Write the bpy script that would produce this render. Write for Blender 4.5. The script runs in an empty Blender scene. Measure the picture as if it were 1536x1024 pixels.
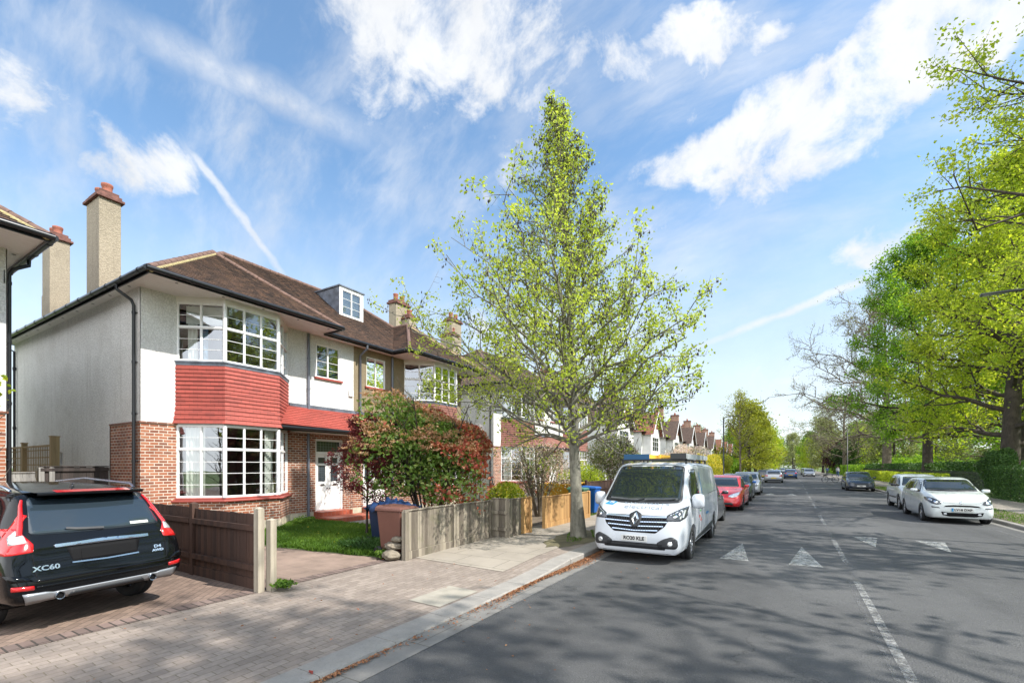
import bpy, bmesh, math, random
import numpy as np
from mathutils import Vector, Matrix
from mathutils.bvhtree import BVHTree
PI = math.pi
R = math.radians
scene = bpy.context.scene
col = scene.collection
rnd = random.Random(7)

# ------------------------------------------------------------------ camera
F, CX, CY, HC = 682.0, 768.0, 699.0, 1.8
TH = math.atan(409.0 / F); SN, CS = math.sin(TH), math.cos(TH)
cam_d = bpy.data.cameras.new('camera'); cam = bpy.data.objects.new('camera', cam_d); col.objects.link(cam)
cam.location = (0, 0, HC)
cam.rotation_euler = (PI / 2, 0, TH)
cam_d.sensor_width = 36; cam_d.lens = 36 * F / 1536
cam_d.shift_y = (CY - 512) / 1536
cam_d.clip_end = 3000; cam_d.clip_start = 0.05
scene.camera = cam

# ------------------------------------------------------------------ tagging
def tag(o, label=None, cat=None, group=None, kind=None):
    if label: o['label'] = label
    if cat: o['category'] = cat
    if group: o['group'] = group
    if kind: o['kind'] = kind
    return o

def empty(name, loc, rz=0, label=None, cat=None, group=None):
    o = bpy.data.objects.new(name, None); col.objects.link(o)
    o.location = loc; o.rotation_euler = (0, 0, rz); o.empty_display_size = .2
    return tag(o, label, cat, group)

def copy_tree(o, parent=None):
    c = o.copy(); col.objects.link(c); c.parent = parent
    for ch in list(o.children): copy_tree(ch, c)
    return c

def link_mesh(name, me, parent=None, mats=()):
    o = bpy.data.objects.new(name, me); col.objects.link(o)
    for m in mats: me.materials.append(m)
    if parent: o.parent = parent
    return o

def auto_uv(me):
    n = len(me.loops)
    if n == 0: return
    uvl = me.uv_layers.new(name='UVMap')
    vco = np.empty(len(me.vertices) * 3, np.float32); me.vertices.foreach_get('co', vco); vco = vco.reshape(-1, 3)
    lv = np.empty(n, np.int32); me.loops.foreach_get('vertex_index', lv)
    pn = np.empty(len(me.polygons) * 3, np.float32); me.polygons.foreach_get('normal', pn); pn = pn.reshape(-1, 3)
    lt = np.empty(len(me.polygons), np.int32); me.polygons.foreach_get('loop_total', lt)
    ln = np.repeat(pn, lt, axis=0); p = vco[lv]
    h = np.hypot(ln[:, 0], ln[:, 1]); flat = h < 0.35
    hs = np.where(h < 1e-6, 1, h)
    tx, ty = -ln[:, 1] / hs, ln[:, 0] / hs
    u = p[:, 0] * tx + p[:, 1] * ty
    bx, by, bz = -ln[:, 2] * ty, ln[:, 2] * tx, (ln[:, 0] * ty - ln[:, 1] * tx)
    v = p[:, 0] * bx + p[:, 1] * by + p[:, 2] * bz
    v = np.where(bz < 0, -v, v)
    u = np.where(flat, p[:, 0], u); v = np.where(flat, p[:, 1], v)
    uvl.data.foreach_set('uv', np.stack([u, v], 1).astype(np.float32).ravel())

class MB:
    def __init__(s): s.v = []; s.f = []; s.m = []; s.sm = []
    def add(s, vs, fs, mi=0, smooth=False):
        k = len(s.v); s.v.extend([tuple(p) for p in vs])
        for f in fs: s.f.append([k + i for i in f]); s.m.append(mi); s.sm.append(smooth)
    def quad(s, a, b, c, d, mi=0): s.add([a, b, c, d], [(0, 1, 2, 3)], mi)
    def poly(s, pts, mi=0): s.add(pts, [tuple(range(len(pts)))], mi)
    def box(s, x0, x1, y0, y1, z0, z1, mi=0):
        x0, x1 = min(x0, x1), max(x0, x1); y0, y1 = min(y0, y1), max(y0, y1); z0, z1 = min(z0, z1), max(z0, z1)
        s.add([(x0,y0,z0),(x1,y0,z0),(x1,y1,z0),(x0,y1,z0),(x0,y0,z1),(x1,y0,z1),(x1,y1,z1),(x0,y1,z1)],
              [(0,3,2,1),(4,5,6,7),(0,1,5,4),(1,2,6,5),(2,3,7,6),(3,0,4,7)], mi)
    def obox(s, o, u, n, a0, a1, b0, b1, z0, z1, mi=0):
        """box in a frame: o 2D origin, u 2D along, n 2D normal"""
        P = lambda a, b, z: (o[0] + u[0]*a + n[0]*b, o[1] + u[1]*a + n[1]*b, z)
        vs = [P(a0,b0,z0),P(a1,b0,z0),P(a1,b1,z0),P(a0,b1,z0),P(a0,b0,z1),P(a1,b0,z1),P(a1,b1,z1),P(a0,b1,z1)]
        s.add(vs, [(0,3,2,1),(4,5,6,7),(0,1,5,4),(1,2,6,5),(2,3,7,6),(3,0,4,7)], mi)
    def tube(s, pts, r, n=8, mi=0, cap=True, smooth=True):
        pts = [Vector(p) for p in pts]; k = len(pts)
        rs = r if isinstance(r, (list, tuple)) else [r] * k
        vs = []; up = Vector((0, 0, 1))
        prev = None
        for i, p in enumerate(pts):
            t = (pts[min(i+1, k-1)] - pts[max(i-1, 0)]).normalized()
            if prev is None:
                a = t.cross(up if abs(t.z) < .9 else Vector((1, 0, 0))).normalized()
            else:
                a = (prev - t * prev.dot(t)).normalized()
            prev = a; b = t.cross(a)
            for j in range(n):
                q = 2 * PI * j / n; vs.append(p + (a * math.cos(q) + b * math.sin(q)) * rs[i])
        fs = [(i*n+j, i*n+(j+1) % n, (i+1)*n+(j+1) % n, (i+1)*n+j) for i in range(k-1) for j in range(n)]
        s.add(vs, fs, mi, smooth)
        if cap:
            s.add(vs[:n], [tuple(reversed(range(n)))], mi); s.add(vs[-n:], [tuple(range(n))], mi)
    def lathe(s, prof, o=(0,0,0), axis='z', n=24, mi=0, smooth=True):
        """prof: list of (r, h)"""
        vs = []
        for r, h in prof:
            for j in range(n):
                q = 2*PI*j/n; a, b = r*math.cos(q), r*math.sin(q)
                vs.append((o[0]+a, o[1]+b, o[2]+h) if axis == 'z' else ((o[0]+a, o[1]+h, o[2]+b) if axis == 'y' else (o[0]+h, o[1]+a, o[2]+b)))
        k = len(prof)
        s.add(vs, [(i*n+j, i*n+(j+1) % n, (i+1)*n+(j+1) % n, (i+1)*n+j) for i in range(k-1) for j in range(n)], mi, smooth)
    def prism(s, poly, axis, a, b, mi=0):
        """extrude 2D polygon along axis from a to b"""
        def P(p, t): return (t, p[0], p[1]) if axis == 'x' else ((p[0], t, p[1]) if axis == 'y' else (p[0], p[1], t))
        n = len(poly)
        s.add([P(p, a) for p in poly] + [P(p, b) for p in poly],
              [tuple(reversed(range(n))), tuple(range(n, 2*n))] + [(i, (i+1) % n, n+(i+1) % n, n+i) for i in range(n)], mi)
    def xf(s, fn): s.v = [tuple(fn(Vector(p))) for p in s.v]; return s
    def build(s, name, mats, parent=None, bevel=0, off=None, smooth=None, uv=True):
        if not s.v: return None
        me = bpy.data.meshes.new(name)
        vs = s.v if off is None else [(p[0]-off[0], p[1]-off[1], p[2]-off[2]) for p in s.v]
        me.from_pydata(vs, [], s.f)
        me.polygons.foreach_set('material_index', s.m)
        me.polygons.foreach_set('use_smooth', s.sm if smooth is None else [smooth]*len(s.f))
        if not isinstance(mats, (list, tuple)): mats = [mats]
        if True:
            bm = bmesh.new(); bm.from_mesh(me); bmesh.ops.recalc_face_normals(bm, faces=bm.faces)
            if bevel: bmesh.ops.remove_doubles(bm, verts=bm.verts, dist=1e-5)
            bm.to_mesh(me); bm.free()
        me.update()
        if uv: auto_uv(me)
        o = link_mesh(name, me, parent, mats)
        if bevel:
            b = o.modifiers.new('bevel', 'BEVEL'); b.width = bevel; b.segments = 2; b.limit_method = 'ANGLE'
        return o

# ------------------------------------------------------------------ materials
class NT:
    def __init__(s, m): s.t = m.node_tree; s.n = s.t.nodes; s.l = s.t.links
    def node(s, ty, **kw):
        n = s.n.new(ty)
        for k, v in kw.items():
            if k in n.inputs if isinstance(k, str) and not hasattr(n, k) else False: n.inputs[k].default_value = v
            else: setattr(n, k, v)
        return n
    def set(s, sock, v):
        if isinstance(v, bpy.types.NodeSocket): s.l.new(v, sock)
        else:
            if sock.type == 'RGBA' and isinstance(v, (tuple, list)) and len(v) == 3: v = (*v, 1)
            sock.default_value = v
    def math(s, op, a, b=0.0, c=None, clamp=False):
        n = s.n.new('ShaderNodeMath'); n.operation = op; n.use_clamp = clamp
        s.set(n.inputs[0], a); s.set(n.inputs[1], b)
        if c is not None: s.set(n.inputs[2], c)
        return n.outputs[0]
    def mix(s, f, a, b, mode='MIX'):
        n = s.n.new('ShaderNodeMix'); n.data_type = 'RGBA'; n.blend_type = mode
        s.set(n.inputs[0], f); s.set(n.inputs[6], a); s.set(n.inputs[7], b); return n.outputs[2]
    def ramp(s, f, stops, interp='LINEAR'):
        n = s.n.new('ShaderNodeValToRGB'); s.set(n.inputs[0], f); e = n.color_ramp.elements; n.color_ramp.interpolation = interp
        while len(e) < len(stops): e.new(.5)
        for k, (p, c) in enumerate(stops):
            e[k].position = p; e[k].color = (*c, 1) if len(c) == 3 else c
        return n.outputs[0]
    def rng(s, v, a, b, c=0., d=1., smooth=False):
        n = s.n.new('ShaderNodeMapRange'); s.set(n.inputs[0], v)
        if smooth: n.interpolation_type = 'SMOOTHSTEP'
        for i, q in enumerate((a, b, c, d)): s.set(n.inputs[1+i], q)
        return n.outputs[0]
    def noise(s, co=None, scale=5, detail=4, rough=.55, dist=0, out=0):
        n = s.n.new('ShaderNodeTexNoise'); n.inputs['Scale'].default_value = scale; n.inputs['Detail'].default_value = detail
        n.inputs['Roughness'].default_value = rough; n.inputs['Distortion'].default_value = dist
        if co is not None: s.l.new(co, n.inputs['Vector'])
        return n.outputs[out]
    def co(s, kind='Object', scale=None, rot=None, loc=None):
        c = s.n.new('ShaderNodeTexCoord').outputs[kind]
        if scale is None and rot is None and loc is None: return c
        m = s.n.new('ShaderNodeMapping'); s.l.new(c, m.inputs[0])
        if scale is not None: m.inputs['Scale'].default_value = scale if isinstance(scale, (tuple, list)) else (scale,)*3
        if rot is not None: m.inputs['Rotation'].default_value = rot
        if loc is not None: m.inputs['Location'].default_value = loc
        return m.outputs[0]
    def pos(s): return s.n.new('ShaderNodeNewGeometry').outputs['Position']
    def bump(s, h, strength=.5, dist=.01, nrm=None):
        n = s.n.new('ShaderNodeBump'); n.inputs['Strength'].default_value = strength; n.inputs['Distance'].default_value = dist
        s.l.new(h, n.inputs['Height'])
        if nrm is not None: s.l.new(nrm, n.inputs['Normal'])
        return n.outputs[0]

def mat(name):
    m = bpy.data.materials.new(name); m.use_nodes = True
    t = NT(m); b = t.n['Principled BSDF']
    return m, t, b

def plain(name, c, rough=.5, metal=0., coat=0., var=.0, nscale=3., bump=0, bscale=60, spec=None, alpha=None):
    m, t, b = mat(name)
    b.inputs['Roughness'].default_value = rough; b.inputs['Metallic'].default_value = metal
    b.inputs['Coat Weight'].default_value = coat; b.inputs['Coat Roughness'].default_value = .04
    if spec is not None: b.inputs['Specular IOR Level'].default_value = spec
    if var:
        n = t.noise(t.co(), nscale, 5, .6)
        k = t.rng(n, .3, .7, 1-var, 1+var)
        mm = t.n.new('ShaderNodeVectorMath'); mm.operation = 'SCALE'; mm.inputs[0].default_value = c; t.l.new(k, mm.inputs['Scale'])
        t.l.new(mm.outputs[0], b.inputs['Base Color'])
    else: b.inputs['Base Color'].default_value = (*c, 1)
    if bump:
        t.l.new(t.bump(t.noise(t.co(), bscale, 3), bump, .01), b.inputs['Normal'])
    return m

M = {}
def srgb(h):
    h = h.lstrip('#'); c = [int(h[i:i+2], 16)/255 for i in (0, 2, 4)]
    return tuple(x/12.92 if x <= .04045 else ((x+.055)/1.055)**2.4 for x in c)

# roughcast render (pebbly painted)
def roughcast(name, c, stain, sc=26, strength=.9):
    m, t, b = mat(name); co = t.co('Object')
    v = t.n.new('ShaderNodeTexVoronoi'); v.inputs['Scale'].default_value = sc; t.l.new(co, v.inputs['Vector'])
    n1 = t.noise(co, sc*2.2, 4, .7); h = t.math('ADD', t.math('MULTIPLY', v.outputs['Distance'], -.8), n1)
    big = t.noise(co, .7, 6, .62); fine = t.noise(co, 9, 5, .7)
    f = t.rng(t.math('ADD', t.math('MULTIPLY', big, .75), t.math('MULTIPLY', fine, .25)), .46, .72, 0, 1)
    drip = t.rng(t.noise(t.co('Object', (5, 5, .35)), 1.0, 5, .6), .5, .75, 0, .8)
    f = t.math('MAXIMUM', f, drip)
    c1 = t.mix(t.math('MULTIPLY', f, .6), c, stain)
    pit = t.rng(h, .0, .35, .78, 1.0)
    c1 = t.mix(1.0, c1, t.ramp(pit, [(0, (.0,)*3), (1, (1,)*3)]), 'MULTIPLY')
    t.l.new(c1, b.inputs['Base Color']); b.inputs['Roughness'].default_value = .9
    t.l.new(t.bump(h, strength, .012), b.inputs['Normal'])
    return m
M['white_render'] = roughcast('white_roughcast', (.80, .795, .78), (.52, .50, .46))
M['grey_render'] = roughcast('aged_side_roughcast', (.86, .84, .80), (.56, .52, .46), 24)
M['pebble'] = roughcast('pebbledash', (.30, .24, .15), (.14, .11, .075), 34)
M['chimney_pebble'] = roughcast('chimney_pebbledash', (.40, .34, .25), (.19, .16, .115), 26, 1.0)

def brick(name, c1, c2, c3, mort, bw=.225, rh=.075, ms=.0085, rough=.85, bias=0, off=.5, rot=0, jit=0):
    m, t, b = mat(name); co = t.co('UV', rot=(0, 0, rot)) if rot else t.co('UV')
    if jit:
        nz = t.noise(co, 2.5, 3, .5, out=1); j = t.n.new('ShaderNodeVectorMath'); j.operation = 'MULTIPLY_ADD'; t.l.new(nz, j.inputs[0]); j.inputs[1].default_value = (jit,)*3; t.l.new(co, j.inputs[2]); co = j.outputs[0]
    br = t.n.new('ShaderNodeTexBrick'); t.l.new(co, br.inputs['Vector'])
    br.inputs['Scale'].default_value = 1; br.inputs['Brick Width'].default_value = bw; br.inputs['Row Height'].default_value = rh
    br.inputs['Mortar Size'].default_value = ms; br.inputs['Mortar Smooth'].default_value = .25; br.offset = off
    br.inputs['Color1'].default_value = (0, 0, 0, 1); br.inputs['Color2'].default_value = (1, 1, 1, 1); br.inputs['Mortar'].default_value = (.5, .5, .5, 1)
    br.inputs['Bias'].default_value = bias
    cc = t.ramp(br.outputs['Color'], [(0, c1), (.45, c2), (.8, c3), (1, c1)])
    n = t.noise(co, 22, 4, .6); cc = t.mix(t.rng(n, .3, .7, 0, .45), cc, tuple(x*.55 for x in c2))
    w = t.noise(co, 1.3, 5, .6)
    mo = t.mix(t.rng(w, .45, .75, 0, .6), mort, tuple(x*.55 for x in mort))
    cc = t.mix(br.outputs['Fac'], cc, mo)
    cc = t.mix(t.rng(w, .35, .7, 0, .4), cc, tuple(x*.5 for x in c1))
    t.l.new(cc, b.inputs['Base Color']); b.inputs['Roughness'].default_value = rough
    h = t.math('SUBTRACT', t.math('MULTIPLY', n, .35), br.outputs['Fac'])
    t.l.new(t.bump(h, .8, .008), b.inputs['Normal'])
    return m
M['brick'] = brick('red_brick', (.17, .065, .04), (.36, .12, .06), (.44, .18, .09), (.66, .59, .5), ms=.0095, bw=.19)
M['brick_dark'] = brick('brown_brick', (.16, .07, .05), (.27, .11, .07), (.32, .15, .09), (.45, .38, .32))
M['paver_drive'] = brick('drive_pavers', (.20, .14, .11), (.26, .18, .14), (.31, .22, .17), (.10, .08, .06), .2, .1, .005, .9, rot=.8, jit=.02)
M['paver'] = brick('footway_pavers', (.24, .195, .165), (.285, .235, .20), (.33, .275, .235), (.17, .14, .09), .2, .1, .0038, .9, rot=PI/2, jit=.02)
M['red_tile_floor'] = brick('step_tiles', (.40, .09, .05), (.46, .11, .06), (.5, .13, .07), (.3, .2, .16), .15, .15, .005, .5)

def tiles(name, stops, lich=None, bw=.165, rh=.1, rough=.85, moss=.3):
    m, t, b = mat(name); co = t.co('UV')
    br = t.n.new('ShaderNodeTexBrick'); t.l.new(co, br.inputs['Vector'])
    br.inputs['Scale'].default_value = 1; br.inputs['Brick Width'].default_value = bw; br.inputs['Row Height'].default_value = rh
    br.inputs['Mortar Size'].default_value = .004; br.inputs['Mortar Smooth'].default_value = .1
    br.inputs['Color1'].default_value = (0, 0, 0, 1); br.inputs['Color2'].default_value = (1, 1, 1, 1); br.inputs['Mortar'].default_value = (0, 0, 0, 1)
    cc = t.ramp(br.outputs['Color'], stops)
    n = t.noise(co, 1.1, 6, .65); n2 = t.noise(co, 14, 5, .7)
    cc = t.mix(t.rng(n, .42, .7, 0, moss), cc, tuple(x*.45 for x in stops[0][1]))
    if lich: cc = t.mix(t.rng(n2, .6, .75, 0, .75), cc, lich)
    cc = t.mix(t.math('MULTIPLY', br.outputs['Fac'], .7), cc, tuple(x*.3 for x in stops[0][1]))
    t.l.new(cc, b.inputs['Base Color']); b.inputs['Roughness'].default_value = rough
    h = t.math('ADD', br.outputs['Color'], t.math('MULTIPLY', n2, .5))
    t.l.new(t.bump(h, .9, .012), b.inputs['Normal'])
    return m
M['roof'] = tiles('roof_tiles', [(0, (.045, .032, .028)), (.35, (.105, .066, .05)), (.65, (.17, .10, .07)), (.85, (.22, .13, .085)), (1, (.075, .052, .044))], (.24, .20, .13))
M['roof_red'] = tiles('red_roof_tiles', [(0, (.2, .08, .055)), (.5, (.29, .115, .075)), (1, (.23, .1, .07))], None)
M['roof_dark'] = tiles('dark_roof_tiles', [(0, (.08, .055, .045)), (.5, (.13, .085, .065)), (1, (.1, .07, .055))], None)
M['tile_red'] = tiles('painted_red_tiles', [(0, (.33, .062, .045)), (.5, (.40, .075, .055)), (.8, (.37, .07, .05)), (1, (.29, .055, .042))], None, .2, .115, .65, .4)
M['tile_brown'] = tiles('brown_hung_tiles', [(0, (.22, .095, .075)), (.5, (.3, .13, .1)), (1, (.26, .12, .09))], None, .165, .11)
M['ridge'] = plain('ridge_tile', (.14, .082, .063), .85, var=.35, nscale=9, bump=.4)
M['mortar'] = plain('lichen_mortar', (.34, .28, .14), .95, var=.4, nscale=20, bump=.5)
M['black'] = plain('black_gutter', (.012, .013, .016), .28)
M['pipe'] = plain('grey_pipe', (.14, .155, .19), .4, var=.15)
M['lead'] = plain('lead_flashing', (.10, .115, .145), .55, var=.5, nscale=4, bump=.2, bscale=12)
M['white'] = plain('white_paint', (.8, .8, .79), .35, var=.06, nscale=4)
M['offwhite'] = plain('soffit_paint', (.74, .73, .70), .5, var=.10, nscale=2.5)
M['cream'] = plain('cream_plinth', (.5, .44, .33), .8, var=.25, nscale=4, bump=.4, bscale=40)
M['pot'] = plain('terracotta', (.27, .085, .05), .75, var=.3, nscale=9, bump=.3)
M['sill'] = plain('red_sill', (.33, .075, .06), .45, var=.2)
M['curtain'] = plain('curtain', (.72, .72, .68), .9, var=.1)
M['curtain_blue'] = plain('blue_curtain', (.13, .25, .38), .9, var=.2)
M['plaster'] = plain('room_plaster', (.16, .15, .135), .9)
M['stone'] = plain('sack', (.19, .16, .12), .95, var=.4, nscale=10, bump=.9, bscale=22)
M['metal'] = plain('grey_metal', (.45, .46, .48), .3, 1)
M['darkmetal'] = plain('dark_metal', (.025, .027, .03), .4)

def glass(name, tint=(.9, .93, .92), refl=.22, rough=.01):
    m, t, b = mat(name)
    g = t.n.new('ShaderNodeBsdfGlossy'); g.inputs['Roughness'].default_value = rough; g.inputs['Color'].default_value = (.92, .95, 1, 1)
    tr = t.n.new('ShaderNodeBsdfTransparent'); tr.inputs['Color'].default_value = (*tint, 1)
    fr = t.n.new('ShaderNodeFresnel'); fr.inputs['IOR'].default_value = 1.5
    n = t.noise(t.co(), 1.3, 2); t.l.new(t.bump(n, .12, .02), g.inputs['Normal'])
    f = t.rng(fr.outputs[0], 0.0, 1.0, refl, 1.0)
    mx = t.n.new('ShaderNodeMixShader'); t.l.new(f, mx.inputs[0]); t.l.new(tr.outputs[0], mx.inputs[1]); t.l.new(g.outputs[0], mx.inputs[2])
    t.l.new(mx.outputs[0], t.n['Material Output'].inputs[0])
    return m
M['glass'] = glass('window_glass', (.82, .86, .84), .20)
M['leaded'] = plain('leaded_glass', (.04, .05, .055), .12, spec=.8)

# timber boards: vertical boards via UV x
def boards(name, c, c2, w=.1, rough=.85, grain=.5, green=0.):
    m, t, b = mat(name); co = t.co('UV')
    sep = t.n.new('ShaderNodeSeparateXYZ'); t.l.new(co, sep.inputs[0])
    q = t.math('DIVIDE', sep.outputs[0], w); fl = t.math('FLOOR', q)
    wn = t.n.new('ShaderNodeTexWhiteNoise'); wn.noise_dimensions = '1D'; t.l.new(fl, wn.inputs['W'])
    g = t.noise(t.co('UV', (34, 1.5, 1)), 1.6, 7, .78, .5)
    f = t.math('ADD', t.math('MULTIPLY', g, .62), t.math('MULTIPLY', wn.outputs[0], .38))
    cc = t.mix(t.rng(f, .32, .66, 0, 1), c, c2); cc = t.mix(t.rng(t.noise(t.co('UV', (9, .8, 1)), 1.3, 5, .7), .5, .72, 0, .55), cc, tuple(x*.45 for x in c2))
    if green: cc = t.mix(t.rng(t.noise(co, 2.2, 5, .65), .5, .7, 0, green), cc, (.09, .10, .035))
    t.l.new(cc, b.inputs['Base Color']); b.inputs['Roughness'].default_value = rough
    t.l.new(t.bump(g, grain, .006), b.inputs['Normal'])
    return m
M['weathered'] = boards('weathered_boards', (.31, .27, .21), (.11, .09, .07), green=.45)
M['fresh'] = boards('fresh_boards', (.50, .30, .12), (.34, .19, .075), rough=.7)
M['darkfence'] = boards('stained_boards', (.075, .038, .026), (.04, .022, .017))
M['greygate'] = boards('grey_boards', (.33, .32, .30), (.2, .19, .18))
M['blackfence'] = boards('charred_boards', (.06, .045, .04), (.025, .02, .018))
M['trellis'] = boards('trellis_timber', (.42, .31, .16), (.3, .21, .11), .05)
M['post'] = boards('post_timber', (.42, .37, .29), (.26, .22, .17), .2, green=.25)

def paint(name, c, metal=0., rough=.32, coat=1., flake=0, dirt=.0):
    m, t, b = mat(name)
    b.inputs['Base Color'].default_value = (*c, 1); b.inputs['Metallic'].default_value = metal
    b.inputs['Roughness'].default_value = rough; b.inputs['Coat Weight'].default_value = coat; b.inputs['Coat Roughness'].default_value = .03
    n = t.noise(t.co(), 1.6, 5, .6)
    if dirt:
        t.l.new(t.mix(t.rng(n, .4, .75, 0, dirt), c, tuple(x*.6+.04 for x in c)), b.inputs['Base Color'])
    t.l.new(t.rng(n, .3, .7, rough*.8, rough*1.25), b.inputs['Roughness'])
    return m
M['p_black'] = paint('black_paint', (.003, .0035, .0045), 0, .10, .2); M['p_black'].node_tree.nodes['Principled BSDF'].inputs['Specular IOR Level'].default_value = .25
M['p_white'] = paint('van_white_paint', (.53, .56, .60), 0, .3, .7, dirt=.22)
M['p_cream'] = paint('white_paint_car', (.56, .60, .60), 0, .3, .8, dirt=.15)
M['p_red'] = paint('red_paint', (.55, .012, .018), .1, .3)
M['p_grey'] = paint('grey_paint', (.07, .075, .08), .5, .35)
M['p_silver'] = paint('silver_paint', (.30, .32, .35), .6, .35)
M['p_navy'] = paint('navy_paint', (.012, .02, .038), .3, .3)
M['p_blue'] = paint('blue_paint', (.01, .05, .16), .2, .3)
M['carglass'] = plain('car_glass', (.012, .018, .02), .03, spec=1.0)
M['carglass_b'] = plain('rear_glass', (.02, .03, .04), .03, spec=.9)
M['rubber'] = plain('rubber', (.014, .014, .015), .75, var=.25, nscale=12)
M['trim'] = plain('dark_trim', (.02, .022, .026), .5)
M['alloy'] = plain('alloy', (.42, .43, .45), .32, .9)
M['chrome'] = plain('chrome', (.75, .77, .8), .12, 1)
M['bluechrome'] = plain('satin_chrome', (.42, .5, .62), .2, 1)
M['lens_red'] = plain('red_lens', (.5, .01, .012), .12, coat=1)
M['lens_white'] = plain('clear_lens', (.62, .64, .66), .1, .4, coat=1)
M['lens_dark'] = plain('dark_headlamp', (.05, .055, .065), .08, .2, coat=1)
M['plate_w'] = plain('plate_white', (.6, .6, .58), .4)
M['plate_y'] = plain('plate_yellow', (.62, .42, .02), .4)
M['ink'] = plain('plate_ink', (.006, .006, .007), .7, spec=.15)
M['blue_ink'] = plain('blue_ink', (.02, .23, .5), .4)
M['grey_ink'] = plain('grey_ink', (.20, .25, .32), .4)
M['red_ink'] = plain('red_ink', (.6, .08, .06), .4)
M['green_ink'] = plain('green_ink', (.1, .4, .14), .4)
M['bin_blue'] = plain('blue_plastic', (.004, .085, .33), .45, var=.12)
M['bin_green'] = plain('green_plastic', (.06, .16, .10), .45, var=.1)
M['bin_brown'] = plain('brown_plastic', (.15, .065, .048), .5, var=.12)
M['tarp'] = plain('blue_tarp', (.007, .028, .09), .5, var=.4, nscale=7, bump=.8, bscale=9)
M['bin_navy'] = plain('navy_plastic', (.004, .016, .05), .5, var=.15)
M['ladder_grey'] = plain('ladder_grey', (.46, .49, .52), .45, .3)
M['skip'] = plain('skip_yellow', (.6, .33, .02), .5, var=.3)
M['navy_case'] = plain('ladder_cap_blue', (.005, .08, .2), .45)
M['ladder'] = plain('ladder_yellow', (.75, .46, .06), .45, var=.1)
M['skin'] = plain('skin', (.45, .26, .18), .6)
M['shirt'] = plain('shirt', (.45, .47, .5), .9)
M['cloth_blue'] = plain('blue_cloth', (.05, .09, .2), .9)
M['hair'] = plain('hair', (.03, .02, .015), .8)

def leafmat(name, c1, c2, c3=None, trans=.45, rough=.5):
    """colour by the per-leaf attribute 'rnd'"""
    m, t, b = mat(name)
    a = t.n.new('ShaderNodeAttribute'); a.attribute_name = 'rnd'
    st = [(0, c1), (.6, c2), (1, c3 or c2)]
    cc = t.ramp(a.outputs['Fac'], st)
    t.l.new(cc, b.inputs['Base Color']); b.inputs['Roughness'].default_value = rough
    b.inputs['Specular IOR Level'].default_value = .35
    tr = t.n.new('ShaderNodeBsdfTranslucent')
    t.l.new(t.mix(1.0, cc, (1.25, 1.25, .55), 'MULTIPLY'), tr.inputs['Color'])
    mx = t.n.new('ShaderNodeMixShader'); mx.inputs[0].default_value = trans
    t.l.new(b.outputs[0], mx.inputs[1]); t.l.new(tr.outputs[0], mx.inputs[2]); t.l.new(mx.outputs[0], t.n['Material Output'].inputs[0])
    return m
M['leaf_alder'] = leafmat('spring_leaf', (.27, .36, .05), (.42, .50, .09), (.60, .63, .2), .6)
M['leaf_lime'] = leafmat('lime_leaf', (.22, .31, .025), (.40, .48, .05), (.60, .61, .12), .6)
M['leaf_green'] = leafmat('green_leaf', (.09, .20, .022), (.19, .33, .035), (.32, .45, .06), .6)
M['leaf_dark'] = leafmat('dark_leaf', (.03, .075, .018), (.06, .13, .028), (.10, .19, .04), .3)
M['leaf_olive'] = leafmat('olive_leaf', (.17, .20, .08), (.26, .28, .13), (.36, .36, .22), .4)
M['leaf_yellow'] = leafmat('yellow_leaf', (.20, .24, .03), (.34, .36, .04), (.48, .46, .06))
M['leaf_red'] = leafmat('maple_leaf', (.09, .018, .022), (.17, .03, .035), (.24, .06, .05), .35)
M['leaf_purple'] = leafmat('purple_leaf', (.05, .018, .025), (.08, .03, .035), (.12, .04, .045), .3)
M['leaf_photinia'] = leafmat('photinia_leaf', (.08, .17, .03), (.19, .30, .06), (.33, .38, .13), .4, .3)
M['leaf_phred'] = leafmat('photinia_red_leaf', (.32, .06, .045), (.48, .13, .08), (.55, .27, .16), .35)
M['bloom_ph'] = leafmat('photinia_bloom', (.40, .21, .13), (.55, .32, .2), (.6, .42, .28), .4)
M['bloom_pink'] = leafmat('pink_bloom', (.55, .4, .42), (.66, .52, .53), (.75, .66, .64), .4)
M['bloom_lilac'] = leafmat('lilac_bloom', (.42, .38, .5), (.55, .5, .6), (.65, .62, .68), .4)
M['bloom_yellow'] = leafmat('yellow_bloom', (.5, .4, .02), (.62, .5, .03), (.6, .52, .08), .3)
M['grass'] = leafmat('grass_blade', (.05, .11, .015), (.12, .23, .03), (.25, .36, .06), .45)
M['litter'] = leafmat('leaf_litter', (.14, .06, .03), (.26, .11, .05), (.34, .18, .09), .1, .8)
M['cone'] = plain('catkin', (.025, .018, .012), .8)

def bark(name, c1, c2, sc=6):
    m, t, b = mat(name); n = t.noise(t.co('Object', (1, 1, .25)), sc*2.2, 6, .7, .6)
    pt = t.noise(t.co(), sc*.6, 4, .6)
    cc = t.mix(t.rng(n, .35, .65), c1, c2); cc = t.mix(t.rng(pt, .5, .62, 0, .5), cc, tuple(x*1.5 for x in c2))
    t.l.new(cc, b.inputs['Base Color']); b.inputs['Roughness'].default_value = .9
    t.l.new(t.bump(n, .9, .03), b.inputs['Normal']); return m
M['bark_grey'] = bark('grey_bark', (.10, .095, .075), (.22, .21, .17))
M['bark_dark'] = bark('dark_bark', (.028, .022, .017), (.065, .052, .04), 4)
M['bark_oak'] = bark('oak_bark', (.09, .07, .05), (.17, .14, .10), 5)
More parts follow.
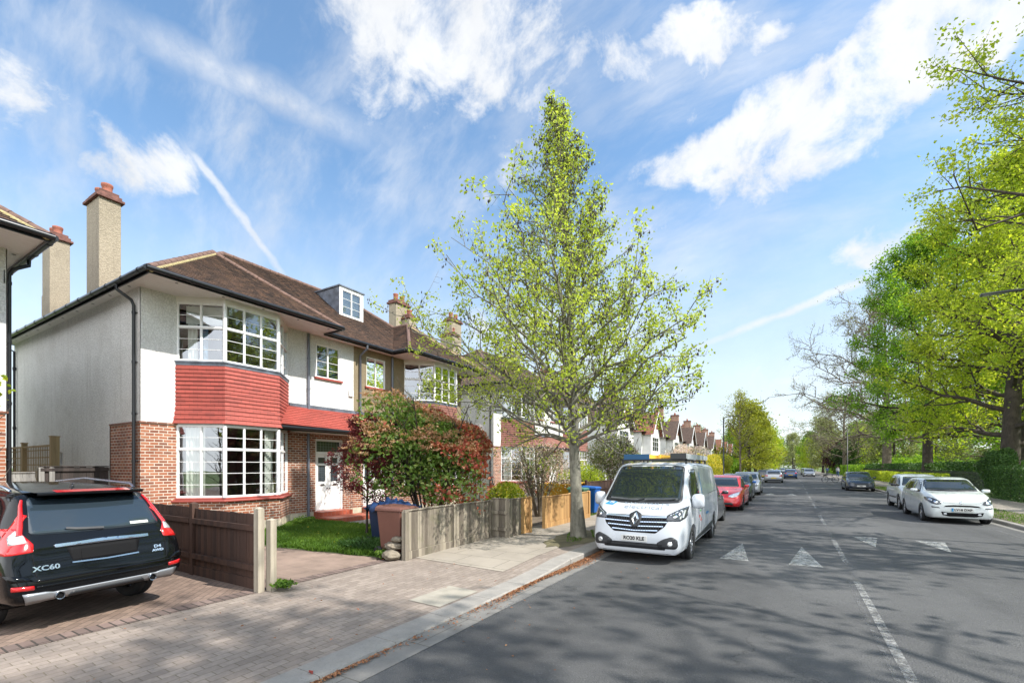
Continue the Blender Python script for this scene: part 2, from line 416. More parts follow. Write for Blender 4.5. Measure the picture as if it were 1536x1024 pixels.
# ================================================================== SETTING
def asphalt(name, c, c2, agg=(.25, .25, .25)):
    m, t, b = mat(name); co = t.pos()
    f = t.noise(co, 90, 3, .7); big = t.noise(co, .35, 5, .6); mid = t.noise(co, 3, 6, .65)
    k = t.rng(t.math('ADD', t.math('MULTIPLY', big, .6), t.math('MULTIPLY', mid, .4)), .35, .65, 0, 1)
    cc = t.mix(k, c, c2)
    cc = t.mix(t.rng(f, .60, .68, 0, .55), cc, agg); cc = t.mix(t.rng(f, .32, .40, .6, 0), cc, tuple(x*.3 for x in c))
    t.l.new(cc, b.inputs['Base Color']); b.inputs['Roughness'].default_value = .82
    b.inputs['Specular IOR Level'].default_value = .35
    v = t.n.new('ShaderNodeTexVoronoi'); v.inputs['Scale'].default_value = 75; t.l.new(co, v.inputs['Vector'])
    t.l.new(t.bump(t.math('ADD', v.outputs['Distance'], f), .75, .008), b.inputs['Normal'])
    # tyre polish, worn patches and sealed cracks
    tk = t.noise(t.co('Object', (1.1, .03, 1)), 1.0, 4, .6); pt = t.noise(co, .16, 2, .4)
    c2_ = t.mix(t.rng(tk, .45, .7, 0, .35), cc, tuple(x*.55 for x in c)); c2_ = t.mix(t.rng(pt, .52, .54, 0, .16), c2_, tuple(x*1.7 for x in c2))
    ck = t.n.new('ShaderNodeTexVoronoi'); ck.feature = 'DISTANCE_TO_EDGE'; ck.inputs['Scale'].default_value = .35; nz = t.noise(co, 1.5, 5, .7, out=1)
    ad = t.n.new('ShaderNodeVectorMath'); ad.operation = 'ADD'; t.l.new(co, ad.inputs[0]); t.l.new(nz, ad.inputs[1]); t.l.new(ad.outputs[0], ck.inputs['Vector'])
    c2_ = t.mix(t.math('MULTIPLY', t.rng(ck.outputs['Distance'], 0, .006, .7, 0), t.rng(big, .45, .6, 0, 1)), c2_, tuple(x*.3 for x in c)); t.l.new(c2_, b.inputs['Base Color'])
    return m
M['asphalt'] = asphalt('asphalt', (.060, .061, .063), (.094, .094, .094))
M['footasphalt'] = asphalt('footway_asphalt', (.19, .17, .145), (.27, .24, .205), (.36, .33, .29))
def slabmat(name, c, w=.6, h=.6, line=.5, var=.3, sc=1.2, agg=0):
    m, t, b = mat(name); co = t.co('UV')
    br = t.n.new('ShaderNodeTexBrick'); t.l.new(co, br.inputs['Vector']); br.inputs['Scale'].default_value = 1
    br.inputs['Brick Width'].default_value = w; br.inputs['Row Height'].default_value = h; br.inputs['Mortar Size'].default_value = .006
    br.inputs['Color1'].default_value = (0,)*3+(1,); br.inputs['Color2'].default_value = (1,)*3+(1,)
    n = t.noise(co, sc, 6, .65); n2 = t.noise(co, 40, 3, .7)
    cc = t.mix(t.rng(n, .3, .7), c, tuple(x*(1-var) for x in c))
    cc = t.mix(t.math('MULTIPLY', br.outputs['Color'], .25), cc, tuple(x*.75 for x in c))
    cc = t.mix(t.rng(n2, .55, .7, 0, .3+agg), cc, tuple(x*.6 for x in c))
    cc = t.mix(t.math('MULTIPLY', br.outputs['Fac'], line), cc, (.06, .055, .04))
    t.l.new(cc, b.inputs['Base Color']); b.inputs['Roughness'].default_value = .9
    t.l.new(t.bump(t.math('SUBTRACT', t.math('MULTIPLY', n2, .4), br.outputs['Fac']), .6, .006), b.inputs['Normal'])
    return m
M['slabs'] = slabmat('concrete_slabs', (.335, .295, .245), .9, .62, .8)
M['channel'] = slabmat('channel_concrete', (.22, .21, .195), .35, .9, .7, .35, 2.5, .2)
M['kerb'] = slabmat('kerb_granite', (.31, .29, .265), 8, 8, .0, .3, 3, .55)
M['cover'] = slabmat('concrete_cover', (.36, .33, .275), 9, 9, 0, .3, 4)
M['pink'] = slabmat('pink_drive_concrete', (.33, .24, .19), .5, .5, .2, .5, 1.3, .1)
M['soil'] = plain('soil', (.13, .10, .07), .95, var=.5, nscale=2.5, bump=.9, bscale=18)
M['verge'] = plain('verge_soil', (.12, .105, .055), .95, var=.5, nscale=2.2, bump=.9, bscale=14)
M['park'] = plain('park_grass', (.10, .15, .035), .95, var=.45, nscale=.6, bump=.8, bscale=9)

def sheet(name, pts, m, z=None, cut=0, uvrot=False):
    b = MB(); b.poly([(p[0], p[1], p[2] if len(p) > 2 else z) for p in pts])
    return tag(b.build(name, M[m]), kind='structure')
ZR = -.07
def grid_sheet(name, x0, x1, y0, y1, nx, ny, zf, m):
    b = MB(); xs = np.linspace(x0, x1, nx+1); ys = np.linspace(y0, y1, ny+1)
    b.add([(x, y, zf(x, y)) for y in ys for x in xs], [(j*(nx+1)+i, j*(nx+1)+i+1, (j+1)*(nx+1)+i+1, (j+1)*(nx+1)+i) for j in range(ny) for i in range(nx)], 0, True)
    return tag(b.build(name, M[m]), kind='structure')
sheet('ground', [(-700, -200), (700, -200), (700, 1100), (-700, 1100)], 'park', -.16)
def kz(y):   # kerb top height along the street: dropped crossing near, full kerb beyond
    return -.045 if y < 6.6 else (.035 if y > 8.0 else -.045 + .08*(y-6.6)/1.4)
# road with a camber
def road_z(x, y): return ZR + .045*(1 - ((x-1.42)/4.58)**2) - .001
grid_sheet('road', -3.16, 6.0, -25, 640, 12, 8, lambda x, y: road_z(x, y) + .0, 'asphalt')
CH = MB()
CH.add([(-3.5, -25, ZR-.002), (-3.155, -25, ZR+.003), (-3.155, 640, ZR+.003), (-3.5, 640, ZR-.002)], [(0, 1, 2, 3)])
CH.add([(5.7, -25, ZR+.003), (6.0, -25, ZR+.004), (6.0, 640, ZR+.004), (5.7, 640, ZR+.003)], [(0, 1, 2, 3)])
tag(CH.build('gutter_channel', M['channel']), kind='structure')
K = MB(); y = -12.0
while y < 75:
    L = .91; a, b_ = y+.004, y+L-.004; za, zb = kz(y), kz(y+L); j = rnd.uniform(-.003, .003)
    x0, x1 = -3.84+j, -3.5+j
    rr = .02
    K.add([(x0, a, -.2), (x1, a, -.2), (x1, a, za-rr), (x1-rr, a, za), (x0, a, za),
           (x0, b_, -.2), (x1, b_, -.2), (x1, b_, zb-rr), (x1-rr, b_, zb), (x0, b_, zb)],
          [(0, 1, 2, 3, 4), (9, 8, 7, 6, 5), (1, 6, 7, 2), (2, 7, 8, 3), (3, 8, 9, 4)])
    z = .035; x0, x1 = 6.0, 6.16
    K.add([(x0, a, -.2), (x1, a, -.2), (x1, a, z), (x0+rr, a, z), (x0, a, z-rr), (x0, b_, -.2), (x1, b_, -.2), (x1, b_, z), (x0+rr, b_, z), (x0, b_, z-rr)],
          [(4, 3, 2, 1, 0), (5, 6, 7, 8, 9), (0, 5, 9, 4), (4, 9, 8, 3), (3, 8, 7, 2)])
    y += L
K.box(-3.84, -3.5, 75, 640, -.2, .035); K.box(6.0, 6.16, 75, 640, -.2, .035)
tag(K.build('kerb', M['kerb']), kind='structure')
# left pavement: pavers falling to the kerb
P = MB(); ys = [-25, 0, 6.6]+[6.6+.1*i for i in range(1, 15)]+[640]
for a, b_ in zip(ys[:-1], ys[1:]):
    P.quad((-6.46, a, 0.0), (-3.84, a, kz(a)-.004), (-3.84, b_, kz(b_)-.004), (-6.46, b_, .0))
tag(P.build('pavement', M['paver']), kind='structure')
def onpave(x, y, dz): # height on that sheet
    t = (x+6.46)/2.62; return t*(kz(y)-.004)+dz
S = MB(); ys = [6.7+.1*i for i in range(14)]+[11.2, 30, 640]
for a, b_ in zip(ys[:-1], ys[1:]):
    xr = -4.2 if a < 11 else -3.95
    S.quad((-6.3, a, onpave(-6.3, a, .007)), (xr, a, onpave(xr, a, .007)), (xr, b_, onpave(xr, b_, .007)), (-6.3, b_, onpave(-6.3, b_, .007)))
tag(S.build('pavement_slabs', M['slabs']), kind='structure')
C = MB()
C.quad(*[(x, y, onpave(x, y, .007)) for x, y in ((-4.42, 4.62), (-3.88, 4.62), (-3.88, 5.5), (-4.42, 5.5))])
tag(C.build('concrete_cover', M['cover']), 'pale concrete inspection cover set in the block paved pavement by the kerb', 'cover')
VG = MB(); n = 26
VG.poly([(-4.40+.52*math.cos(2*PI*i/n)*(1+.15*math.sin(i*2.1)), 10.5+1.5*math.sin(2*PI*i/n)*(1+.1*math.sin(i*3.7)), .038) for i in range(n)])
tag(VG.build('tree_pit', M['verge']), kind='structure')
# curved soldier course + driveways
E = MB(); E.quad((-6.68, -25, .006), (-6.44, -25, .006), (-6.44, 6.2, .006), (-6.68, 6.2, .006))
M['edge_paver'] = brick('edge_pavers', (.15, .11, .095), (.22, .15, .125), (.29, .21, .18), (.045, .038, .03), .24, .105, .010, .9, off=0)
tag(E.build('paver_edging', M['edge_paver']), kind='structure')
sheet('driveway', [(-14, -25), (-6.66, -25), (-6.66, 3.74), (-15, 3.74)], 'paver_drive', .0)
sheet('side_passage', [(-30, 2.5), (-14, 2.5), (-14, 4.9), (-30, 4.9)], 'slabs', .004)
sheet('concrete_drive', [(-13.4, 3.74), (-6.66, 3.74), (-6.66, 6.1), (-6.9, 6.3), (-9.6, 5.9), (-13.4, 5.6)], 'pink', .002)
sheet('garden_soil', [(-13.6, 5.55), (-9.6, 5.85), (-6.66, 6.25), (-6.46, 6.2), (-6.46, 90), (-13.6, 90)], 'soil', -.003)
sheet('right_pavement', [(6.16, -25), (9.9, -25), (9.9, 640), (6.16, 640)], 'footasphalt', .03)
sheet('verge', [(6.2, 12), (7.5, 12), (7.6, 60), (6.2, 60)], 'verge', .036)
sheet('park_lawn', [(9.9, -25), (400, -25), (400, 640), (9.9, 640)], 'park', .02)
sheet('door_path', [(-13.4, 9.3), (-6.46, 9.75), (-6.46, 10.6), (-13.4, 11.0)], 'slabs', .003)

# painted markings, worn
def worn(name, c, lo=.42, hi=.5):
    m, t, b = mat(name); n = t.noise(t.pos(), 14, 8, .75); big = t.noise(t.pos(), 1.5, 3)
    tr = t.n.new('ShaderNodeBsdfTransparent'); mx = t.n.new('ShaderNodeMixShader')
    b.inputs['Base Color'].default_value = (*c, 1); b.inputs['Roughness'].default_value = .7
    t.l.new(t.rng(t.math('ADD', t.math('MULTIPLY', n, .8), t.math('MULTIPLY', big, .2)), lo, hi), mx.inputs[0])
    t.l.new(tr.outputs[0], mx.inputs[1]); t.l.new(b.outputs[0], mx.inputs[2]); t.l.new(mx.outputs[0], t.n['Material Output'].inputs[0]); return m
M['mark'] = worn('road_paint', (.40, .40, .38), .39, .60)
M['mark_faint'] = worn('old_road_paint', (.17, .17, .17), .46, .64)
def rp(pts, dz=.004): return [(x, y, road_z(x, y)+dz) for x, y in pts]
def mark(pts, m='mark', dz=.004, name='road_marking'):
    b = MB(); ys_ = [p[1] for p in pts]
    b.poly(rp(pts, dz)); return b
cl = MB()
def cxl(y): return .93 + .012*(y-5)
for a, b_ in ((1.5, 9.0), (10.6, 13.9), (17.2, 20.6), (23.8, 26.8), (30, 33), (36, 39), (42, 45), (48, 51), (54, 57), (60, 63), (66, 69), (75, 78), (84, 87)):
    cl.poly(rp([(cxl(a)-.045, a), (cxl(a)+.045, a), (cxl(b_)+.045, b_), (cxl(b_)-.045, b_)]))
M['mark_mid'] = worn('worn_line_paint', (.33, .33, .32), .41, .64)
tag(cl.build('centre_line', M['mark_mid']), kind='structure')
cf = MB()
for a, b_ in ((9.0, 10.6), (13.9, 17.2)):
    cf.poly(rp([(cxl(a)-.03, a), (cxl(a)+.03, a), (cxl(b_)+.03, b_), (cxl(b_)-.03, b_)]))
cf.poly(rp([(cxl(1.5)-.13, 1.5), (cxl(1.5)-.085, 1.5), (cxl(9)-.085, 9), (cxl(9)-.13, 9)]))
tag(cf.build('old_centre_line', M['mark_faint']), kind='structure')
tr_ = MB()
for x0, x1, yb, ya in ((-1.12, -.6, 9.9, 12.1), (.06, .6, 9.9, 12.2), (1.5, 2.02, 14.7, 13.0), (2.75, 3.3, 14.7, 13.0)):
    tr_.poly(rp([(x0, yb), (x1, yb), ((x0+x1)/2, ya)], .006))
for x0, x1, yb, ya in ((-1.1, -.5, 33.5, 36), (.1, .65, 33.5, 36), (-1.1, -.55, 46, 48)):
    tr_.poly(rp([(x0, yb), (x1, yb), ((x0+x1)/2, ya)], .006))
tag(tr_.build('hump_markings', M['mark']), kind='structure')
el = MB(); el.poly([(-3.2, 5.0, road_z(-3.1, 5)+.012), (-3.13, 5.0, road_z(-3.1, 5)+.012), (-3.08, 9.2, road_z(-3.05, 9)+.009), (-3.15, 9.2, road_z(-3.05, 9)+.012)])
el.poly([(5.2, 14, road_z(5.2, 14)+.007), (5.28, 14, road_z(5.28, 14)+.007), (5.28, 24, road_z(5.28, 24)+.007), (5.2, 24, road_z(5.2, 24)+.007)])
tag(el.build('bay_marking', M['mark_faint']), kind='structure')
# ================================================================== HOUSES
def wall_panel(mb, A, B, z0, z1, holes=(), th=.12, mi=0, out=None):
    """vertical wall from A to B in plan; outer face on the line, holes (s0,s1,z0,z1) with reveals"""
    A = Vector(A); B = Vector(B); L = (B-A).length; u = (B-A)/L; n = Vector((u.y, -u.x))
    if out is not None and n.dot(Vector(out)) < 0: n = -n
    ss = sorted({0, L, *[h[0] for h in holes], *[h[1] for h in holes]}); zs = sorted({z0, z1, *[h[2] for h in holes], *[h[3] for h in holes]})
    P = lambda s, d, z: (A.x+u.x*s-n.x*d, A.y+u.y*s-n.y*d, z)
    def inh(s, z): return any(h[0] < s < h[1] and h[2] < z < h[3] for h in holes)
    for i in range(len(ss)-1):
        for j in range(len(zs)-1):
            if inh((ss[i]+ss[i+1])/2, (zs[j]+zs[j+1])/2): continue
            mb.quad(P(ss[i], 0, zs[j]), P(ss[i+1], 0, zs[j]), P(ss[i+1], 0, zs[j+1]), P(ss[i], 0, zs[j+1]), mi)
            mb.quad(P(ss[i], th, zs[j]), P(ss[i+1], th, zs[j]), P(ss[i+1], th, zs[j+1]), P(ss[i], th, zs[j+1]), mi)
    for h in holes:
        a, b, c, d = h
        mb.quad(P(a, 0, c), P(a, th, c), P(a, th, d), P(a, 0, d), mi); mb.quad(P(b, 0, c), P(b, th, c), P(b, th, d), P(b, 0, d), mi)
        mb.quad(P(a, 0, c), P(b, 0, c), P(b, th, c), P(a, th, c), mi); mb.quad(P(a, 0, d), P(b, 0, d), P(b, th, d), P(a, th, d), mi)
    mb.quad(P(0, 0, z1), P(L, 0, z1), P(L, th, z1), P(0, th, z1), mi)

def window_bars(fr, pn, A, B, z0, z1, cols=2, zt=None, rt=2, rb=3, out=(1, 0), dep=.0, fw=.038, bar=.013, post=(1, 1), fine=True):
    """frame boxes into fr and pane quad into pn. cols casements, transom at zt, rt rows above and rb below"""
    A = Vector(A); B = Vector(B); L = (B-A).length; u = (B-A)/L; n = Vector((u.y, -u.x))
    if n.dot(Vector(out)) < 0: n = -n
    o = A - n*dep; ob = lambda a0, a1, b0, b1, c0, c1: fr.obox(o, u, n, a0, a1, b0, b1, c0, c1)
    ob(0, L, -.05, .012, z0, z0+fw); ob(0, L, -.05, .012, z1-fw, z1)
    ob(0, fw, -.05, .010, z0+fw, z1-fw); ob(L-fw, L, -.05, .010, z0+fw, z1-fw)
    secs = [(z0+fw, zt-.028, rb), (zt+.028, z1-fw, rt)] if zt else [(z0+fw, z1-fw, rb)]
    if zt: ob(fw, L-fw, -.048, .016, zt-.022, zt+.022)
    w = (L-2*fw)/cols
    for c in range(1, cols):
        for (a, b, r) in secs: ob(fw+c*w-.016, fw+c*w+.016, -.046, .008, a, b)
    for (a, b, r) in secs:
        for c in range(cols):
            x0 = fw+c*w+(.016 if c else 0); x1 = fw+(c+1)*w-(.016 if c < cols-1 else 0)
            if fine:   # casement rim
                for q in ((x0, x0+.012, a, b), (x1-.012, x1, a, b), (x0+.012, x1-.012, a, a+.012), (x0+.012, x1-.012, b-.012, b)):
                    ob(q[0], q[1], -.035, -.004, q[2], q[3])
            for k in range(1, r):
                z = a+(b-a)*k/r; ob(x0+(.012 if fine else 0), x1-(.012 if fine else 0), -.032, -.010, z-bar/2, z+bar/2)
    P = lambda s, d, z: (o.x+u.x*s+n.x*d, o.y+u.y*s+n.y*d, z)
    pn.quad(P(fw, -.024, z0+fw), P(L-fw, -.024, z0+fw), P(L-fw, -.024, z1-fw), P(fw, -.024, z1-fw))

def curtain_mesh(mb, A, B, z0, z1, dep, amp=.025, wl=.11, out=(1, 0), gather=0.):
    A = Vector(A); B = Vector(B); L = (B-A).length; u = (B-A)/L; n = Vector((u.y, -u.x))
    if n.dot(Vector(out)) < 0: n = -n
    k = max(6, int(L/wl*8)); nz = 5; vs = []
    for j in range(nz+1):
        z = z0+(z1-z0)*j/nz
        for i in range(k+1):
            s = L*i/k*(1-gather*(math.sin(PI*j/nz)*.5)); d = -dep+amp*math.sin(2*PI*L*i/k/wl+.6*math.sin(3*i/k))
            vs.append((A.x+u.x*s+n.x*d, A.y+u.y*s+n.y*d, z))
    mb.add(vs, [(j*(k+1)+i, j*(k+1)+i+1, (j+1)*(k+1)+i+1, (j+1)*(k+1)+i) for j in range(nz) for i in range(k)], 0, True)

def clip2(poly, d, lo, hi):
    """clip list of 3D points between planes d.p>=lo, d.p<=hi"""
    def cl(ps, s, k):
        out = []
        for i in range(len(ps)):
            a, b = ps[i], ps[(i+1) % len(ps)]; fa, fb = s*(a.dot(d)-k), s*(b.dot(d)-k)
            if fa >= 0: out.append(a)
            if (fa > 0 and fb < 0) or (fa < 0 and fb > 0): out.append(a+(b-a)*(fa/(fa-fb)))
        return out
    ps = cl(poly, 1, lo)
    return cl(ps, -1, hi) if len(ps) > 2 else []
def tiled(mb, pts, course=.1, lift=.014, mi=0, upref=None):
    pts = [Vector(p) for p in pts]
    n = Vector((0, 0, 0))
    for i in range(len(pts)):
        a, b = pts[i], pts[(i+1) % len(pts)]; n += a.cross(b)
    n.normalize()
    if n.z < 0 or (abs(n.z) < 1e-3 and n.x < 0): n = -n
    if upref is not None and n.dot(Vector(upref)) < 0: n = -n
    h = Vector((-n.y, n.x, 0)).normalized(); v = n.cross(h)
    if v.z < 0: v = -v
    lo = min(p.dot(v) for p in pts); hi = max(p.dot(v) for p in pts); k = lo
    while k < hi-1e-4:
        c = clip2(pts, v, k, min(k+course, hi))
        if len(c) > 2:
            q = [p + n*(lift*(1-(p.dot(v)-k)/course)) for p in c]
            mb.poly(q, mi)
            lowp = [(p, w) for p, w in zip(c, q) if abs(p.dot(v)-k) < 1e-4]
            if len(lowp) >= 2:
                lowp.sort(key=lambda t: t[0].dot(h)); a, b = lowp[0], lowp[-1]
                mb.quad(a[0], b[0], b[1], a[1], mi)
        k += course

FX, FB = -13.4, -12.5       # front wall plane, bay front plane
EZ, PT = 6.2, .77           # eave height, roof pitch
def semi(Y0, s, name, label, upper='white_render', lower='brick', hung='tile_red', side='grey_render', near=True, rooft='roof', doorc='white', dormer=False, detail=True, porch_mat=None, chim=True, side_brick=True, xoff=0., party_pipe=False, curtain=True):
    """half of a semi-detached pair, u measured from its outer side wall; Y = Y0 + s*u"""
    root = empty(name, (FX+xoff, Y0, 0), 0, label, 'house')
    off = (FX, Y0, 0)
    def fin(mb, nm, m, parent=root, **kw):
        if not mb.v: return None
        mb.v = [(p[0], Y0+s*p[1], p[2]) for p in mb.v]
        return mb.build(nm, M[m] if isinstance(m, str) else m, parent, off=off, **kw)
    P0, P1, P2, P3 = (FX, .77), (FB, 1.49), (FB, 2.95), (FX, 3.8)
    W = 6.35
    # --- upper render walls
    w = MB()
    wall_panel(w, (FX+.015, 0), (FX+.015, .77), 2.9, 6.16, out=(1, 0))
    wall_panel(w, (FX+.015, 3.8), (FX+.015, W), 3.0, 6.16, [(1.02, 1.96, 4.78, 5.9)], out=(1, 0))
    wall_panel(w, (FX+.015, .77), (FX+.015, 3.8), 2.9, 2.95, out=(1, 0))
    fin(w, 'rendered_wall', upper)
    w = MB()
    sb = -15.2 if side_brick else FX+.015
    wall_panel(w, (FX+.015, -.015), (sb, -.015), 2.9, 6.16, out=(0, -1)) if side_brick else None
    wall_panel(w, (sb, -.015), (-23.7, -.015), -.1, 6.16, [(3.55, 3.98, 1.25, 2.25)], out=(0, -1))
    wall_panel(w, (-23.7, 0), (-23.7, W), -.1, 6.16, out=(-1, 0))
    fin(w, 'side_wall', side)
    if side_brick:
        f, p = MB(), MB(); window_bars(f, p, (sb-3.55, 0.05), (sb-3.98, 0.05), 1.25, 2.25, 1, 1.85, 1, 1, out=(0, -1), fine=False)
        f = fin(f, 'side_window', 'white'); fin(p, 'pane', 'glass', f)
    # --- brick
    w = MB()
    wall_panel(w, (FX, 0), (FX, .77), .28, 2.9, out=(1, 0))
    wall_panel(w, (FX, 3.8), (FX, W), .28, 3.0, [(1.0, 2.12, .28, 2.72)], out=(1, 0), th=.22)
    if side_brick: wall_panel(w, (FX, 0), (-15.2, 0), -.1, 2.9, out=(0, -1))
    bx = .05
    q0, q1, q2, q3 = (FX, .72), (FB+bx, 1.47), (FB+bx, 2.97), (FX, 3.87)
    for a, b, o in ((q0, q1, (1, -1)), (q1, q2, (1, 0)), (q2, q3, (1, 1))): wall_panel(w, a, b, .28, .9, out=o)
    fin(w, 'brick_wall', lower)
    # soldier course cap between render and brick
    w = MB(); w.box(FX-.05, FX+.03, -.03, .77, 2.86, 2.9)
    if side_brick: w.box(-15.2, FX-.05, -.03, .05, 2.86, 2.9)
    fin(w, 'tile_course', 'brick_dark')
    w = MB()
    for a, b, o in (((FX+.02, 0), (FX+.02, .70), (1, 0)), ((q0[0]+.02, q0[1]-.03), (q1[0]+.02, q1[1]-.02), (1, -1)), ((q1[0]+.02, q1[1]-.02), (q2[0]+.02, q2[1]+.02), (1, 0)), ((q2[0]+.02, q2[1]+.02), (q3[0]+.02, q3[1]+.03), (1, 1)), ((FX+.02, 3.9), (FX+.02, 4.8), (1, 0)), ((FX+.02, 5.92), (FX+.02, W), (1, 0))):
        w = MB(); wall_panel(w, a, b, -.1, .285, out=o); fin(w, 'plinth', 'cream')
    # --- tile hanging on the bay, flared foot
    th = MB()
    fl = [(0., .0)]
    def off_bay(d): return [(FX+.01, .77-d*1.2), (FB+d, 1.49-d*.45), (FB+d, 2.95+d*.45), (FX+.01, 3.8+d*1.2)]
    z = 2.9; prof = [(2.9, .075), (3.02, .055), (3.14, .04), (3.26, .03)] + [(3.38+.1025*k, .022) for k in range(11)]
    for i in range(len(prof)-1):
        (za, da), (zb, db) = prof[i], prof[i+1]
        la, lb = off_bay(da+.022), off_bay(db); l0 = off_bay(da-.006)
        for k in range(3):
            th.quad((*la[k], za), (*la[k+1], za), (*lb[k+1], zb), (*lb[k], zb)); th.quad((*l0[k], za), (*l0[k+1], za), (*la[k+1], za), (*la[k], za))
    fin(th, 'hung_tiles', hung)
    w = MB()
    for i, (za, zb, d) in enumerate(((4.40, 4.47, .035), (4.47, 4.51, .055))):
        la = off_bay(d); lb = off_bay(-.05)
        for k in range(3):
            w.quad((*la[k], za), (*la[k+1], za), (*la[k+1], zb), (*la[k], zb)); w.quad((*lb[k], zb), (*lb[k+1], zb), (*la[k+1], zb), (*la[k], zb)); w.quad((*lb[k], za), (*lb[k+1], za), (*la[k+1], za), (*la[k], za))
    fin(w, 'lead_apron', 'lead')
    w = MB(); la = off_bay(.02)   # bay head and slab between
    w.prism([(p[0], p[1]) for p in off_bay(.02)], 'z', 6.02, 6.16); fin(w, 'bay_head', 'offwhite')
    w = MB(); w.prism([(p[0], p[1]) for p in off_bay(-.01)], 'z', 2.86, 2.9); fin(w, 'bay_floor', 'offwhite')
    w = MB(); l = [(FX-.02, .62), (FB+.13, 1.42), (FB+.13, 3.02), (FX-.02, 3.97)]
    w.prism(l, 'z', .88, .93); w.prism([(FX-.02, .70), (FB+.03, 1.49), (FB+.03, 2.95), (FX-.02, 3.88)], 'z', .93, .985)
    fin(w, 'bay_sill', 'sill', bevel=.012)
    # --- bay windows
    for nm, z0, z1, zt, rb in (('lower_bay_window', .985, 2.86, 2.24, 4), ('upper_bay_window', 4.51, 6.02, 5.39, 3)):
        f, p, c = MB(), MB(), MB()
        window_bars(f, p, P0, P1, z0, z1, 2, zt, 2, rb, (1, -1)); window_bars(f, p, P1, P2, z0, z1, 3, zt, 2, rb, (1, 0)); window_bars(f, p, P2, P3, z0, z1, 2, zt, 2, rb, (1, 1))
        for q in (P1, P2): f.lathe([(.05, z0), (.05, z1)], (q[0]-.005, q[1], 0), n=10)
        f = fin(f, nm, 'white'); fin(p, 'pane', 'glass', f)
        if curtain:
            c = MB()
            if rb == 4:
                curtain_mesh(c, (FX+.08, .9), (FX+.45, 1.2), z0, z1-.05, .08, out=(1, -1)); fin(c, 'curtain', 'curtain', f); c = MB(); curtain_mesh(c, (FB-.1, 2.62), (FB-.35, 3.05), z0, z1-.05, .02, out=(1, 0), gather=.5)
                fin(c, 'curtain', 'curtain', f)
            else:
                curtain_mesh(c, (FX+.10, .95), (FX+.30, 1.1), z0, z1-.05, .06, out=(1, -1)); fin(c, 'curtain', 'curtain', f)
                c = MB(); curtain_mesh(c, (FX+.28, 1.12), (FX+.44, 1.26), z0, z1-.05, .1, out=(1, -1)); fin(c, 'blue_curtain', 'curtain_blue', f)
                c = MB()
                Q = lambda t, z: (FX+.06+(FB-FX-.12)*t, .86+(1.43-.78)*t+.1, z)
                c.quad(Q(0, 5.5), Q(1, 5.5), Q(1, 5.96), Q(0, 5.96)); fin(c, 'blind', 'curtain', f)
    # --- small upper window
    f, p, c = MB(), MB(), MB()
    window_bars(f, p, (FX+.015, 4.82), (FX+.015, 5.76), 4.78, 5.9, 2, None, 0, 4, (1, 0), dep=.03)
    f = fin(f, 'upper_window', 'white'); fin(p, 'pane', 'glass', f)
    curtain_mesh(c, (FX-.15, 4.85), (FX-.15, 5.74), 4.8, 5.25, 0, .01); fin(c, 'net_curtain', 'curtain_blue', f)
    w = MB(); w.box(FX-.02, FX+.08, 4.74, 5.84, 4.72, 4.78); fin(w, 'window_sill', 'sill')
    # --- door and sidelights
    dx = FX-.10
    f = MB(); a, b = 4.80, 5.92
    f.box(dx-.08, dx+.05, a, a+.07, .3, 2.72); f.box(dx-.08, dx+.05, b-.07, b, .3, 2.72); f.box(dx-.08, dx+.05, a+.07, b-.07, 2.65, 2.72); f.box(dx-.08, dx+.06, a+.07, b-.07, 2.20, 2.29)
    f.box(dx-.08, dx-.02, a+.07, b-.07, .26, .32)
    fo = fin(f, 'door_frame', 'white'); g = MB(); g.box(dx-.05, dx-.04, a+.07, b-.07, 2.29, 2.65)
    for k in range(1, 9): g.box(dx-.04, dx-.034, a+.07+.98*k/9-.004, a+.07+.98*k/9+.004, 2.29, 2.65, 1)
    for k in range(1, 4): g.box(dx-.04, dx-.033, a+.07, b-.07, 2.29+.36*k/4-.004, 2.29+.36*k/4+.004, 1)
    g.v = [(p[0], Y0+s*p[1], p[2]) for p in g.v]; g.build('fanlight', [M['leaded'], M['lead']], fo, off=off)
    mid = (a+b)/2
    for (y0, y1) in ((a+.07, mid-.004), (mid+.004, b-.07)):
        d = MB(); W2 = y1-y0; sx = .10
        for q in ((y0, y0+sx, .32, 2.2), (y1-sx, y1, .32, 2.2), (y0+sx, y1-sx, .32, .5), (y0+sx, y1-sx, 1.16, 1.28), (y0+sx, y1-sx, 1.82, 1.9), (y0+sx, y1-sx, 2.1, 2.2)): d.box(dx-.05, dx-.005, *q)
        d.box(dx-.04, dx-.028, y0+sx, y1-sx, .5, 1.16)
        do = fin(d, 'door', doorc, bevel=.004)
        g = MB(); g.box(dx-.04, dx-.03, y0+sx, y1-sx, 1.28, 1.82); g.box(dx-.04, dx-.03, y0+sx, y1-sx, 1.9, 2.1)
        for k in range(1, 4): g.box(dx-.03, dx-.024, y0+sx+(W2-2*sx)*k/4-.003, y0+sx+(W2-2*sx)*k/4+.003, 1.28, 1.82, 1)
        for k in range(1, 7): g.box(dx-.03, dx-.023, y0+sx, y1-sx, 1.28+.54*k/7-.003, 1.28+.54*k/7+.003, 1)
        g.v = [(p[0], Y0+s*p[1], p[2]) for p in g.v]; g.build('glazing', [M['leaded'], M['lead']], do, off=off)
        g = MB(); g.box(dx-.005, dx+.012, y0+.2, y0+.34, 1.16, 1.2); fin(g, 'letterbox', 'darkmetal', do); g = MB(); g.lathe([(.0, .05), (.02, .045), (.024, .03), (.01, .01), (.01, 0)], (dx, y0+(.05 if y0 > mid else W2-.05), 1.05), 'x', 10); fin(g, 'handle', 'darkmetal', do)
    st = MB(); st.box(FX-.1, FX+.42, 4.72, 5.98, -.02, .30); st.box(FX+.42, FX+1.25, 4.6, 6.3, -.02, .15)
    fin(st, 'doorstep', 'red_tile_floor', bevel=.01)
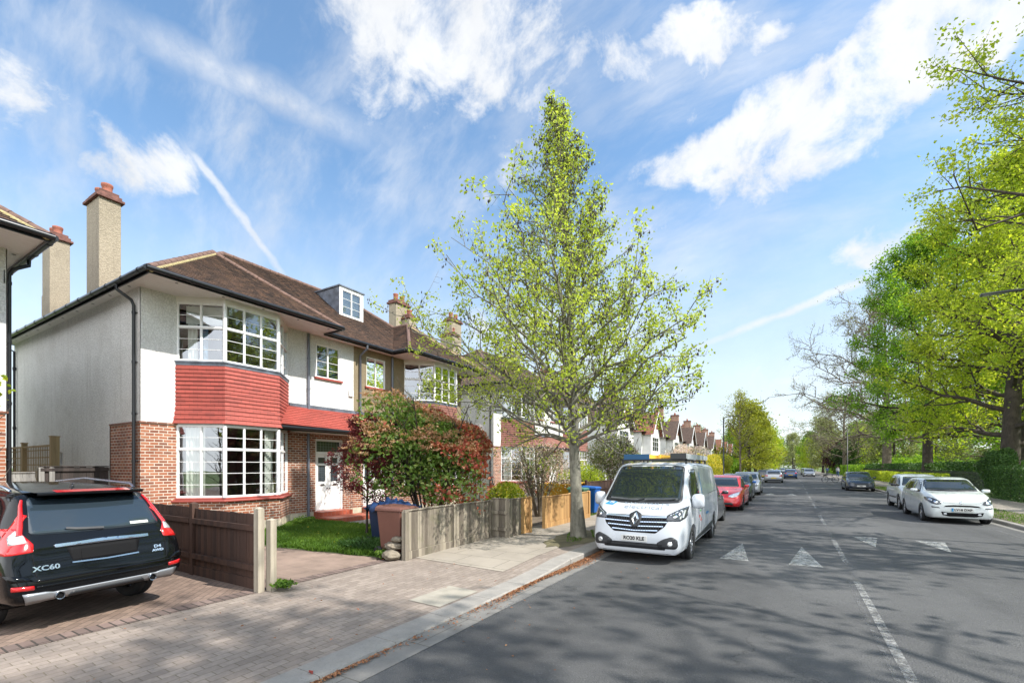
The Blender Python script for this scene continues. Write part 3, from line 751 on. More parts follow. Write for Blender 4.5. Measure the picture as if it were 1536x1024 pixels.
    # --- skirt roof over the door
    r = MB(); ax, az, tz = FX+.85, 2.98, 3.72
    tiled(r, [(ax, 3.0, az), (ax, W, az), (FX+.015, W, tz), (FX+.015, 3.78, tz), (FB+.02, 2.99, az+.06)], .1, .014)
    fin(r, 'porch_roof', porch_mat or hung)
    r = MB(); r.box(FX-.0, ax-.03, 3.88, W, 2.88, 2.91); fin(r, 'porch_soffit', 'offwhite')
    r = MB(); r.box(ax-.035, ax-.01, 3.0, W, 2.86, 2.97); r.tube([(ax+.03, 2.97, 2.95), (ax+.03, W, 2.95)], .055, 10); fin(r, 'porch_gutter', 'black')
    r = MB(); r.box(FX+.016, FX+.06, 3.84, W, 3.68, 3.80); fin(r, 'flashing', 'lead')
    # --- roof
    A = (-12.1, -.32, EZ); B = (-12.1, 4.83, EZ); C = (-12.97, 4.83, EZ); D = (-12.97, W, EZ)
    k = 2.575; Kp = (-12.1-k, 2.255, EZ+PT*k); J = (-12.97-k, 2.255, EZ+PT*k); t = 3.97
    Rr = (-12.97-t, -.32+t, EZ+PT*t); Rp = (-12.97-t, W, EZ+PT*t); Sx = (-24.1, -.32, EZ); T = (-24.1, W, EZ)
    r = MB(); crs = .1 if near else .16; lf = .022
    tiled(r, [A, B, Kp], crs, lf); tiled(r, [B, C, J, Kp], crs, lf); tiled(r, [C, D, Rp, Rr, J], crs, lf); tiled(r, [A, Kp, J, Rr, Sx], crs); tiled(r, [Sx, Rr, Rp, T], .3)
    fin(r, 'roof', rooft)
    r = MB()
    def ridge(a, b, rr=.09, seg=.33):
        a, b = Vector(a), Vector(b); L = (b-a).length; n = max(1, int(L/seg)); d = (b-a)/L
        for i in range(n):
            p, q = a+d*(L*i/n+.004), a+d*(L*(i+1)/n-.004); r.tube([p, q], [rr, rr*.93], 10)
    ridge(A, Kp); ridge(B, Kp, .075); ridge(Kp, J); ridge(J, Rr); ridge(Rr, Rp); ridge(Sx, Rr)
    fin(r, 'ridge_tiles', 'ridge')
    r = MB()
    for a, b in ((A, Kp),):
        a, b = Vector(a), Vector(b); r.tube([a+Vector((.05, .03, -.045)), b+Vector((.05, .03, -.045))], .052, 8)
    fin(r, 'ridge_mortar', 'mortar')
    # --- eaves
    outl = [(-12.13, -.29), (-12.13, 4.80), (-13.0, 4.80), (-13.0, W), (FX-.05, W), (FX-.05, .05), (-23.65, .05), (-23.65, -.29)]
    e = MB(); e.poly([(p[0], p[1], 6.155) for p in outl])
    fin(e, 'soffit', M['soffit_boards'])
    e = MB()
    edges = [((-24.1, -.32), (-12.1, -.32), (0, -1)), ((-12.1, -.32), (-12.1, 4.83), (1, 0)), ((-12.1, 4.83), (-12.97, 4.83), (0, 1)), ((-12.97, 4.83), (-12.97, W), (1, 0))]
    for a, b, n in edges:
        a, b, n = Vector(a), Vector(b), Vector(n); L = (b-a).length; u = (b-a)/L
        e.obox(a, u, n, -.0, L, -.032, -.008, 6.10, 6.235)
        ga, gb = a+n*.06-u*.0, b+n*.06+u*.0
        if n.x == 0 and n.y < 0: gb = gb+u*.06
        if n.x == 1 and a.y < 0: ga = ga-u*.06
        e.tube([(ga.x, ga.y, 6.19), (gb.x, gb.y, 6.19)], .058, 12)
        for q in range(1, int(L/.9)+1):
            p = ga+u*(q*.9); e.tube([(p.x-u.x*.02, p.y-u.y*.02, 6.19), (p.x+u.x*.02, p.y+u.y*.02, 6.19)], .068, 12)
    fin(e, 'gutter', 'black')
    if near:
        e = MB()
        for vx, vy in [(-13.6-q*1.15, -.15) for q in range(9)]+[(-12.4, .35+q*1.05) for q in range(5)]:
            e = MB(); e.lathe([(.035, 6.149), (.0, 6.148)], (vx, vy, 0), n=10); fin(e, 'soffit_vent', 'darkmetal')
    # --- pipes
    e = MB(); e.tube([(FX-.25, -.38, 6.13), (FX-.25, -.38, 6.02), (FX-.16, -.12, 5.82), (FX-.16, -.075, 5.7), (FX-.16, -.075, .05)], .036, 10)
    for z in (5.5, 4.3, 3.05, 1.9, .8): e.lathe([(.044, z), (.044, z+.06)], (FX-.16, -.075, 0), n=10); e.box(FX-.22, FX-.10, -.06, -.0, z+.02, z+.04)
    fin(e, 'downpipe', 'black')
    e = MB(); e.tube([(-23.5, -.38, 6.13), (-23.5, -.34, 6.02), (-23.4, -.075, 5.85), (-23.4, -.075, .05)], .036, 8)
    for z in (5.2, 3.1): e.lathe([(.05, z), (.05, z+.1)], (-23.4, -.075, 0), n=8)
    fin(e, 'rear_downpipe', 'black')
    e = MB(); ypp = 4.5; e.tube([(FX+.07, ypp, 6.13), (FX+.07, ypp, 3.66)], .042, 10); e.tube([(FX+.06, ypp, 2.9), (FX+.06, ypp, .05)], .042, 10)
    for z in (5.3, 4.3, 2.0, .9): e.lathe([(.052, z), (.052, z+.05)], (FX+.07, ypp, 0), n=10)
    fin(e, 'downpipe', 'pipe')
    if party_pipe:
        e = MB(); e.tube([(-12.9, W-.2, 6.15), (-12.9, W-.2, 6.04), (FX+.08, W-.25, 5.85), (FX+.08, W-.25, 3.75)], .04, 10); fin(e, 'party_downpipe', 'pipe')
    # --- chimneys
    if chim:
        for cx0, cx1, top in ((-17.12, -16.2, 9.25), (-21.0, -20.26, 9.15)):
            c = MB(); cy0, cy1 = .07, .56
            c.box(cx0, cx1, cy0, cy1, 5.9, top)
            if cx0 < -20: c.box(cx0-.16, cx0+.01, cy0+.02, cy1-.02, 5.9, 7.45)
            co_ = fin(c, 'chimney', 'chimney_pebble', bevel=.015)
            c = MB(); c.box(cx0-.07, cx1+.07, cy0-.07, cy1+.07, top, top+.07); c.box(cx0-.02, cx1+.02, cy0-.02, cy1+.02, top+.07, top+.16); c.box(cx0+.03, cx1-.03, cy0+.03, cy1-.03, top+.16, top+.25)
            fin(c, 'chimney_cap', M['brick_pot'], co_, bevel=.01)
            for px_ in ((cx0+.25, cx1-.22)):
                c = MB(); c.lathe([(.13, 0), (.125, .06), (.115, .08), (.12, .16), (.135, .2), (.135, .25), (.10, .25), (.09, .1)], (px_, (cy0+cy1)/2, top+.24), n=16)
                fin(c, 'chimney_pot', 'pot', co_)
    # --- inside: pale rooms so the windows show a room, not the far wall
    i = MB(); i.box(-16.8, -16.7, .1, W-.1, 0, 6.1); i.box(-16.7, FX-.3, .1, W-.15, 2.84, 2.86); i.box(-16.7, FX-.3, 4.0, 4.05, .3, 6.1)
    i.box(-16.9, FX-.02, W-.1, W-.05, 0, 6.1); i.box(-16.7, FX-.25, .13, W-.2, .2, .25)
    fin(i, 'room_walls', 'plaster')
    return root, fin

m_, t_, b_ = mat('soffit_boards'); co_ = t_.co('Object'); sx_ = t_.n.new('ShaderNodeSeparateXYZ'); t_.l.new(co_, sx_.inputs[0])
fr_ = t_.math('FRACT', t_.math('DIVIDE', sx_.outputs[0], .12)); ln_ = t_.rng(fr_, 0, .05, 0, 1)
t_.l.new(t_.mix(ln_, (.4, .39, .36), t_.mix(t_.rng(t_.noise(co_, 1.6, 5, .7), .5, .75, 0, .35), (.76, .75, .72), (.4, .37, .3))), b_.inputs['Base Color']); b_.inputs['Roughness'].default_value = .5
M['soffit_boards'] = m_
M['brick_pot'] = plain('chimney_cap_brick', (.15, .065, .05), .85, var=.45, nscale=8, bump=.5, bscale=20)

h1, fin1 = semi(4.82, 1, 'semi_detached_house', 'white roughcast house with bright red hung tiles on its bay, beside the black car', party_pipe=False)
e = MB(); e.box(FX+.015, FX+.08, 6.12, 6.30, 4.30, 4.52); fin1(e, 'alarm_box', 'white', bevel=.01)
e = MB(); e.box(FX, FX+.03, 6.02, 6.08, 1.45, 1.58); fin1(e, 'door_bell', 'darkmetal')
h2, fin2 = semi(17.52, -1, 'semi_detached_house', 'brown pebbledashed half of the pair, its bay behind the big photinia shrub', upper='pebble', side='pebble', hung='tile_brown', party_pipe=True, porch_mat='tile_red')
h0, fin0 = semi(2.6, -1, 'semi_detached_house', 'white house cut off by the left edge, only its tiled eave corner showing', chim=False)
h3, fin3 = semi(20.4, 1, 'semi_detached_house', 'white house with brown tiled bay behind the street tree, nearer half of its pair', hung='tile_brown', near=False, side_brick=False)
h4, fin4 = semi(33.1, -1, 'semi_detached_house', 'white house with brown tiled bay right of the tree trunk, farther half of its pair', hung='tile_brown', near=False, side_brick=False)
# dormer on the second house
def world_fin(mb, nm, m, root, **kw):
    top = root.parent or root
    return mb.build(nm, M[m], root, off=tuple(top.location), **kw)
d = MB(); y0, y1, xd, zb, zt = 11.82, 12.98, -15.0, 7.70, 8.88
rx = lambda z: -12.97-(z-EZ)/PT
for yy in (y0, y1): d.add([(xd, yy, zb), (xd, yy, zt), (rx(zt), yy, zt)], [(0, 1, 2)])
d.box(rx(zt)-.05, xd+.07, y0-.05, y1+.05, zt, zt+.05)
dm = world_fin(d, 'dormer', 'lead', h2)
d = MB(); d.box(xd, xd+.03, y0, y0+.10, zb, zt); d.box(xd, xd+.03, y1-.10, y1, zb, zt); d.box(xd, xd+.03, y0+.1, y1-.1, zb, zb+.08); d.box(xd, xd+.03, y0+.1, y1-.1, zt-.08, zt)
p = MB(); window_bars(d, p, (xd+.02, y0+.1), (xd+.02, y1-.1), zb+.08, zt-.08, 2, None, 0, 3, (1, 0), fw=.045)
world_fin(d, 'dormer_window', 'white', dm); world_fin(p, 'dormer_pane', 'glass', dm)
c = MB(); curtain_mesh(c, (xd-.12, y0+.1), (xd-.12, y1-.1), zb+.05, zt-.1, 0, .015, .09); world_fin(c, 'dormer_curtain', 'curtain', dm)
# short chimney stacks behind the second house ridge and on the third
def stack(root, x, y, wx, wy, z0, z1, m='chimney_pebble', pots=2, capm='brick_pot', name='chimney'):
    c = MB(); c.box(x-wx/2, x+wx/2, y-wy/2, y+wy/2, z0, z1); o = world_fin(c, name, m, root)
    c = MB(); c.box(x-wx/2-.08, x+wx/2+.08, y-wy/2-.08, y+wy/2+.08, z1, z1+.09); c.box(x-wx/2-.02, x+wx/2+.02, y-wy/2-.02, y+wy/2+.02, z1+.09, z1+.2)
    c.build('chimney_cap', M[capm], o, off=tuple(root.location))
    for i in range(pots):
        c = MB(); yy = y-wy/2+wy*(i+.5)/pots; c.lathe([(.13, 0), (.115, .1), (.12, .28), (.14, .34), (.11, .36), (.09, .2)], (x, yy, z1+.19), n=12); c.build('chimney_pot', M['pot'], o, off=tuple(root.location))
    return o
stack(h2, -16.95, 17.0, .5, .9, 6.5, 10.0); stack(h3, -16.6, 21.0, .5, .9, 6.5, 10.15)
# solar panel at the foot of the chimneys
s_ = MB(); s_.add([(-19.9, 5.35, 6.92), (-18.3, 5.35, 6.92), (-18.3, 6.35, 7.75), (-19.9, 6.35, 7.75), (-19.9, 5.33, 6.97), (-18.3, 5.33, 6.97), (-18.3, 6.33, 7.80), (-19.9, 6.33, 7.80)], [(0,3,2,1),(4,5,6,7),(0,1,5,4),(1,2,6,5),(2,3,7,6),(3,0,4,7)])
world_fin(s_, 'solar_panel', 'p_navy', h1)

# ---- later gabled houses further up the street
def gable_house(Y, wall='white_paint_wall', roofm='roof_red', X=-13.2, w=8.6, brick_ch=True, turned=0, zr=8.9, label='', zoff=0):
    root = empty('gabled_house', (X, Y, 0), 0, label, 'house', None); off = (X, Y, 0)
    fin = lambda mb, nm, m, par=root, **kw: mb.build(nm, M[m], par, off=off, **kw)
    ez = 5.5; b = MB(); b.box(X-10, X, Y, Y+w, -.1, ez); 
    gx = X+.9; gy0, gy1 = Y+.5, Y+4.3; b.box(X-.5, gx, gy0, gy1, -.1, ez+.1)
    gz = ez+.1+ (gy1-gy0)/2*1.15
    b.prism([(gy0, ez+.1), (gy1, ez+.1), ((gy0+gy1)/2, gz-.05)], 'x', X-.3, gx)
    fin(b, 'wall', wall)
    r = MB(); rz = ez+(5.3)*.78
    o_ = .35
    tiled(r, [(X+o_, Y-o_, ez), (X+o_, Y+w+o_, ez), (X-5, Y+w-3, rz), (X-5, Y+3, rz)], .2, .02)
    tiled(r, [(X+o_, Y-o_, ez), (X-5, Y+3, rz), (X-5.1, Y+3, rz), (X-10.3, Y-o_, ez)], .2, .02); tiled(r, [(X+o_, Y+w+o_, ez), (X-5, Y+w-3, rz), (X-5.1, Y+w-3, rz), (X-10.3, Y+w+o_, ez)], .2, .02)
    tiled(r, [(X-10.3, Y-o_, ez), (X-5.1, Y+3, rz), (X-5.1, Y+w-3, rz), (X-10.3, Y+w+o_, ez)], .3, .02)
    gm = (gy0+gy1)/2; gxo = gx+.35; rb = X-(gz-ez)/.78+.4
    tiled(r, [(gxo, gy0-.35, ez-.3), (gxo, gm, gz), (rb, gm, gz), (X-.1, gy0-.35, ez-.3)], .2, .02); tiled(r, [(gxo, gy1+.35, ez-.3), (gxo, gm, gz), (rb, gm, gz), (X-.1, gy1+.35, ez-.3)], .2, .02)
    fin(r, 'roof', roofm)
    f = MB()
    for sgn, ya in ((1, gy0-.35), (-1, gy1+.35)):
        f.add([(gxo+.01, ya, ez-.42), (gxo+.01, gm, gz-.13), (gxo+.01, gm, gz+.06), (gxo+.01, ya, ez-.24), (gxo+.06, ya, ez-.42), (gxo+.06, gm, gz-.13), (gxo+.06, gm, gz+.06), (gxo+.06, ya, ez-.24)], [(0,1,2,3),(4,5,6,7),(0,1,5,4),(2,3,7,6),(0,3,7,4)])
    fin(f, 'bargeboard', 'white')
    f = MB(); f.prism([(gy0+.25, ez+.45), (gy1-.25, ez+.45), (gm, gz-.25)], 'x', gx, gx+.03); fin(f, 'gable_tiles', 'roof_red')
    for (a, b2, z0, z1, x_) in ((gy0+.5, gy1-.5, 3.4, 5.0, gx), (gy0+.5, gy1-.5, .9, 2.5, gx), (gy1+1.4, gy1+2.6, 3.4, 4.8, X), (gy1+1.2, gy1+2.4, 1.0, 2.4, X)):
        fr, pn = MB(), MB(); window_bars(fr, pn, (x_+.03, a), (x_+.03, b2), z0, z1, 3 if b2-a > 2 else 2, z1-.5, 1, 2, (1, 0), fw=.08, bar=.03, fine=False)
        o = fin(fr, 'window', 'white'); fin(pn, 'pane', 'leaded', o)
    f = MB(); f.tube([(X+.35+.06, Y-.3, ez-.02), (X+.35+.06, Y+w+.3, ez-.02)], .07, 6); fin(f, 'gutter', 'black')
    stack(root, X-3.6, Y+.5, 1.3, .7, 5.0, rz+1.1, 'brick' if brick_ch else 'pebble', 3, 'brick_pot')
    stack(root, X-5.6, Y+w-1.4, .7, 1.3, 6.5, rz+.7, 'brick', 3, 'brick_pot')
    return root
M['white_paint_wall'] = plain('white_painted_wall', (.74, .74, .72), .8, var=.12, nscale=1.5, bump=.2)
M['cream_wall'] = plain('cream_painted_wall', (.6, .56, .47), .8, var=.15, nscale=1.5)
def brickhouse(Y, label): return gable_house(Y, 'brick', 'roof_red', label=label)
GH = [(37.5, 'white_paint_wall', 'roof_dark', 'white gabled house with a red brick chimney just beyond the street tree'),
      (49.0, 'white_paint_wall', 'roof_red', 'white house with a bright red-brown tiled gable above the van roof'),
      (60.5, 'white_paint_wall', 'roof_dark', 'white house with dark roof and a tall brown chimney behind the red-roofed one'),
      (72.0, 'white_paint_wall', 'roof_dark', 'white gabled house whose twin chimney pots show third along the roofline'),
      (84.0, 'cream_wall', 'roof_dark', 'cream gabled house in the row just left of the lamp post'),
      (96.0, 'white_paint_wall', 'roof_dark', 'small far white gabled house behind the pink blossom'),
      (108.0, 'brick', 'roof_red', 'far brick house with orange-red roof left of the lamp post'),
      (120.0, 'brick', 'roof_red', 'farthest but one brick house with orange-red roof at the lamp post'),
      (132.0, 'cream_wall', 'roof_red', 'farthest red-roofed house at the end of the row')]
for y_, w_, r_, l_ in GH: gable_house(y_, w_, r_, label=l_, brick_ch=(y_ != 60.5))
# ================================================================== VEHICLES (local frame: +x forward, +y left, z up)
def pchip(xs, ys, q):
    xs, ys = np.array(xs, float), np.array(ys, float); h = np.diff(xs); d = np.diff(ys)/h; m = np.zeros_like(xs)
    for i in range(1, len(xs)-1):
        if d[i-1]*d[i] > 0: w1, w2 = 2*h[i]+h[i-1], h[i]+2*h[i-1]; m[i] = (w1+w2)/(w1/d[i-1]+w2/d[i])
    m[0], m[-1] = d[0], d[-1]; q = np.asarray(q, float); k = np.clip(np.searchsorted(xs, q)-1, 0, len(h)-1); t = (q-xs[k])/h[k]
    return (2*t**3-3*t**2+1)*ys[k]+(t**3-2*t**2+t)*h[k]*m[k]+(-2*t**3+3*t**2)*ys[k+1]+(t**3-t**2)*h[k]*m[k+1]

def car_body(tab, wheels, wr, paint, par, name='body', dark='trim', step=.06, archw=.3, bulge=0.):
    """tab rows: x, zb, zsh, zt, w, wsh, wt  (x ascending)"""
    tab = sorted(tab); X = [r[0] for r in tab]
    xs = []
    for a, b in zip(X[:-1], X[1:]):
        n = max(2, int((b-a)/step)); xs += [a+(b-a)*i/n for i in range(n)]
    xs.append(X[-1]); cols_ = [pchip(X, [r[i] for r in tab], xs) for i in range(1, 7)]
    rings = []
    for i, x in enumerate(xs):
        zb, zs, zt, w, ws, wt = [c[i] for c in cols_]; g = zt-zs; hh = zs-zb
        L = lambda a, b, t: a+(b-a)*t
        pts = [(0, zb), (w*.6, zb), (w*.9, zb+.01), (w*.975, zb+.10*min(1, hh/.4)), (w*.995, zb+hh*.30), (w, zb+hh*.52), (L(w, ws, .25), zb+hh*.76), (L(w, ws, .62), zb+hh*.91), (ws, zs),
               (L(ws, wt, .30), zs+g*.36), (L(ws, wt, .66), zs+g*.70), (L(ws, wt, .88), zs+g*.88), (wt*.93, zs+g*.965), (wt*.72, zt-.006), (wt*.36, zt+.004), (0, zt+.006)]
        # catmull resample
        P = [(-pts[1][0], pts[1][1])]+pts+[(-pts[-2][0], pts[-2][1])]; out = []
        for k in range(1, len(P)-2):
            for s in (0, 1/2):
                a, b, c, d = [np.array(P[k+j]) for j in (-1, 0, 1, 2)]
                out.append(.5*((2*b)+(-a+c)*s+(2*a-5*b+4*c-d)*s*s+(-a+3*b-3*c+d)*s**3))
        out.append(np.array(pts[-1]))
        full = [(x, -q[0], q[1]) for q in out]+[(x, q[0], q[1]) for q in reversed(out[1:-1])]
        rings.append(full)
    n = len(rings[0]); vs = [p for r in rings for p in r]
    fs = [(i*n+j, i*n+(j+1) % n, (i+1)*n+(j+1) % n, (i+1)*n+j) for i in range(len(rings)-1) for j in range(n)]
    fs += [tuple(range(n)), tuple(reversed(range((len(rings)-1)*n, len(rings)*n)))]
    me = bpy.data.meshes.new('tmp'); me.from_pydata(vs, [], fs)
    bm = bmesh.new(); bm.from_mesh(me); bmesh.ops.remove_doubles(bm, verts=bm.verts, dist=1e-5); bmesh.ops.recalc_face_normals(bm, faces=bm.faces); bm.to_mesh(me); bm.free()
    ob = bpy.data.objects.new('tmp', me); col.objects.link(ob)
    cut = MB()
    W = max(r[4] for r in tab)
    for wx in wheels:
        for s in (-1, 1):
            cut.lathe([(0.0001, s*(W-archw)), (wr, s*(W-archw)), (wr, s*(W+.15)), (.0001, s*(W+.15))], (wx, 0, wr*.92 if True else wr), 'y', 40, smooth=False)
    co = cut.build('cut', M['rubber'], uv=False)
    bo = ob.modifiers.new('b', 'BOOLEAN'); bo.operation = 'DIFFERENCE'; bo.object = co; bo.solver = 'EXACT'
    dg = bpy.context.evaluated_depsgraph_get(); m2 = bpy.data.meshes.new_from_object(ob.evaluated_get(dg))
    bpy.data.objects.remove(ob); bpy.data.objects.remove(co)
    bm = bmesh.new(); bm.from_mesh(m2); bmesh.ops.recalc_face_normals(bm, faces=bm.faces)
    for f in bm.faces:
        f.smooth = True; f.material_index = 0; c = f.calc_center_median()
        if f.normal.z < -.75 and c.z < .6: f.material_index = 1
        for wx in wheels:
            if math.hypot(c.x-wx, c.z-wr*.92) < wr*1.004 and abs(c.y) < W-.004 and abs(f.normal.y) < .3 or (math.hypot(c.x-wx, c.z-wr*.92) < wr and abs(c.y) < W-archw+.02): f.material_index = 1
    for e in bm.edges:
        e.smooth = not (len(e.link_faces) == 2 and e.calc_face_angle(0) > R(32))
    bvh = BVHTree.FromBMesh(bm); bm.to_mesh(m2); bm.free()
    m2.name = name; m2.materials.clear()
    o = link_mesh(name, m2, par, [M[paint], M[dark]])
    return o, bvh

def proj(bvh, axis, sign, a, b, d):
    if axis == 'x': o, v, f = Vector((sign*6, a, b)), Vector((-sign, 0, 0)), Vector((0, a, b))
    elif axis == 'y': o, v, f = Vector((a, sign*4, b)), Vector((0, -sign, 0)), Vector((a, 0, b))
    else: o, v, f = Vector((a, b, 5)), Vector((0, 0, -1)), Vector((a, b, 0))
    h = bvh.ray_cast(o, v)
    if h[0] is None: return None, None
    n = h[1]
    if n.dot(v) > 0: n = -n
    return h[0]+n*d, n

def decal(bvh, mb, axis, sign, poly, d=.004, cell=.06, mi=0, skirt=.02):
    """a shaped panel laid on the body: poly in the two other axes, raised by d with an edge of its own"""
    bm = bmesh.new(); vs = [bm.verts.new((p[0], p[1], 0)) for p in poly]; bm.faces.new(vs)
    for ax in (0, 1):
        lo = min(p[ax] for p in poly); hi = max(p[ax] for p in poly); n = int((hi-lo)/cell)
        for i in range(1, n+1):
            k = lo+(hi-lo)*i/(n+1)
            pc = (k, 0, 0) if ax == 0 else (0, k, 0); pn = (1, 0, 0) if ax == 0 else (0, 1, 0)
            bmesh.ops.bisect_plane(bm, geom=bm.verts[:]+bm.edges[:]+bm.faces[:], plane_co=pc, plane_no=pn, dist=1e-6)
    bm.verts.ensure_lookup_table(); bm.verts.index_update()
    idx = {}; P = []; Nn = []
    for v in bm.verts:
        p, n = proj(bvh, axis, sign, v.co.x, v.co.y, d)
        idx[v.index] = len(P) if p is not None else None
        if p is not None: P.append(p); Nn.append(n)
    k = len(P); fs = []; allp = P+[p-n*(d+skirt) for p, n in zip(P, Nn)]
    for f in bm.faces:
        q = [idx[v.index] for v in f.verts]
        if None in q: continue
        fs.append(q)
    for e in bm.edges:
        if len(e.link_faces) == 1:
            a, b = idx[e.verts[0].index], idx[e.verts[1].index]
            if a is None or b is None: continue
            fs.append([a, b, b+k, a+k])
    bm.free(); mb.add(allp, fs, mi)
def stroke(bvh, mb, axis, sign, pts, w=.006, d=.002, mi=0):
    for a, b in zip(pts[:-1], pts[1:]):
        a, b = Vector((*a, 0)), Vector((*b, 0)); L = (b-a).length; t = (b-a)/L; n = Vector((-t.y, t.x, 0))*w/2; k = max(1, int(L/.08))
        for i in range(k):
            p, q = a+t*(L*i/k), a+t*(L*(i+1)/k)
            c = [proj(bvh, axis, sign, r.x, r.y, d)[0] for r in (p-n, q-n, q+n, p+n)]
            if None not in c: mb.add(c, [(0, 1, 2, 3)], mi)
def mir(poly): return [(-p[0], p[1]) for p in poly]
def rrect(x0, x1, y0, y1, r, n=4):
    out = []
    for cx, cy, a in ((x1-r, y1-r, 0), (x0+r, y1-r, 90), (x0+r, y0+r, 180), (x1-r, y0+r, 270)):
        for i in range(n+1): q = R(a+90*i/n); out.append((cx+r*math.cos(q), cy+r*math.sin(q)))
    return out
def rounded(poly, r=.04, n=4):
    out = []
    for i in range(len(poly)):
        p, a, b = Vector(poly[i]), Vector(poly[i-1]), Vector(poly[(i+1) % len(poly)])
        da, db = (a-p), (b-p); rr = min(r, da.length*.45, db.length*.45); s, e = p+da.normalized()*rr, p+db.normalized()*rr
        for k in range(n+1): t = k/n; q = s*(1-t)**2+p*2*t*(1-t)+e*t*t; out.append((q.x, q.y))
    return out
def circ(cx, cy, r, n=16, ry=None): return [(cx+r*math.cos(2*PI*i/n), cy+(ry or r)*math.sin(2*PI*i/n)) for i in range(n)]

def text_pts(s, size, bold=0.0):
    c = bpy.data.curves.new('t', 'FONT'); c.body = s; c.size = size; c.align_x = 'CENTER'; c.align_y = 'CENTER'; c.offset = bold; c.resolution_u = 3
    o = bpy.data.objects.new('t', c); col.objects.link(o); dg = bpy.context.evaluated_depsgraph_get()
    me = bpy.data.meshes.new_from_object(o.evaluated_get(dg)); vs = [tuple(v.co) for v in me.vertices]; fs = [tuple(p.vertices) for p in me.polygons]
    bpy.data.objects.remove(o); bpy.data.meshes.remove(me); return vs, fs
def add_text(mb, s, size, fn, sx=1., mi=0, bold=0.):
    vs, fs = text_pts(s, size, bold)
    P = [fn(v[0]*sx, v[1]) for v in vs]
    mb.add(P, [f for f in fs], mi)

def wheel_mesh(r, w, rim_r, spokes=10, style=0, coarse=False):
    n = 20 if coarse else 40
    ty = MB(); h = w/2
    ty.lathe([(rim_r-.005, -h*.7), (rim_r+.01, -h*.92), (r-.045, -h), (r-.015, -h*.9), (r, -h*.72), (r, -.012), (r-.007, -.010), (r-.007, .010), (r, .012), (r, h*.72), (r-.015, h*.9), (r-.045, h), (rim_r+.01, h*.92), (rim_r-.005, h*.7)], (0, 0, 0), 'y', n)
    if not coarse:
        for q in (-.45, .45): ty.lathe([(r+.0012, h*q-.006), (r+.0012, h*q+.006)], (0, 0, 0), 'y', n)
    rm = MB(); o = h*.80
    rm.lathe([(rim_r, -h*.7), (rim_r-.012, -h*.6), (rim_r-.02, 0), (rim_r-.018, o-.03), (rim_r+.004, o), (rim_r+.006, o+.008), (rim_r-.014, o+.008)], (0, 0, 0), 'y', n)
    rm.lathe([(.075, o-.045), (.07, o-.01), (.05, o), (.001, o+.002)], (0, 0, 0), 'y', 14)
    rm.lathe([(rim_r-.03, o-.10), (.001, o-.10)], (0, 0, 0), 'y', n, mi=1)
    for k in range(spokes):
        a = 2*PI*k/spokes; ww = 2.4*rim_r/spokes*.42
        ca, sa = math.cos(a), math.sin(a)
        P = lambda rr, t, y: (rr*ca-t*sa, y, rr*sa+t*ca)
        r0, r1 = .05, rim_r-.012; w0, w1 = ww*.75, ww*(1.0 if style == 0 else .7)
        rm.add([P(r0, -w0, o-.012), P(r0, w0, o-.012), P(r1, w1, o-.004), P(r1, -w1, o-.004), P(r0, -w0, o-.05), P(r0, w0, o-.05), P(r1, w1, o-.05), P(r1, -w1, o-.05)],
               [(0,1,2,3),(4,7,6,5),(0,4,5,1),(1,5,6,2),(2,6,7,3),(3,7,4,0)])
    return ty, rm
def add_wheels(root, xs, r, w, track, rim_r, spokes=10, style=0, coarse=False, rimm='alloy', steer=0.):
    t, m = wheel_mesh(r, w, rim_r, spokes, style, coarse); t0 = t.build('tyre', M['rubber']); r0 = m.build('wheel', [M[rimm], M['trim']])
    first = True
    for i, x in enumerate(xs):
        for s in (1, -1):
            if first: rr, tt = r0, t0; first = False
            else: rr, tt = r0.copy(), t0.copy(); col.objects.link(rr); col.objects.link(tt)
            rr.parent = root; tt.parent = rr; rr.location = (x, s*track/2, r); rr.rotation_euler = (0, 0.37*x, (0 if s > 0 else PI)+(steer if i == 0 else 0))

def side_glass(bvh, wins, root, glass='carglass', off=.004):
    for s in (1, -1):
        for wpoly in wins:
            b = MB(); decal(bvh, b, 'y', s, rounded(wpoly, .05), off, .09); b.build('side_window', M[glass], root, smooth=True)
def seams(bvh, lines, root, axis='y', signs=(1, -1), w=.007):
    b = MB()
    for s in signs:
        for l in lines: stroke(bvh, b, axis, s, l, w)
    if b.v: b.build('door_seam', M['ink'], root)

def mirror_part(root, x, y, z, m, sc=1., tall=.13, arm='trim'):
    for s in (1, -1):
        b = MB(); pr = [(0, .35), (.02, .8), (.06, 1), (.11, .95), (.15, .6), (.165, .2)]
        n = 16; vs = []
        for dx, k in pr:
            for j in range(n):
                q = 2*PI*j/n; cy, cz = math.cos(q), math.sin(q); e = .55
                vs.append((x-.04+dx*sc, s*(y+.12*sc+.11*sc*k*math.copysign(abs(cy)**e, cy)), z+.05+tall/2*sc*k*math.copysign(abs(cz)**e, cz)))
        kk = len(pr); b.add(vs, [(i*n+j, i*n+(j+1) % n, (i+1)*n+(j+1) % n, (i+1)*n+j) for i in range(kk-1) for j in range(n)]+[tuple(range(n)), tuple(range((kk-1)*n, kk*n))], 0, True)
        b.box(x, x+.06, s*(y-.02), s*(y+.06*sc), z-.01, z+.03, 1)
        b.build('door_mirror', [M[m], M[arm]], root)

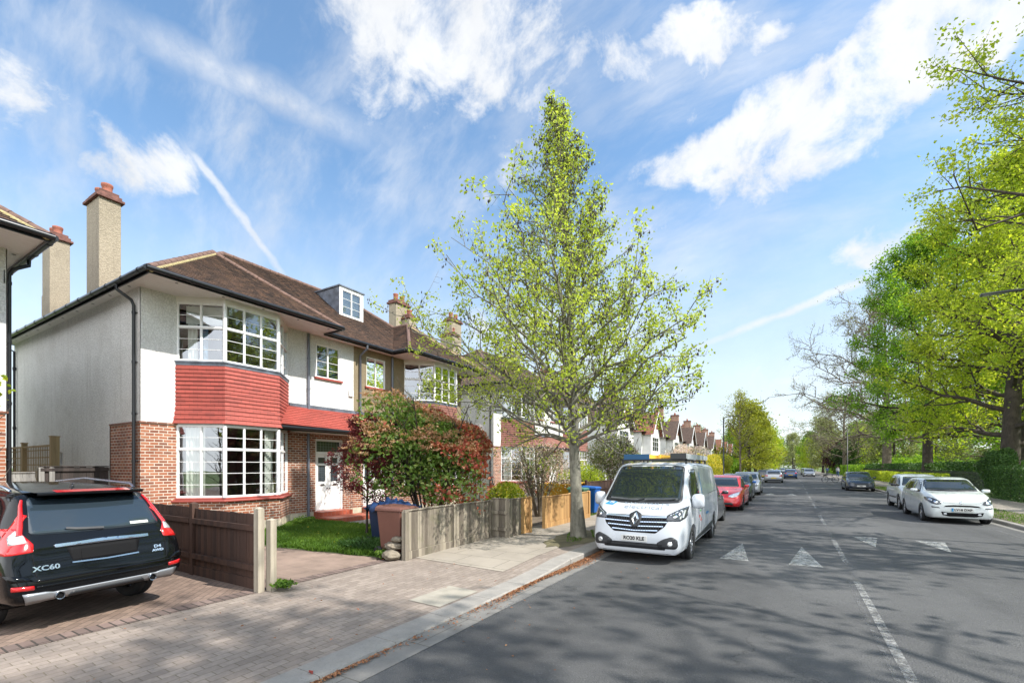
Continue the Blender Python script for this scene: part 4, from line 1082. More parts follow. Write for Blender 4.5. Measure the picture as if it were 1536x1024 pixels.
def plate(root, x, z, txt, m='plate_w', sign=1, y=0, size=.082, band=False, tilt=0, w=.26, name='number_plate'):
    b = MB(); b.box(x-.008, x+.008, y-w, y+w, z-.056, z+.056); 
    o = b.build(name, M[m], root, bevel=.003)
    if band: g = MB(); g.box(x+sign*.006, x+sign*.0095, y+sign*w*.98*-1, y+sign*(w*.98-.05)*-1, z-.054, z+.054); g.build('plate_band', M['blue_ink'], o)
    if txt:
        g = MB(); add_text(g, txt, size, lambda a, c: (x+sign*.0105, y+sign*a*1.0+(sign*.02 if band else 0), z+c*1.15), 1.18, bold=.003); g.build('plate_text', M['ink'], o)
    return o

PROF = {
 # x frac front(+)->rear in metres handled by caller scaling: x, zb, zsh, zt, w, wsh, wt  (normalised L=4, W=.85 half, H=1.5)
 'hatch': [(-2.0,.36,.62,.66,.66,.62,.55), (-1.95,.28,.80,.90,.76,.70,.60), (-1.85,.24,.93,1.12,.81,.76,.60), (-1.70,.22,.98,1.33,.835,.79,.60), (-1.5,.20,.99,1.42,.845,.80,.62), (-1.0,.19,.975,1.475,.85,.81,.64),
           (-.4,.18,.96,1.50,.85,.81,.65), (.1,.18,.945,1.47,.85,.81,.63), (.5,.18,.935,1.28,.85,.80,.62), (.9,.18,.925,1.04,.845,.80,.66), (1.05,.18,.915,.965,.84,.795,.70), (1.4,.19,.84,.90,.83,.77,.66), (1.7,.20,.74,.80,.79,.70,.6), (1.88,.21,.63,.69,.72,.62,.52), (1.97,.24,.54,.58,.62,.54,.45), (2.0,.32,.47,.50,.52,.48,.4)],
 'suv': [(-2.0,.42,.66,.70,.68,.64,.55), (-1.96,.30,.86,.92,.78,.73,.62), (-1.86,.26,.96,1.15,.825,.78,.60), (-1.66,.24,1.02,1.40,.845,.80,.60), (-1.45,.22,1.03,1.48,.85,.80,.62), (-1.0,.21,1.01,1.55,.85,.81,.64),
           (-.3,.21,.99,1.57,.85,.81,.65), (.2,.21,.98,1.52,.85,.81,.63), (.6,.21,.97,1.30,.85,.80,.62), (.95,.21,.96,1.06,.845,.80,.66), (1.1,.21,.95,1.0,.84,.795,.70), (1.5,.22,.90,.95,.83,.77,.66), (1.8,.23,.82,.86,.79,.72,.6), (1.93,.25,.70,.74,.72,.64,.52), (1.98,.30,.58,.62,.65,.56,.45), (2.0,.38,.5,.54,.56,.5,.4)],
 'sedan': [(-2.0,.40,.62,.66,.64,.60,.5), (-1.96,.30,.80,.86,.74,.68,.56), (-1.85,.26,.88,.96,.80,.74,.56), (-1.5,.22,.92,1.08,.84,.78,.56), (-1.0,.19,.93,1.28,.85,.80,.58), (-.5,.18,.92,1.40,.85,.80,.60),
           (-.05,.18,.91,1.44,.85,.80,.61), (.3,.18,.90,1.38,.85,.80,.60), (.7,.18,.89,1.16,.85,.80,.62), (1.0,.18,.88,.96,.845,.79,.66), (1.15,.18,.86,.91,.84,.785,.68), (1.5,.19,.78,.83,.82,.75,.62), (1.78,.20,.67,.72,.77,.67,.55), (1.93,.21,.56,.6,.68,.56,.45), (1.98,.24,.48,.52,.6,.5,.4), (2.0,.3,.42,.46,.5,.45,.35)],
}
def scaled(kind, L, W, H):
    ref = {'hatch': 1.5, 'suv': 1.57, 'sedan': 1.44}[kind]; sx, sy, sz = L/4, W/1.7, H/ref
    return [(r[0]*sx, r[1]*sz, r[2]*sz, r[3]*sz, r[4]*sy, r[5]*sy, r[6]*sy) for r in PROF[kind]], sx, sy, sz

def generic_car(name, label, cat, kind, pm, loc, rz, L=4.0, W=1.7, H=1.5, group=None, plate_f='', coarse=False, mirror=None, rimm='alloy', front='dark', detail=True, frontgrille=True, z=ZR):
    root = empty(name, (loc[0], loc[1], z), rz, label, cat, group)
    tab, sx, sy, sz = scaled(kind, L, W, H); wr = .31*sz if kind != 'suv' else .34*sz
    wx = (1.22*sx, -1.28*sx)
    body, bvh = car_body(tab, wx, wr*1.12, pm, root, step=.12 if coarse else .06)
    S = lambda P, a=sx, b=sz: [(p[0]*a, p[1]*b) for p in P]
    top = {'hatch': 1.41, 'suv': 1.46, 'sedan': 1.345}[kind]; bl = {'hatch': .99, 'suv': 1.04, 'sedan': .95}[kind]
    if kind == 'sedan': wins = [[(.93, bl), (.12, top), (-.18, top), (-.18, bl)], [(-.24, bl), (-.24, top), (-.65, 1.28), (-1.25, 1.06), (-1.15, bl)]]
    else: wins = [[(.86, bl), (.28, top), (-.18, top), (-.18, bl)], [(-.24, bl), (-.24, top), (-1.12, top-.01), (-1.26, bl+.02)], [(-1.30, bl+.03), (-1.2, top-.02), (-1.45, top-.06), (-1.62, bl+.08)]]
    side_glass(bvh, [S(w) for w in wins], root)
    b = MB(); yy = sy; hz = top-.0
    decal(bvh, b, 'x', 1, rounded([(-.66*yy, (bl+.02)*sz), (.66*yy, (bl+.02)*sz), (.52*yy, (top+.0)*sz), (-.52*yy, (top+.0)*sz)], .06), .004, .1); b.build('windscreen', M['carglass'], root, smooth=True)
    b = MB(); zt = {'hatch': 1.33, 'suv': 1.38, 'sedan': 1.3}[kind]; zl = {'hatch': 1.0, 'suv': 1.04, 'sedan': 1.0}[kind]
    decal(bvh, b, 'x', -1, rounded([(-.58*yy, zl*sz), (.58*yy, zl*sz), (.48*yy, zt*sz), (-.48*yy, zt*sz)], .06), .004, .1); b.build('rear_window', M['carglass_b'], root, smooth=True)
    for s in (1, -1):
        b = MB(); decal(bvh, b, 'x', 1, rounded([(s*p[0]*yy, p[1]*sz) for p in [(.36, .60), (.50, .57), (.66, .62), (.76, .76), (.72, .79), (.52, .72), (.38, .655)]], .02), .006, .08)
        b.build('headlight', M['lens_white' if front != 'dark' else 'lens_dark'], root, smooth=True)
        b = MB(); decal(bvh, b, 'x', -1, rounded([(s*p[0]*yy, p[1]*sz) for p in [(.5, .80), (.76, .78), (.79, .95), (.74, 1.02), (.6, .93), (.5, .92)]], .02), .006, .08)
        b.build('tail_light', M['lens_red'], root, smooth=True)
    b = MB()
    if frontgrille: decal(bvh, b, 'x', 1, rounded([(-.42*yy, .46*sz), (.42*yy, .46*sz), (.36*yy, .60*sz), (-.36*yy, .60*sz)], .03), .004, .1)
    decal(bvh, b, 'x', 1, rounded([(-.56*yy, .27*sz), (.56*yy, .27*sz), (.5*yy, .38*sz), (-.5*yy, .38*sz)], .03), .005, .1)
    b.build('grille', M['trim'], root, smooth=True)
    b = MB(); decal(bvh, b, 'x', -1, rounded([(-.66*yy, .26*sz), (.66*yy, .26*sz), (.62*yy, .42*sz), (-.62*yy, .42*sz)], .03), .005, .1); b.build('rear_bumper', M['trim'], root, smooth=True)
    b = MB()
    for s in (1, -1): decal(bvh, b, 'y', s, S([(-.88, .2), (.82, .2), (.84, .27), (-.9, .27)]), .008, .12)
    b.build('sill_trim', M['trim'], root)
    plate(root, L/2+.005, .42*sz, plate_f); plate(root, -L/2-.01, .60*sz, '', 'plate_y', -1)
    mirror_part(root, .62*sx, .80*yy, (bl+.0)*sz, mirror or pm, .9)
    if not coarse:
        seams(bvh, [S([(.86, .32), (.88, .6), (.84, bl-.05)]), S([(-.21, .26), (-.21, bl-.02)]), S([(-1.12, .5), (-1.2, .8), (-1.1, bl-.02)])], root)
        b = MB()
        for x_ in (-.08, -.95):
            for s in (1, -1): decal(bvh, b, 'y', s, rrect((x_-.09)*sx, (x_+.09)*sx, (bl-.13)*sz, (bl-.10)*sz, .012, 2), .018, .1)
        b.build('door_handle', M[pm], root, smooth=True)
    add_wheels(root, wx, wr, .205, W-.24, wr*.66, 10, 0, coarse, rimm)
    return root, bvh, body

# ------------------------------------------------------------------ white van
def van():
    M['satin'] = plain('satin_trim', (.30, .31, .33), .38, .7)
    root = empty('van', (-2.50, 11.28, ZR), -PI/2, 'white electrician van with roof ladders parked facing the camera at the left kerb', 'van')
    root.scale = (1, .955, 1)
    T = [(-2.54,.50,.9,.96,.86,.84,.74), (-2.52,.36,1.1,1.5,.93,.9,.76), (-2.48,.30,1.16,1.82,.955,.93,.78), (-2.40,.27,1.17,1.90,.965,.94,.79), (-1.5,.25,1.17,1.955,.975,.95,.80), (0,.25,1.16,1.97,.978,.95,.80), (.75,.25,1.15,1.955,.978,.95,.79),
         (1.0,.25,1.15,1.91,.978,.95,.785), (1.2,.25,1.14,1.79,.978,.95,.785), (1.5,.25,1.13,1.53,.975,.945,.80), (1.80,.24,1.12,1.27,.968,.93,.82), (1.92,.24,1.10,1.185,.96,.92,.82), (2.15,.23,1.02,1.10,.94,.89,.78), (2.32,.21,.92,1.0,.91,.84,.72), (2.43,.20,.78,.86,.87,.78,.66), (2.50,.21,.60,.68,.80,.70,.58), (2.535,.26,.46,.52,.70,.6,.5)]
    body, bvh = car_body(T, (1.60, -1.52), .375, 'p_white', root)
    D = lambda nm, m, axis, s, poly, d=.004, cell=.06, par=root, rd=.03: (lambda b: (decal(bvh, b, axis, s, rounded(poly, rd) if rd else poly, d, cell), b.build(nm, M[m], par, smooth=True))[1])(MB())
    # windscreen
    D('windscreen_seal', 'trim', 'x', 1, [(-.82, 1.155), (-.4, 1.125), (.4, 1.125), (.82, 1.155), (.72, 1.865), (.4, 1.895), (-.4, 1.895), (-.72, 1.865)], .003, .08, rd=.08)
    D('windscreen', 'carglass', 'x', 1, [(-.775, 1.205), (-.4, 1.18), (.4, 1.18), (.775, 1.205), (.69, 1.835), (.4, 1.86), (-.4, 1.86), (-.69, 1.835)], .006, .08, rd=.08)
    b = MB()
    for s in (1,): stroke(bvh, b, 'x', 1, [(-.70, 1.175), (-.1, 1.15), (.05, 1.20)], .018, .03); stroke(bvh, b, 'x', 1, [(.10, 1.165), (.6, 1.185), (.68, 1.2)], .018, .03)
    b.build('wiper', M['trim'], root)
    # grille
    D('grille', 'ink', 'x', 1, [(-.68, .92), (.68, .92), (.60, .74), (.42, .60), (-.42, .60), (-.60, .74)], .006, .05, rd=.03)
    b = MB()
    for z, w in ((.905, .68), (.815, .63), (.735, .56), (.655, .46)):
        b = MB(); stroke(bvh, b, 'x', 1, [(-w, z), (-w*.6, z-.008), (0, z-.02), (w*.6, z-.008), (w, z)], .018 if z < .9 else .026, .008)
        b.build('grille_bar', M['bluechrome'], root, smooth=True)
    b = MB()
    for i in range(24):
        yy = -.58+1.16*i/23
        stroke(bvh, b, 'x', 1, [(yy, .62+max(0, abs(yy)-.42)*.7), (yy, .89)], .008, .009)
    b.build('grille_mesh', M['trim'], root)
    D('badge_surround', 'trim', 'x', 1, [(0, 1.0), (.13, .93), (.10, .74), (0, .67), (-.10, .74), (-.13, .93)], .012, .05, rd=.02)
    b = MB(); out = [(0, .975), (.085, .838), (0, .70), (-.085, .838)]; inn = [(0, .90), (.032, .838), (0, .775), (-.032, .838)]
    for i in range(4):
        j = (i+1) % 4
        a = [proj(bvh, 'x', 1, *q, .03)[0] for q in (out[i], out[j])]; mid_ = [proj(bvh, 'x', 1, (out[k][0]+inn[k][0])/2, (out[k][1]+inn[k][1])/2, .055)[0] for k in (i, j)]; c = [proj(bvh, 'x', 1, *q, .03)[0] for q in (inn[i], inn[j])]
        b.quad(a[0], a[1], mid_[1], mid_[0]); b.quad(mid_[0], mid_[1], c[1], c[0])
    b.build('badge', M['chrome'], root)
    # headlights: swept, with a dark inner unit and light strips
    for s in (1, -1):
        P = lambda L: [(s*p[0], p[1]) for p in L]
        h = D('headlight', 'lens_dark', 'x', 1, P([(.60, .835), (.86, .835), (.925, .885), (.935, 1.10), (.82, 1.05), (.62, .935)]), .008, .04, rd=.015)
        b = MB(); stroke(bvh, b, 'x', 1, P([(.885, .90), (.90, 1.03)]), .02, .014); stroke(bvh, b, 'x', 1, P([(.85, .875), (.868, 1.02)]), .02, .014); stroke(bvh, b, 'x', 1, P([(.68, .935), (.86, 1.03)]), .014, .012)
        b.build('light_strip', M['lens_white'], h); b = MB(); decal(bvh, b, 'x', 1, P(circ(.77, .92, .045)), .012); b.build('lamp', M['chrome'], h, smooth=True)
        h2_ = D('headlight_wing', 'lens_dark', 'y', s, [(2.0, .93), (2.30, .86), (2.36, .92), (2.30, .99), (1.98, 1.085)], .008, .05, rd=.02)
        f = D('fog_lamp_surround', 'trim', 'x', 1, P([(.50, .33), (.80, .33), (.84, .38), (.83, .50), (.74, .56), (.56, .50), (.44, .42)]), .008, .05, rd=.04)
        b = MB(); decal(bvh, b, 'x', 1, P(circ(.70, .42, .045)), .016, .04); b.build('fog_lamp', M['lens_white'], f, smooth=True)
    D('lower_grille', 'trim', 'x', 1, [(-.62, .30), (.62, .30), (.6, .41), (-.6, .41)], .006, .07)
    b = MB()
    for z in (.325, .35, .375, .395): stroke(bvh, b, 'x', 1, [(-.56, z), (0, z), (.56, z)], .008, .012)
    b.build('intake_bar', M['ink'], root)
    b = MB(); stroke(bvh, b, 'x', 1, [(-.80, .225), (-.4, .215), (.4, .215), (.80, .225)], .03, .006); b.build('splitter', M['trim'], root)
    plate(root, 2.545, .485, 'RO20 KLE')
    # side glass, doors
    for s in (1, -1):
        D('side_window_seal', 'trim', 'y', s, [(1.56, 1.12), (1.50, 1.36), (1.12, 1.80), (.62, 1.83), (.60, 1.12)], .003, .1, rd=.06)
        D('side_window', 'carglass', 'y', s, [(1.50, 1.155), (1.44, 1.36), (1.10, 1.765), (.66, 1.79), (.64, 1.155)], .006, .1, rd=.06)
        D('sill_trim', 'trim', 'y', s, [(-1.12, .26), (1.20, .26), (1.24, .40), (-1.16, .52)], .008, .12, rd=.02)
    seams(bvh, [[(.55, .42), (.55, 1.88)], [(1.70, .85), (1.72, 1.05), (1.60, 1.12)], [(-.62, .5), (-.62, 1.88), (.5, 1.90)], [(-2.36, .4), (-2.36, 1.85)], [(-.62, 1.22), (-2.36, 1.24)]], root, w=.010)
    b = MB()
    for s in (1, -1):
        for x_ in (.70, .40): decal(bvh, b, 'y', s, rrect(x_-.09, x_+.09, 1.0, 1.05, .02, 2), .02, .1)
    b.build('door_handle', M['trim'], root, smooth=True)
    # lettering: a blue S flag and two lines on the bonnet; marks along the side
    def bon(y0, x0): return lambda a, c: proj(bvh, 'z', 1, x0+c*1.0, y0-a*-1, .005)[0] or (x0, y0, 1.2)
    # viewer reads the bonnet from the front: text right = -y in car frame when facing it -> +y on viewer's left... 
    fn = lambda a, c: (proj(bvh, 'z', 1, 2.16-c, -.10+a, .004)[0] or Vector((2.1, 0, 1.1)))
    def bonnet(s_, size, y0, x0, m, sx=1.2, bold=.0, nm='lettering'):
        b = MB(); add_text(b, s_, size, lambda a, c: (proj(bvh, 'z', 1, x0-c*-1 if False else x0-c*1.0*(-1 if False else -1)*-1, y0+a, .004)[0] or Vector((2.1, 0, 1.1))), sx, bold=bold); return b.build(nm, M[m], root)
    b = MB()
    for t_, y0, x0, sz_, sx_, m in (('STEWARTS', .14, 2.10, .10, 1.9, 'grey_ink'), ('electrical', .10, 2.235, .12, 1.8, 'grey_ink')):
        b = MB(); add_text(b, t_, sz_, lambda a, c: (proj(bvh, 'z', 1, x0-c*1.25, y0+a, .004)[0] or Vector((2.1, 0, 1.1))), sx_); b.build('lettering', M[m], root)
    b = MB(); decal(bvh, b, 'z', 1, [(2.16, -.74), (2.18, -.56), (1.99, -.47), (1.96, -.66)], .004, .05); lg = b.build('logo', M['blue_ink'], root)
    b = MB(); add_text(b, 'S', .15, lambda a, c: (proj(bvh, 'z', 1, 2.07-c, -.605+a, .008)[0] or Vector((2.1, 0, 1.1))), 1.7, bold=.004); b.build('logo_letter', M['p_white'], lg)
    for t_, x0, z0, sz_, m, rot in (('stewarts', .22, 1.42, .17, 'blue_ink', 1), ('electrical', -.3, .80, .10, 'blue_ink', 0), ('24hr', .80, .80, .09, 'red_ink', 0), ('call', .66, .72, .09, 'red_ink', 0), ('eco', .68, .92, .08, 'green_ink', 0)):
        for s in (1,):   # heading -Y: the roadside flank is car-left (+y)
            b = MB(); add_text(b, t_, sz_, (lambda a, c: (proj(bvh, 'y', 1, x0-a, z0+c, .004)[0] or Vector((x0, .97, z0)))) if not rot else (lambda a, c: (proj(bvh, 'y', 1, x0-c, z0-a, .004)[0] or Vector((x0, .97, z0)))), 1.1, bold=.004); b.build('side_lettering', M[m], root)
    mirror_part(root, 1.52, .93, 1.12, 'p_white', 1.15, .26)
    b = MB()
    for s in (1, -1): b.box(-2.555, -2.50, s*.78, s*.90, .9, 1.35)
    b.build('tail_light', M['lens_red'], root, bevel=.01)
    plate(root, -2.55, .7, '', 'plate_y', -1)
    add_wheels(root, (1.60, -1.52), .335, .215, 1.70, .215, 10, 1)
    b = MB()   # roof rack
    for x_ in (1.0, .1, -.8, -1.7):
        b.box(x_-.025, x_+.025, -.72, .72, 2.0, 2.025)
        for s in (1, -1): b.box(x_-.03, x_+.03, s*.70, s*.74, 1.92, 2.01)
    b.box(.98, 1.03, -.74, .74, 1.99, 2.04)
    b.build('roof_rack', M['darkmetal'], root)
    return root
VAN = van()
def on_van(x, y, z): return (VAN.location.x+y*.955, VAN.location.y-x, z+ZR)
def ladder(name, label, m, y0, y1, xf, xr, z, h=.07, endm=None, rungs=12):
    o = on_van(0, 0, 0); root = empty(name, on_van((xf+xr)/2, (y0+y1)/2, z), 0, label, 'ladder')
    b = MB(); 
    for yy in (y0, y1): a = on_van(xf, yy, z); c = on_van(xr, yy, z); b.box(a[0]-.016, a[0]+.016, a[1], c[1], a[2], a[2]+h)
    b.build('rail', M[m], root, off=tuple(root.location), bevel=.003)
    b = MB()
    for i in range(rungs):
        x_ = xf+(xr-xf)*(i+.5)/rungs; a, c = on_van(x_, y0, z), on_van(x_, y1, z)
        b.tube([(a[0]+.016, a[1], a[2]+h/2), (c[0]-.016, c[1], a[2]+h/2)], .016, 8)
    b.build('rung', M[m if not endm else 'metal'], root, off=tuple(root.location))
    if endm:
        b = MB(); a, c = on_van(xf, y0, z), on_van(xf, y1, z); b.box(a[0]-.02, c[0]+.02, a[1]-.015, a[1]+.02, a[2]-.01, a[2]+h+.01); b.build('end_cap', M[endm], root, off=tuple(root.location), bevel=.008)
    return root
# yellow step ladders with a blue end, on the driver's right as seen, then the grey ladder
ladder('ladder', 'yellow glass fibre ladder with a blue end on the van roof', 'ladder', -.66, -.10, 1.06, -1.2, 2.03, .10, 'navy_case')
ladder('ladder', 'second yellow ladder lying by the roof centre of the van', 'ladder', .02, .34, .55, -1.6, 2.03, .11)
ladder('ladder', 'grey aluminium ladder along the roadside edge of the van roof', 'ladder_grey', .42, .72, 1.10, -2.0, 2.03, .11, 'darkmetal')

# ------------------------------------------------------------------ black SUV in the driveway, seen from behind
def volvo():
    root = empty('parked_car', (-9.03, 1.85, .0), PI+R(8), 'black estate SUV parked nose in on the brick driveway at the left edge', 'car')
    root.scale = (.95, .90, .965)
    T = [(-2.32,.44,.60,.64,.80,.76,.66), (-2.29,.38,.66,.72,.88,.84,.72), (-2.25,.36,.80,.90,.925,.88,.74), (-2.19,.35,.90,1.03,.94,.895,.74), (-2.08,.34,.97,1.20,.945,.90,.70), (-1.90,.32,1.02,1.43,.945,.90,.67), (-1.78,.25,1.03,1.53,.945,.90,.67), (-1.6,.25,1.03,1.575,.945,.895,.68), (-1.0,.24,1.01,1.62,.945,.89,.69),
         (0,.24,.99,1.64,.945,.885,.69), (.4,.24,.98,1.56,.945,.88,.68), (.9,.24,.97,1.26,.94,.88,.70), (1.2,.24,.96,1.04,.935,.87,.74), (1.7,.24,.9,.97,.91,.83,.7), (2.1,.26,.78,.86,.84,.74,.6), (2.25,.3,.66,.72,.76,.64,.5), (2.31,.4,.55,.6,.65,.55,.4)]
    body, bvh = car_body(T, (1.42, -1.34), .405, 'p_black', root, step=.045)
    def D(nm, m, axis, s, poly, d=.004, cell=.05, par=root, rd=.03):
        b = MB(); decal(bvh, b, axis, s, rounded(poly, rd) if rd else poly, d, cell); return b.build(nm, M[m], par, smooth=True)
    D('rear_window', 'carglass_b', 'x', -1, [(-.70, 1.10), (-.3, 1.085), (.3, 1.085), (.70, 1.10), (.60, 1.50), (-.60, 1.50)], .005, .06, rd=.06)
    for s in (1, -1):
        P = lambda L: [(s*p[0], p[1]) for p in L]
        tl = D('tail_light', 'lens_red', 'x', -1, P([(.77, 1.17), (.84, 1.17), (.895, 1.10), (.925, .90), (.70, .92), (.685, 1.0), (.74, 1.09)]), .010, .035, rd=.012)
        b = MB(); decal(bvh, b, 'x', -1, P([(.735, 1.02), (.745, 1.09), (.775, 1.15), (.84, 1.08), (.86, 1.0)]), .015, .03); b.build('clear_lens', M['lens_white'], tl, smooth=True)
        b = MB(); pp = []
        for x_, y_, z_ in ((-2.14, .80, 1.12), (-2.08, .77, 1.20), (-1.99, .725, 1.32), (-1.90, .685, 1.42), (-1.84, .65, 1.48)):
            h_ = bvh.find_nearest(Vector((x_, s*y_, z_))); pp.append(h_[0]+h_[1]*.004)
        b.tube(pp, [.03, .028, .024, .020, .014], 8); b.build('light_arm', M['lens_red'], tl)
        sw = D('tail_light_side', 'lens_red', 'y', s, [(-2.17, .90), (-1.96, .905), (-1.92, .95), (-1.96, 1.06), (-1.97, 1.20), (-1.95, 1.32), (-1.99, 1.31), (-2.05, 1.20), (-2.13, 1.10)], .009, .04, rd=.015)
        D('reflector', 'lens_red', 'x', -1, P([(.72, .52), (.90, .53), (.90, .58), (.72, .565)]), .008, .05, rd=.01)
        b = MB(); b.lathe([(.045, -.02), (.048, .03), (.04, .032), (.036, -.02)], (-2.335, s*.50, .415), 'x', 18); b.lathe([(.036, .0), (.001, .0)], (-2.335, s*.50, .415), 'x', 18, mi=1); b.build('exhaust_tip', [M['chrome'], M['ink']], root)
        b = MB(); b.tube([(-1.62, s*.66, 1.575), (-1.50, s*.68, 1.625), (-.3, s*.69, 1.685), (.5, s*.68, 1.63), (.62, s*.67, 1.58)], .016, 8); b.build('roof_rail', M['bluechrome'], root)
    side_glass(bvh, [[(.95, 1.06), (.40, 1.48), (-.12, 1.52), (-.12, 1.06)], [(-.20, 1.06), (-.20, 1.52), (-.98, 1.50), (-1.12, 1.08)], [(-1.18, 1.10), (-1.08, 1.49), (-1.48, 1.46), (-1.74, 1.20)]], root)
    seams(bvh, [[(-.16, .35), (-.16, 1.04)], [(-1.0, .5), (-1.18, .8), (-1.14, 1.05)], [(1.0, .4), (1.0, 1.0)]], root)
    b = MB()
    for l in ([(-.72, 1.08), (-.70, .66), (-.66, .615), (.66, .615), (.70, .66), (.72, 1.08)],): stroke(bvh, b, 'x', -1, l, .008, .003)
    b.build('tailgate_seam', M['ink'], root)
    # spoiler with the long brake light, plate recess, chrome bars, bumper ridges
    b = MB(); n = 13; up, lo = [], []
    for i in range(n):
        y = -.57+1.14*i/(n-1); k = 1-(y/.57)**2*.22
        up.append((-1.93-.0*k, y, 1.545*1+.02*k)); lo.append((-1.93, y, 1.515+.018*k))
    rear = [(-2.0-.05*(1-(p[1]/.66)**2), p[1], p[2]-.002) for p in up]; front = [(-1.62, p[1], 1.578+.018*(1-(p[1]/.7)**2)) for p in up]; rl = [(p[0]+.01, p[1], p[2]-.035) for p in rear]; fl_ = [(-1.70, p[1], 1.52) for p in up]
    rows = [fl_, rl, rear, up, front]; vs = [p for r in rows for p in r]
    b.add(vs, [(i*n+j, i*n+j+1, (i+1)*n+j+1, (i+1)*n+j) for i in range(4) for j in range(n-1)], 0, True); sp = b.build('spoiler', M['p_black'], root)
    b = MB(); b.add([(-2.0-.05*(1-(y/.66)**2)-.004, y, 1.560+.0*y) for y in (-.4, -.2, 0, .2, .4)]+[(-1.925, y, 1.584) for y in (-.4, -.2, 0, .2, .4)], [(i, i+1, i+6, i+5) for i in range(4)]); b.build('brake_light', M['lens_red'], sp)
    D('plate_recess', 'ink', 'x', -1, [(-.40, .94), (.40, .94), (.34, .75), (-.34, .75)], .003, .06, rd=.03)
    b = MB(); stroke(bvh, b, 'x', -1, [(-.50, .955), (0, .97), (.50, .955)], .030, .022); decal(bvh, b, 'x', -1, [(-.50, .94), (.50, .94), (.50, .972), (0, .985), (-.50, .972)], .022, .06, skirt=.03)
    b.build('chrome_bar', M['bluechrome'], root, smooth=True)
    b = MB(); stroke(bvh, b, 'x', -1, [(-.36, .755), (0, .745), (.36, .755)], .016, .012); b.build('lower_chrome_line', M['bluechrome'], root)
    pb = MB(); decal(bvh, pb, 'x', -1, [(-.26, .78), (.26, .78), (.26, .89), (-.26, .89)], .008, .08); pb.build('number_plate', M['ink'], root)
    b = MB(); decal(bvh, b, 'x', -1, [(-.90, .62), (.90, .62), (.93, .70), (.82, .68), (.7, .60), (-.7, .60), (-.82, .68), (-.93, .70)], .022, .06, skirt=.04); b.build('bumper_step', M['p_black'], root, smooth=True)
    b = MB(); decal(bvh, b, 'x', -1, [(-.70, .535), (.70, .535), (.70, .555), (-.70, .555)], .012, .06); b.build('bumper_crease', M['p_black'], root, smooth=True)
    b = MB(); decal(bvh, b, 'x', -1, [(-.78, .375), (-.6, .385), (.6, .385), (.78, .375), (.82, .49), (.62, .48), (.55, .465), (-.55, .465), (-.62, .48), (-.82, .49)], .016, .05, skirt=.05); b.build('skid_plate', M['satin'], root, smooth=True)
    D('diffuser', 'trim', 'x', -1, [(-.42, .39), (.42, .39), (.38, .44), (-.38, .44)], .022, .06, rd=.02)
    b = MB(); stroke(bvh, b, 'x', -1, [(-.02, 1.10), (.25, 1.115), (.36, 1.13)], .022, .03); b.build('wiper', M['trim'], root)
    b = MB(); decal(bvh, b, 'x', -1, [(-.56, 1.115), (-.34, 1.115), (-.34, 1.145), (-.56, 1.145)], .009, .08); b.build('window_sticker', M['plate_w'], root)
    # seen from behind, the viewer's right is -y
    for t_, y0, z0, sz_, sx_ in (('XC60', .60, .735, .075, 1.35), ('D4', -.60, .80, .05, 1.5), ('AWD', -.60, .75, .042, 1.4)):
        b = MB(); add_text(b, t_, sz_, lambda a, c: (proj(bvh, 'x', -1, y0-a, z0+c, .009)[0] or Vector((-2.3, y0, z0))), sx_, bold=.002); b.build('model_lettering', M['chrome'], root)
    b = MB(); b.lathe([(.045, 0), (.04, .02), (.015, .05), (.001, .06)], (-1.45, -.02, 1.595), n=12); b.v = [(p[0]*1.0, p[1]*.5, p[2]) for p in b.v]; b.build('antenna', M['p_black'], root)
    for s in (1, -1): pass
    b = MB(); stroke(bvh, b, 'y', 1, [(-2.1, .56), (-1.8, .60), (1.9, .60)], .012, .008); stroke(bvh, b, 'y', -1, [(-2.1, .56), (-1.8, .60), (1.9, .60)], .012, .008); b.build('side_crease', M['trim'], root)
    mirror_part(root, .85, .86, 1.02, 'p_black', 1.0, .16)
    add_wheels(root, (1.42, -1.34), .36, .245, 1.60, .235, 5, 0)
    return root
volvo()

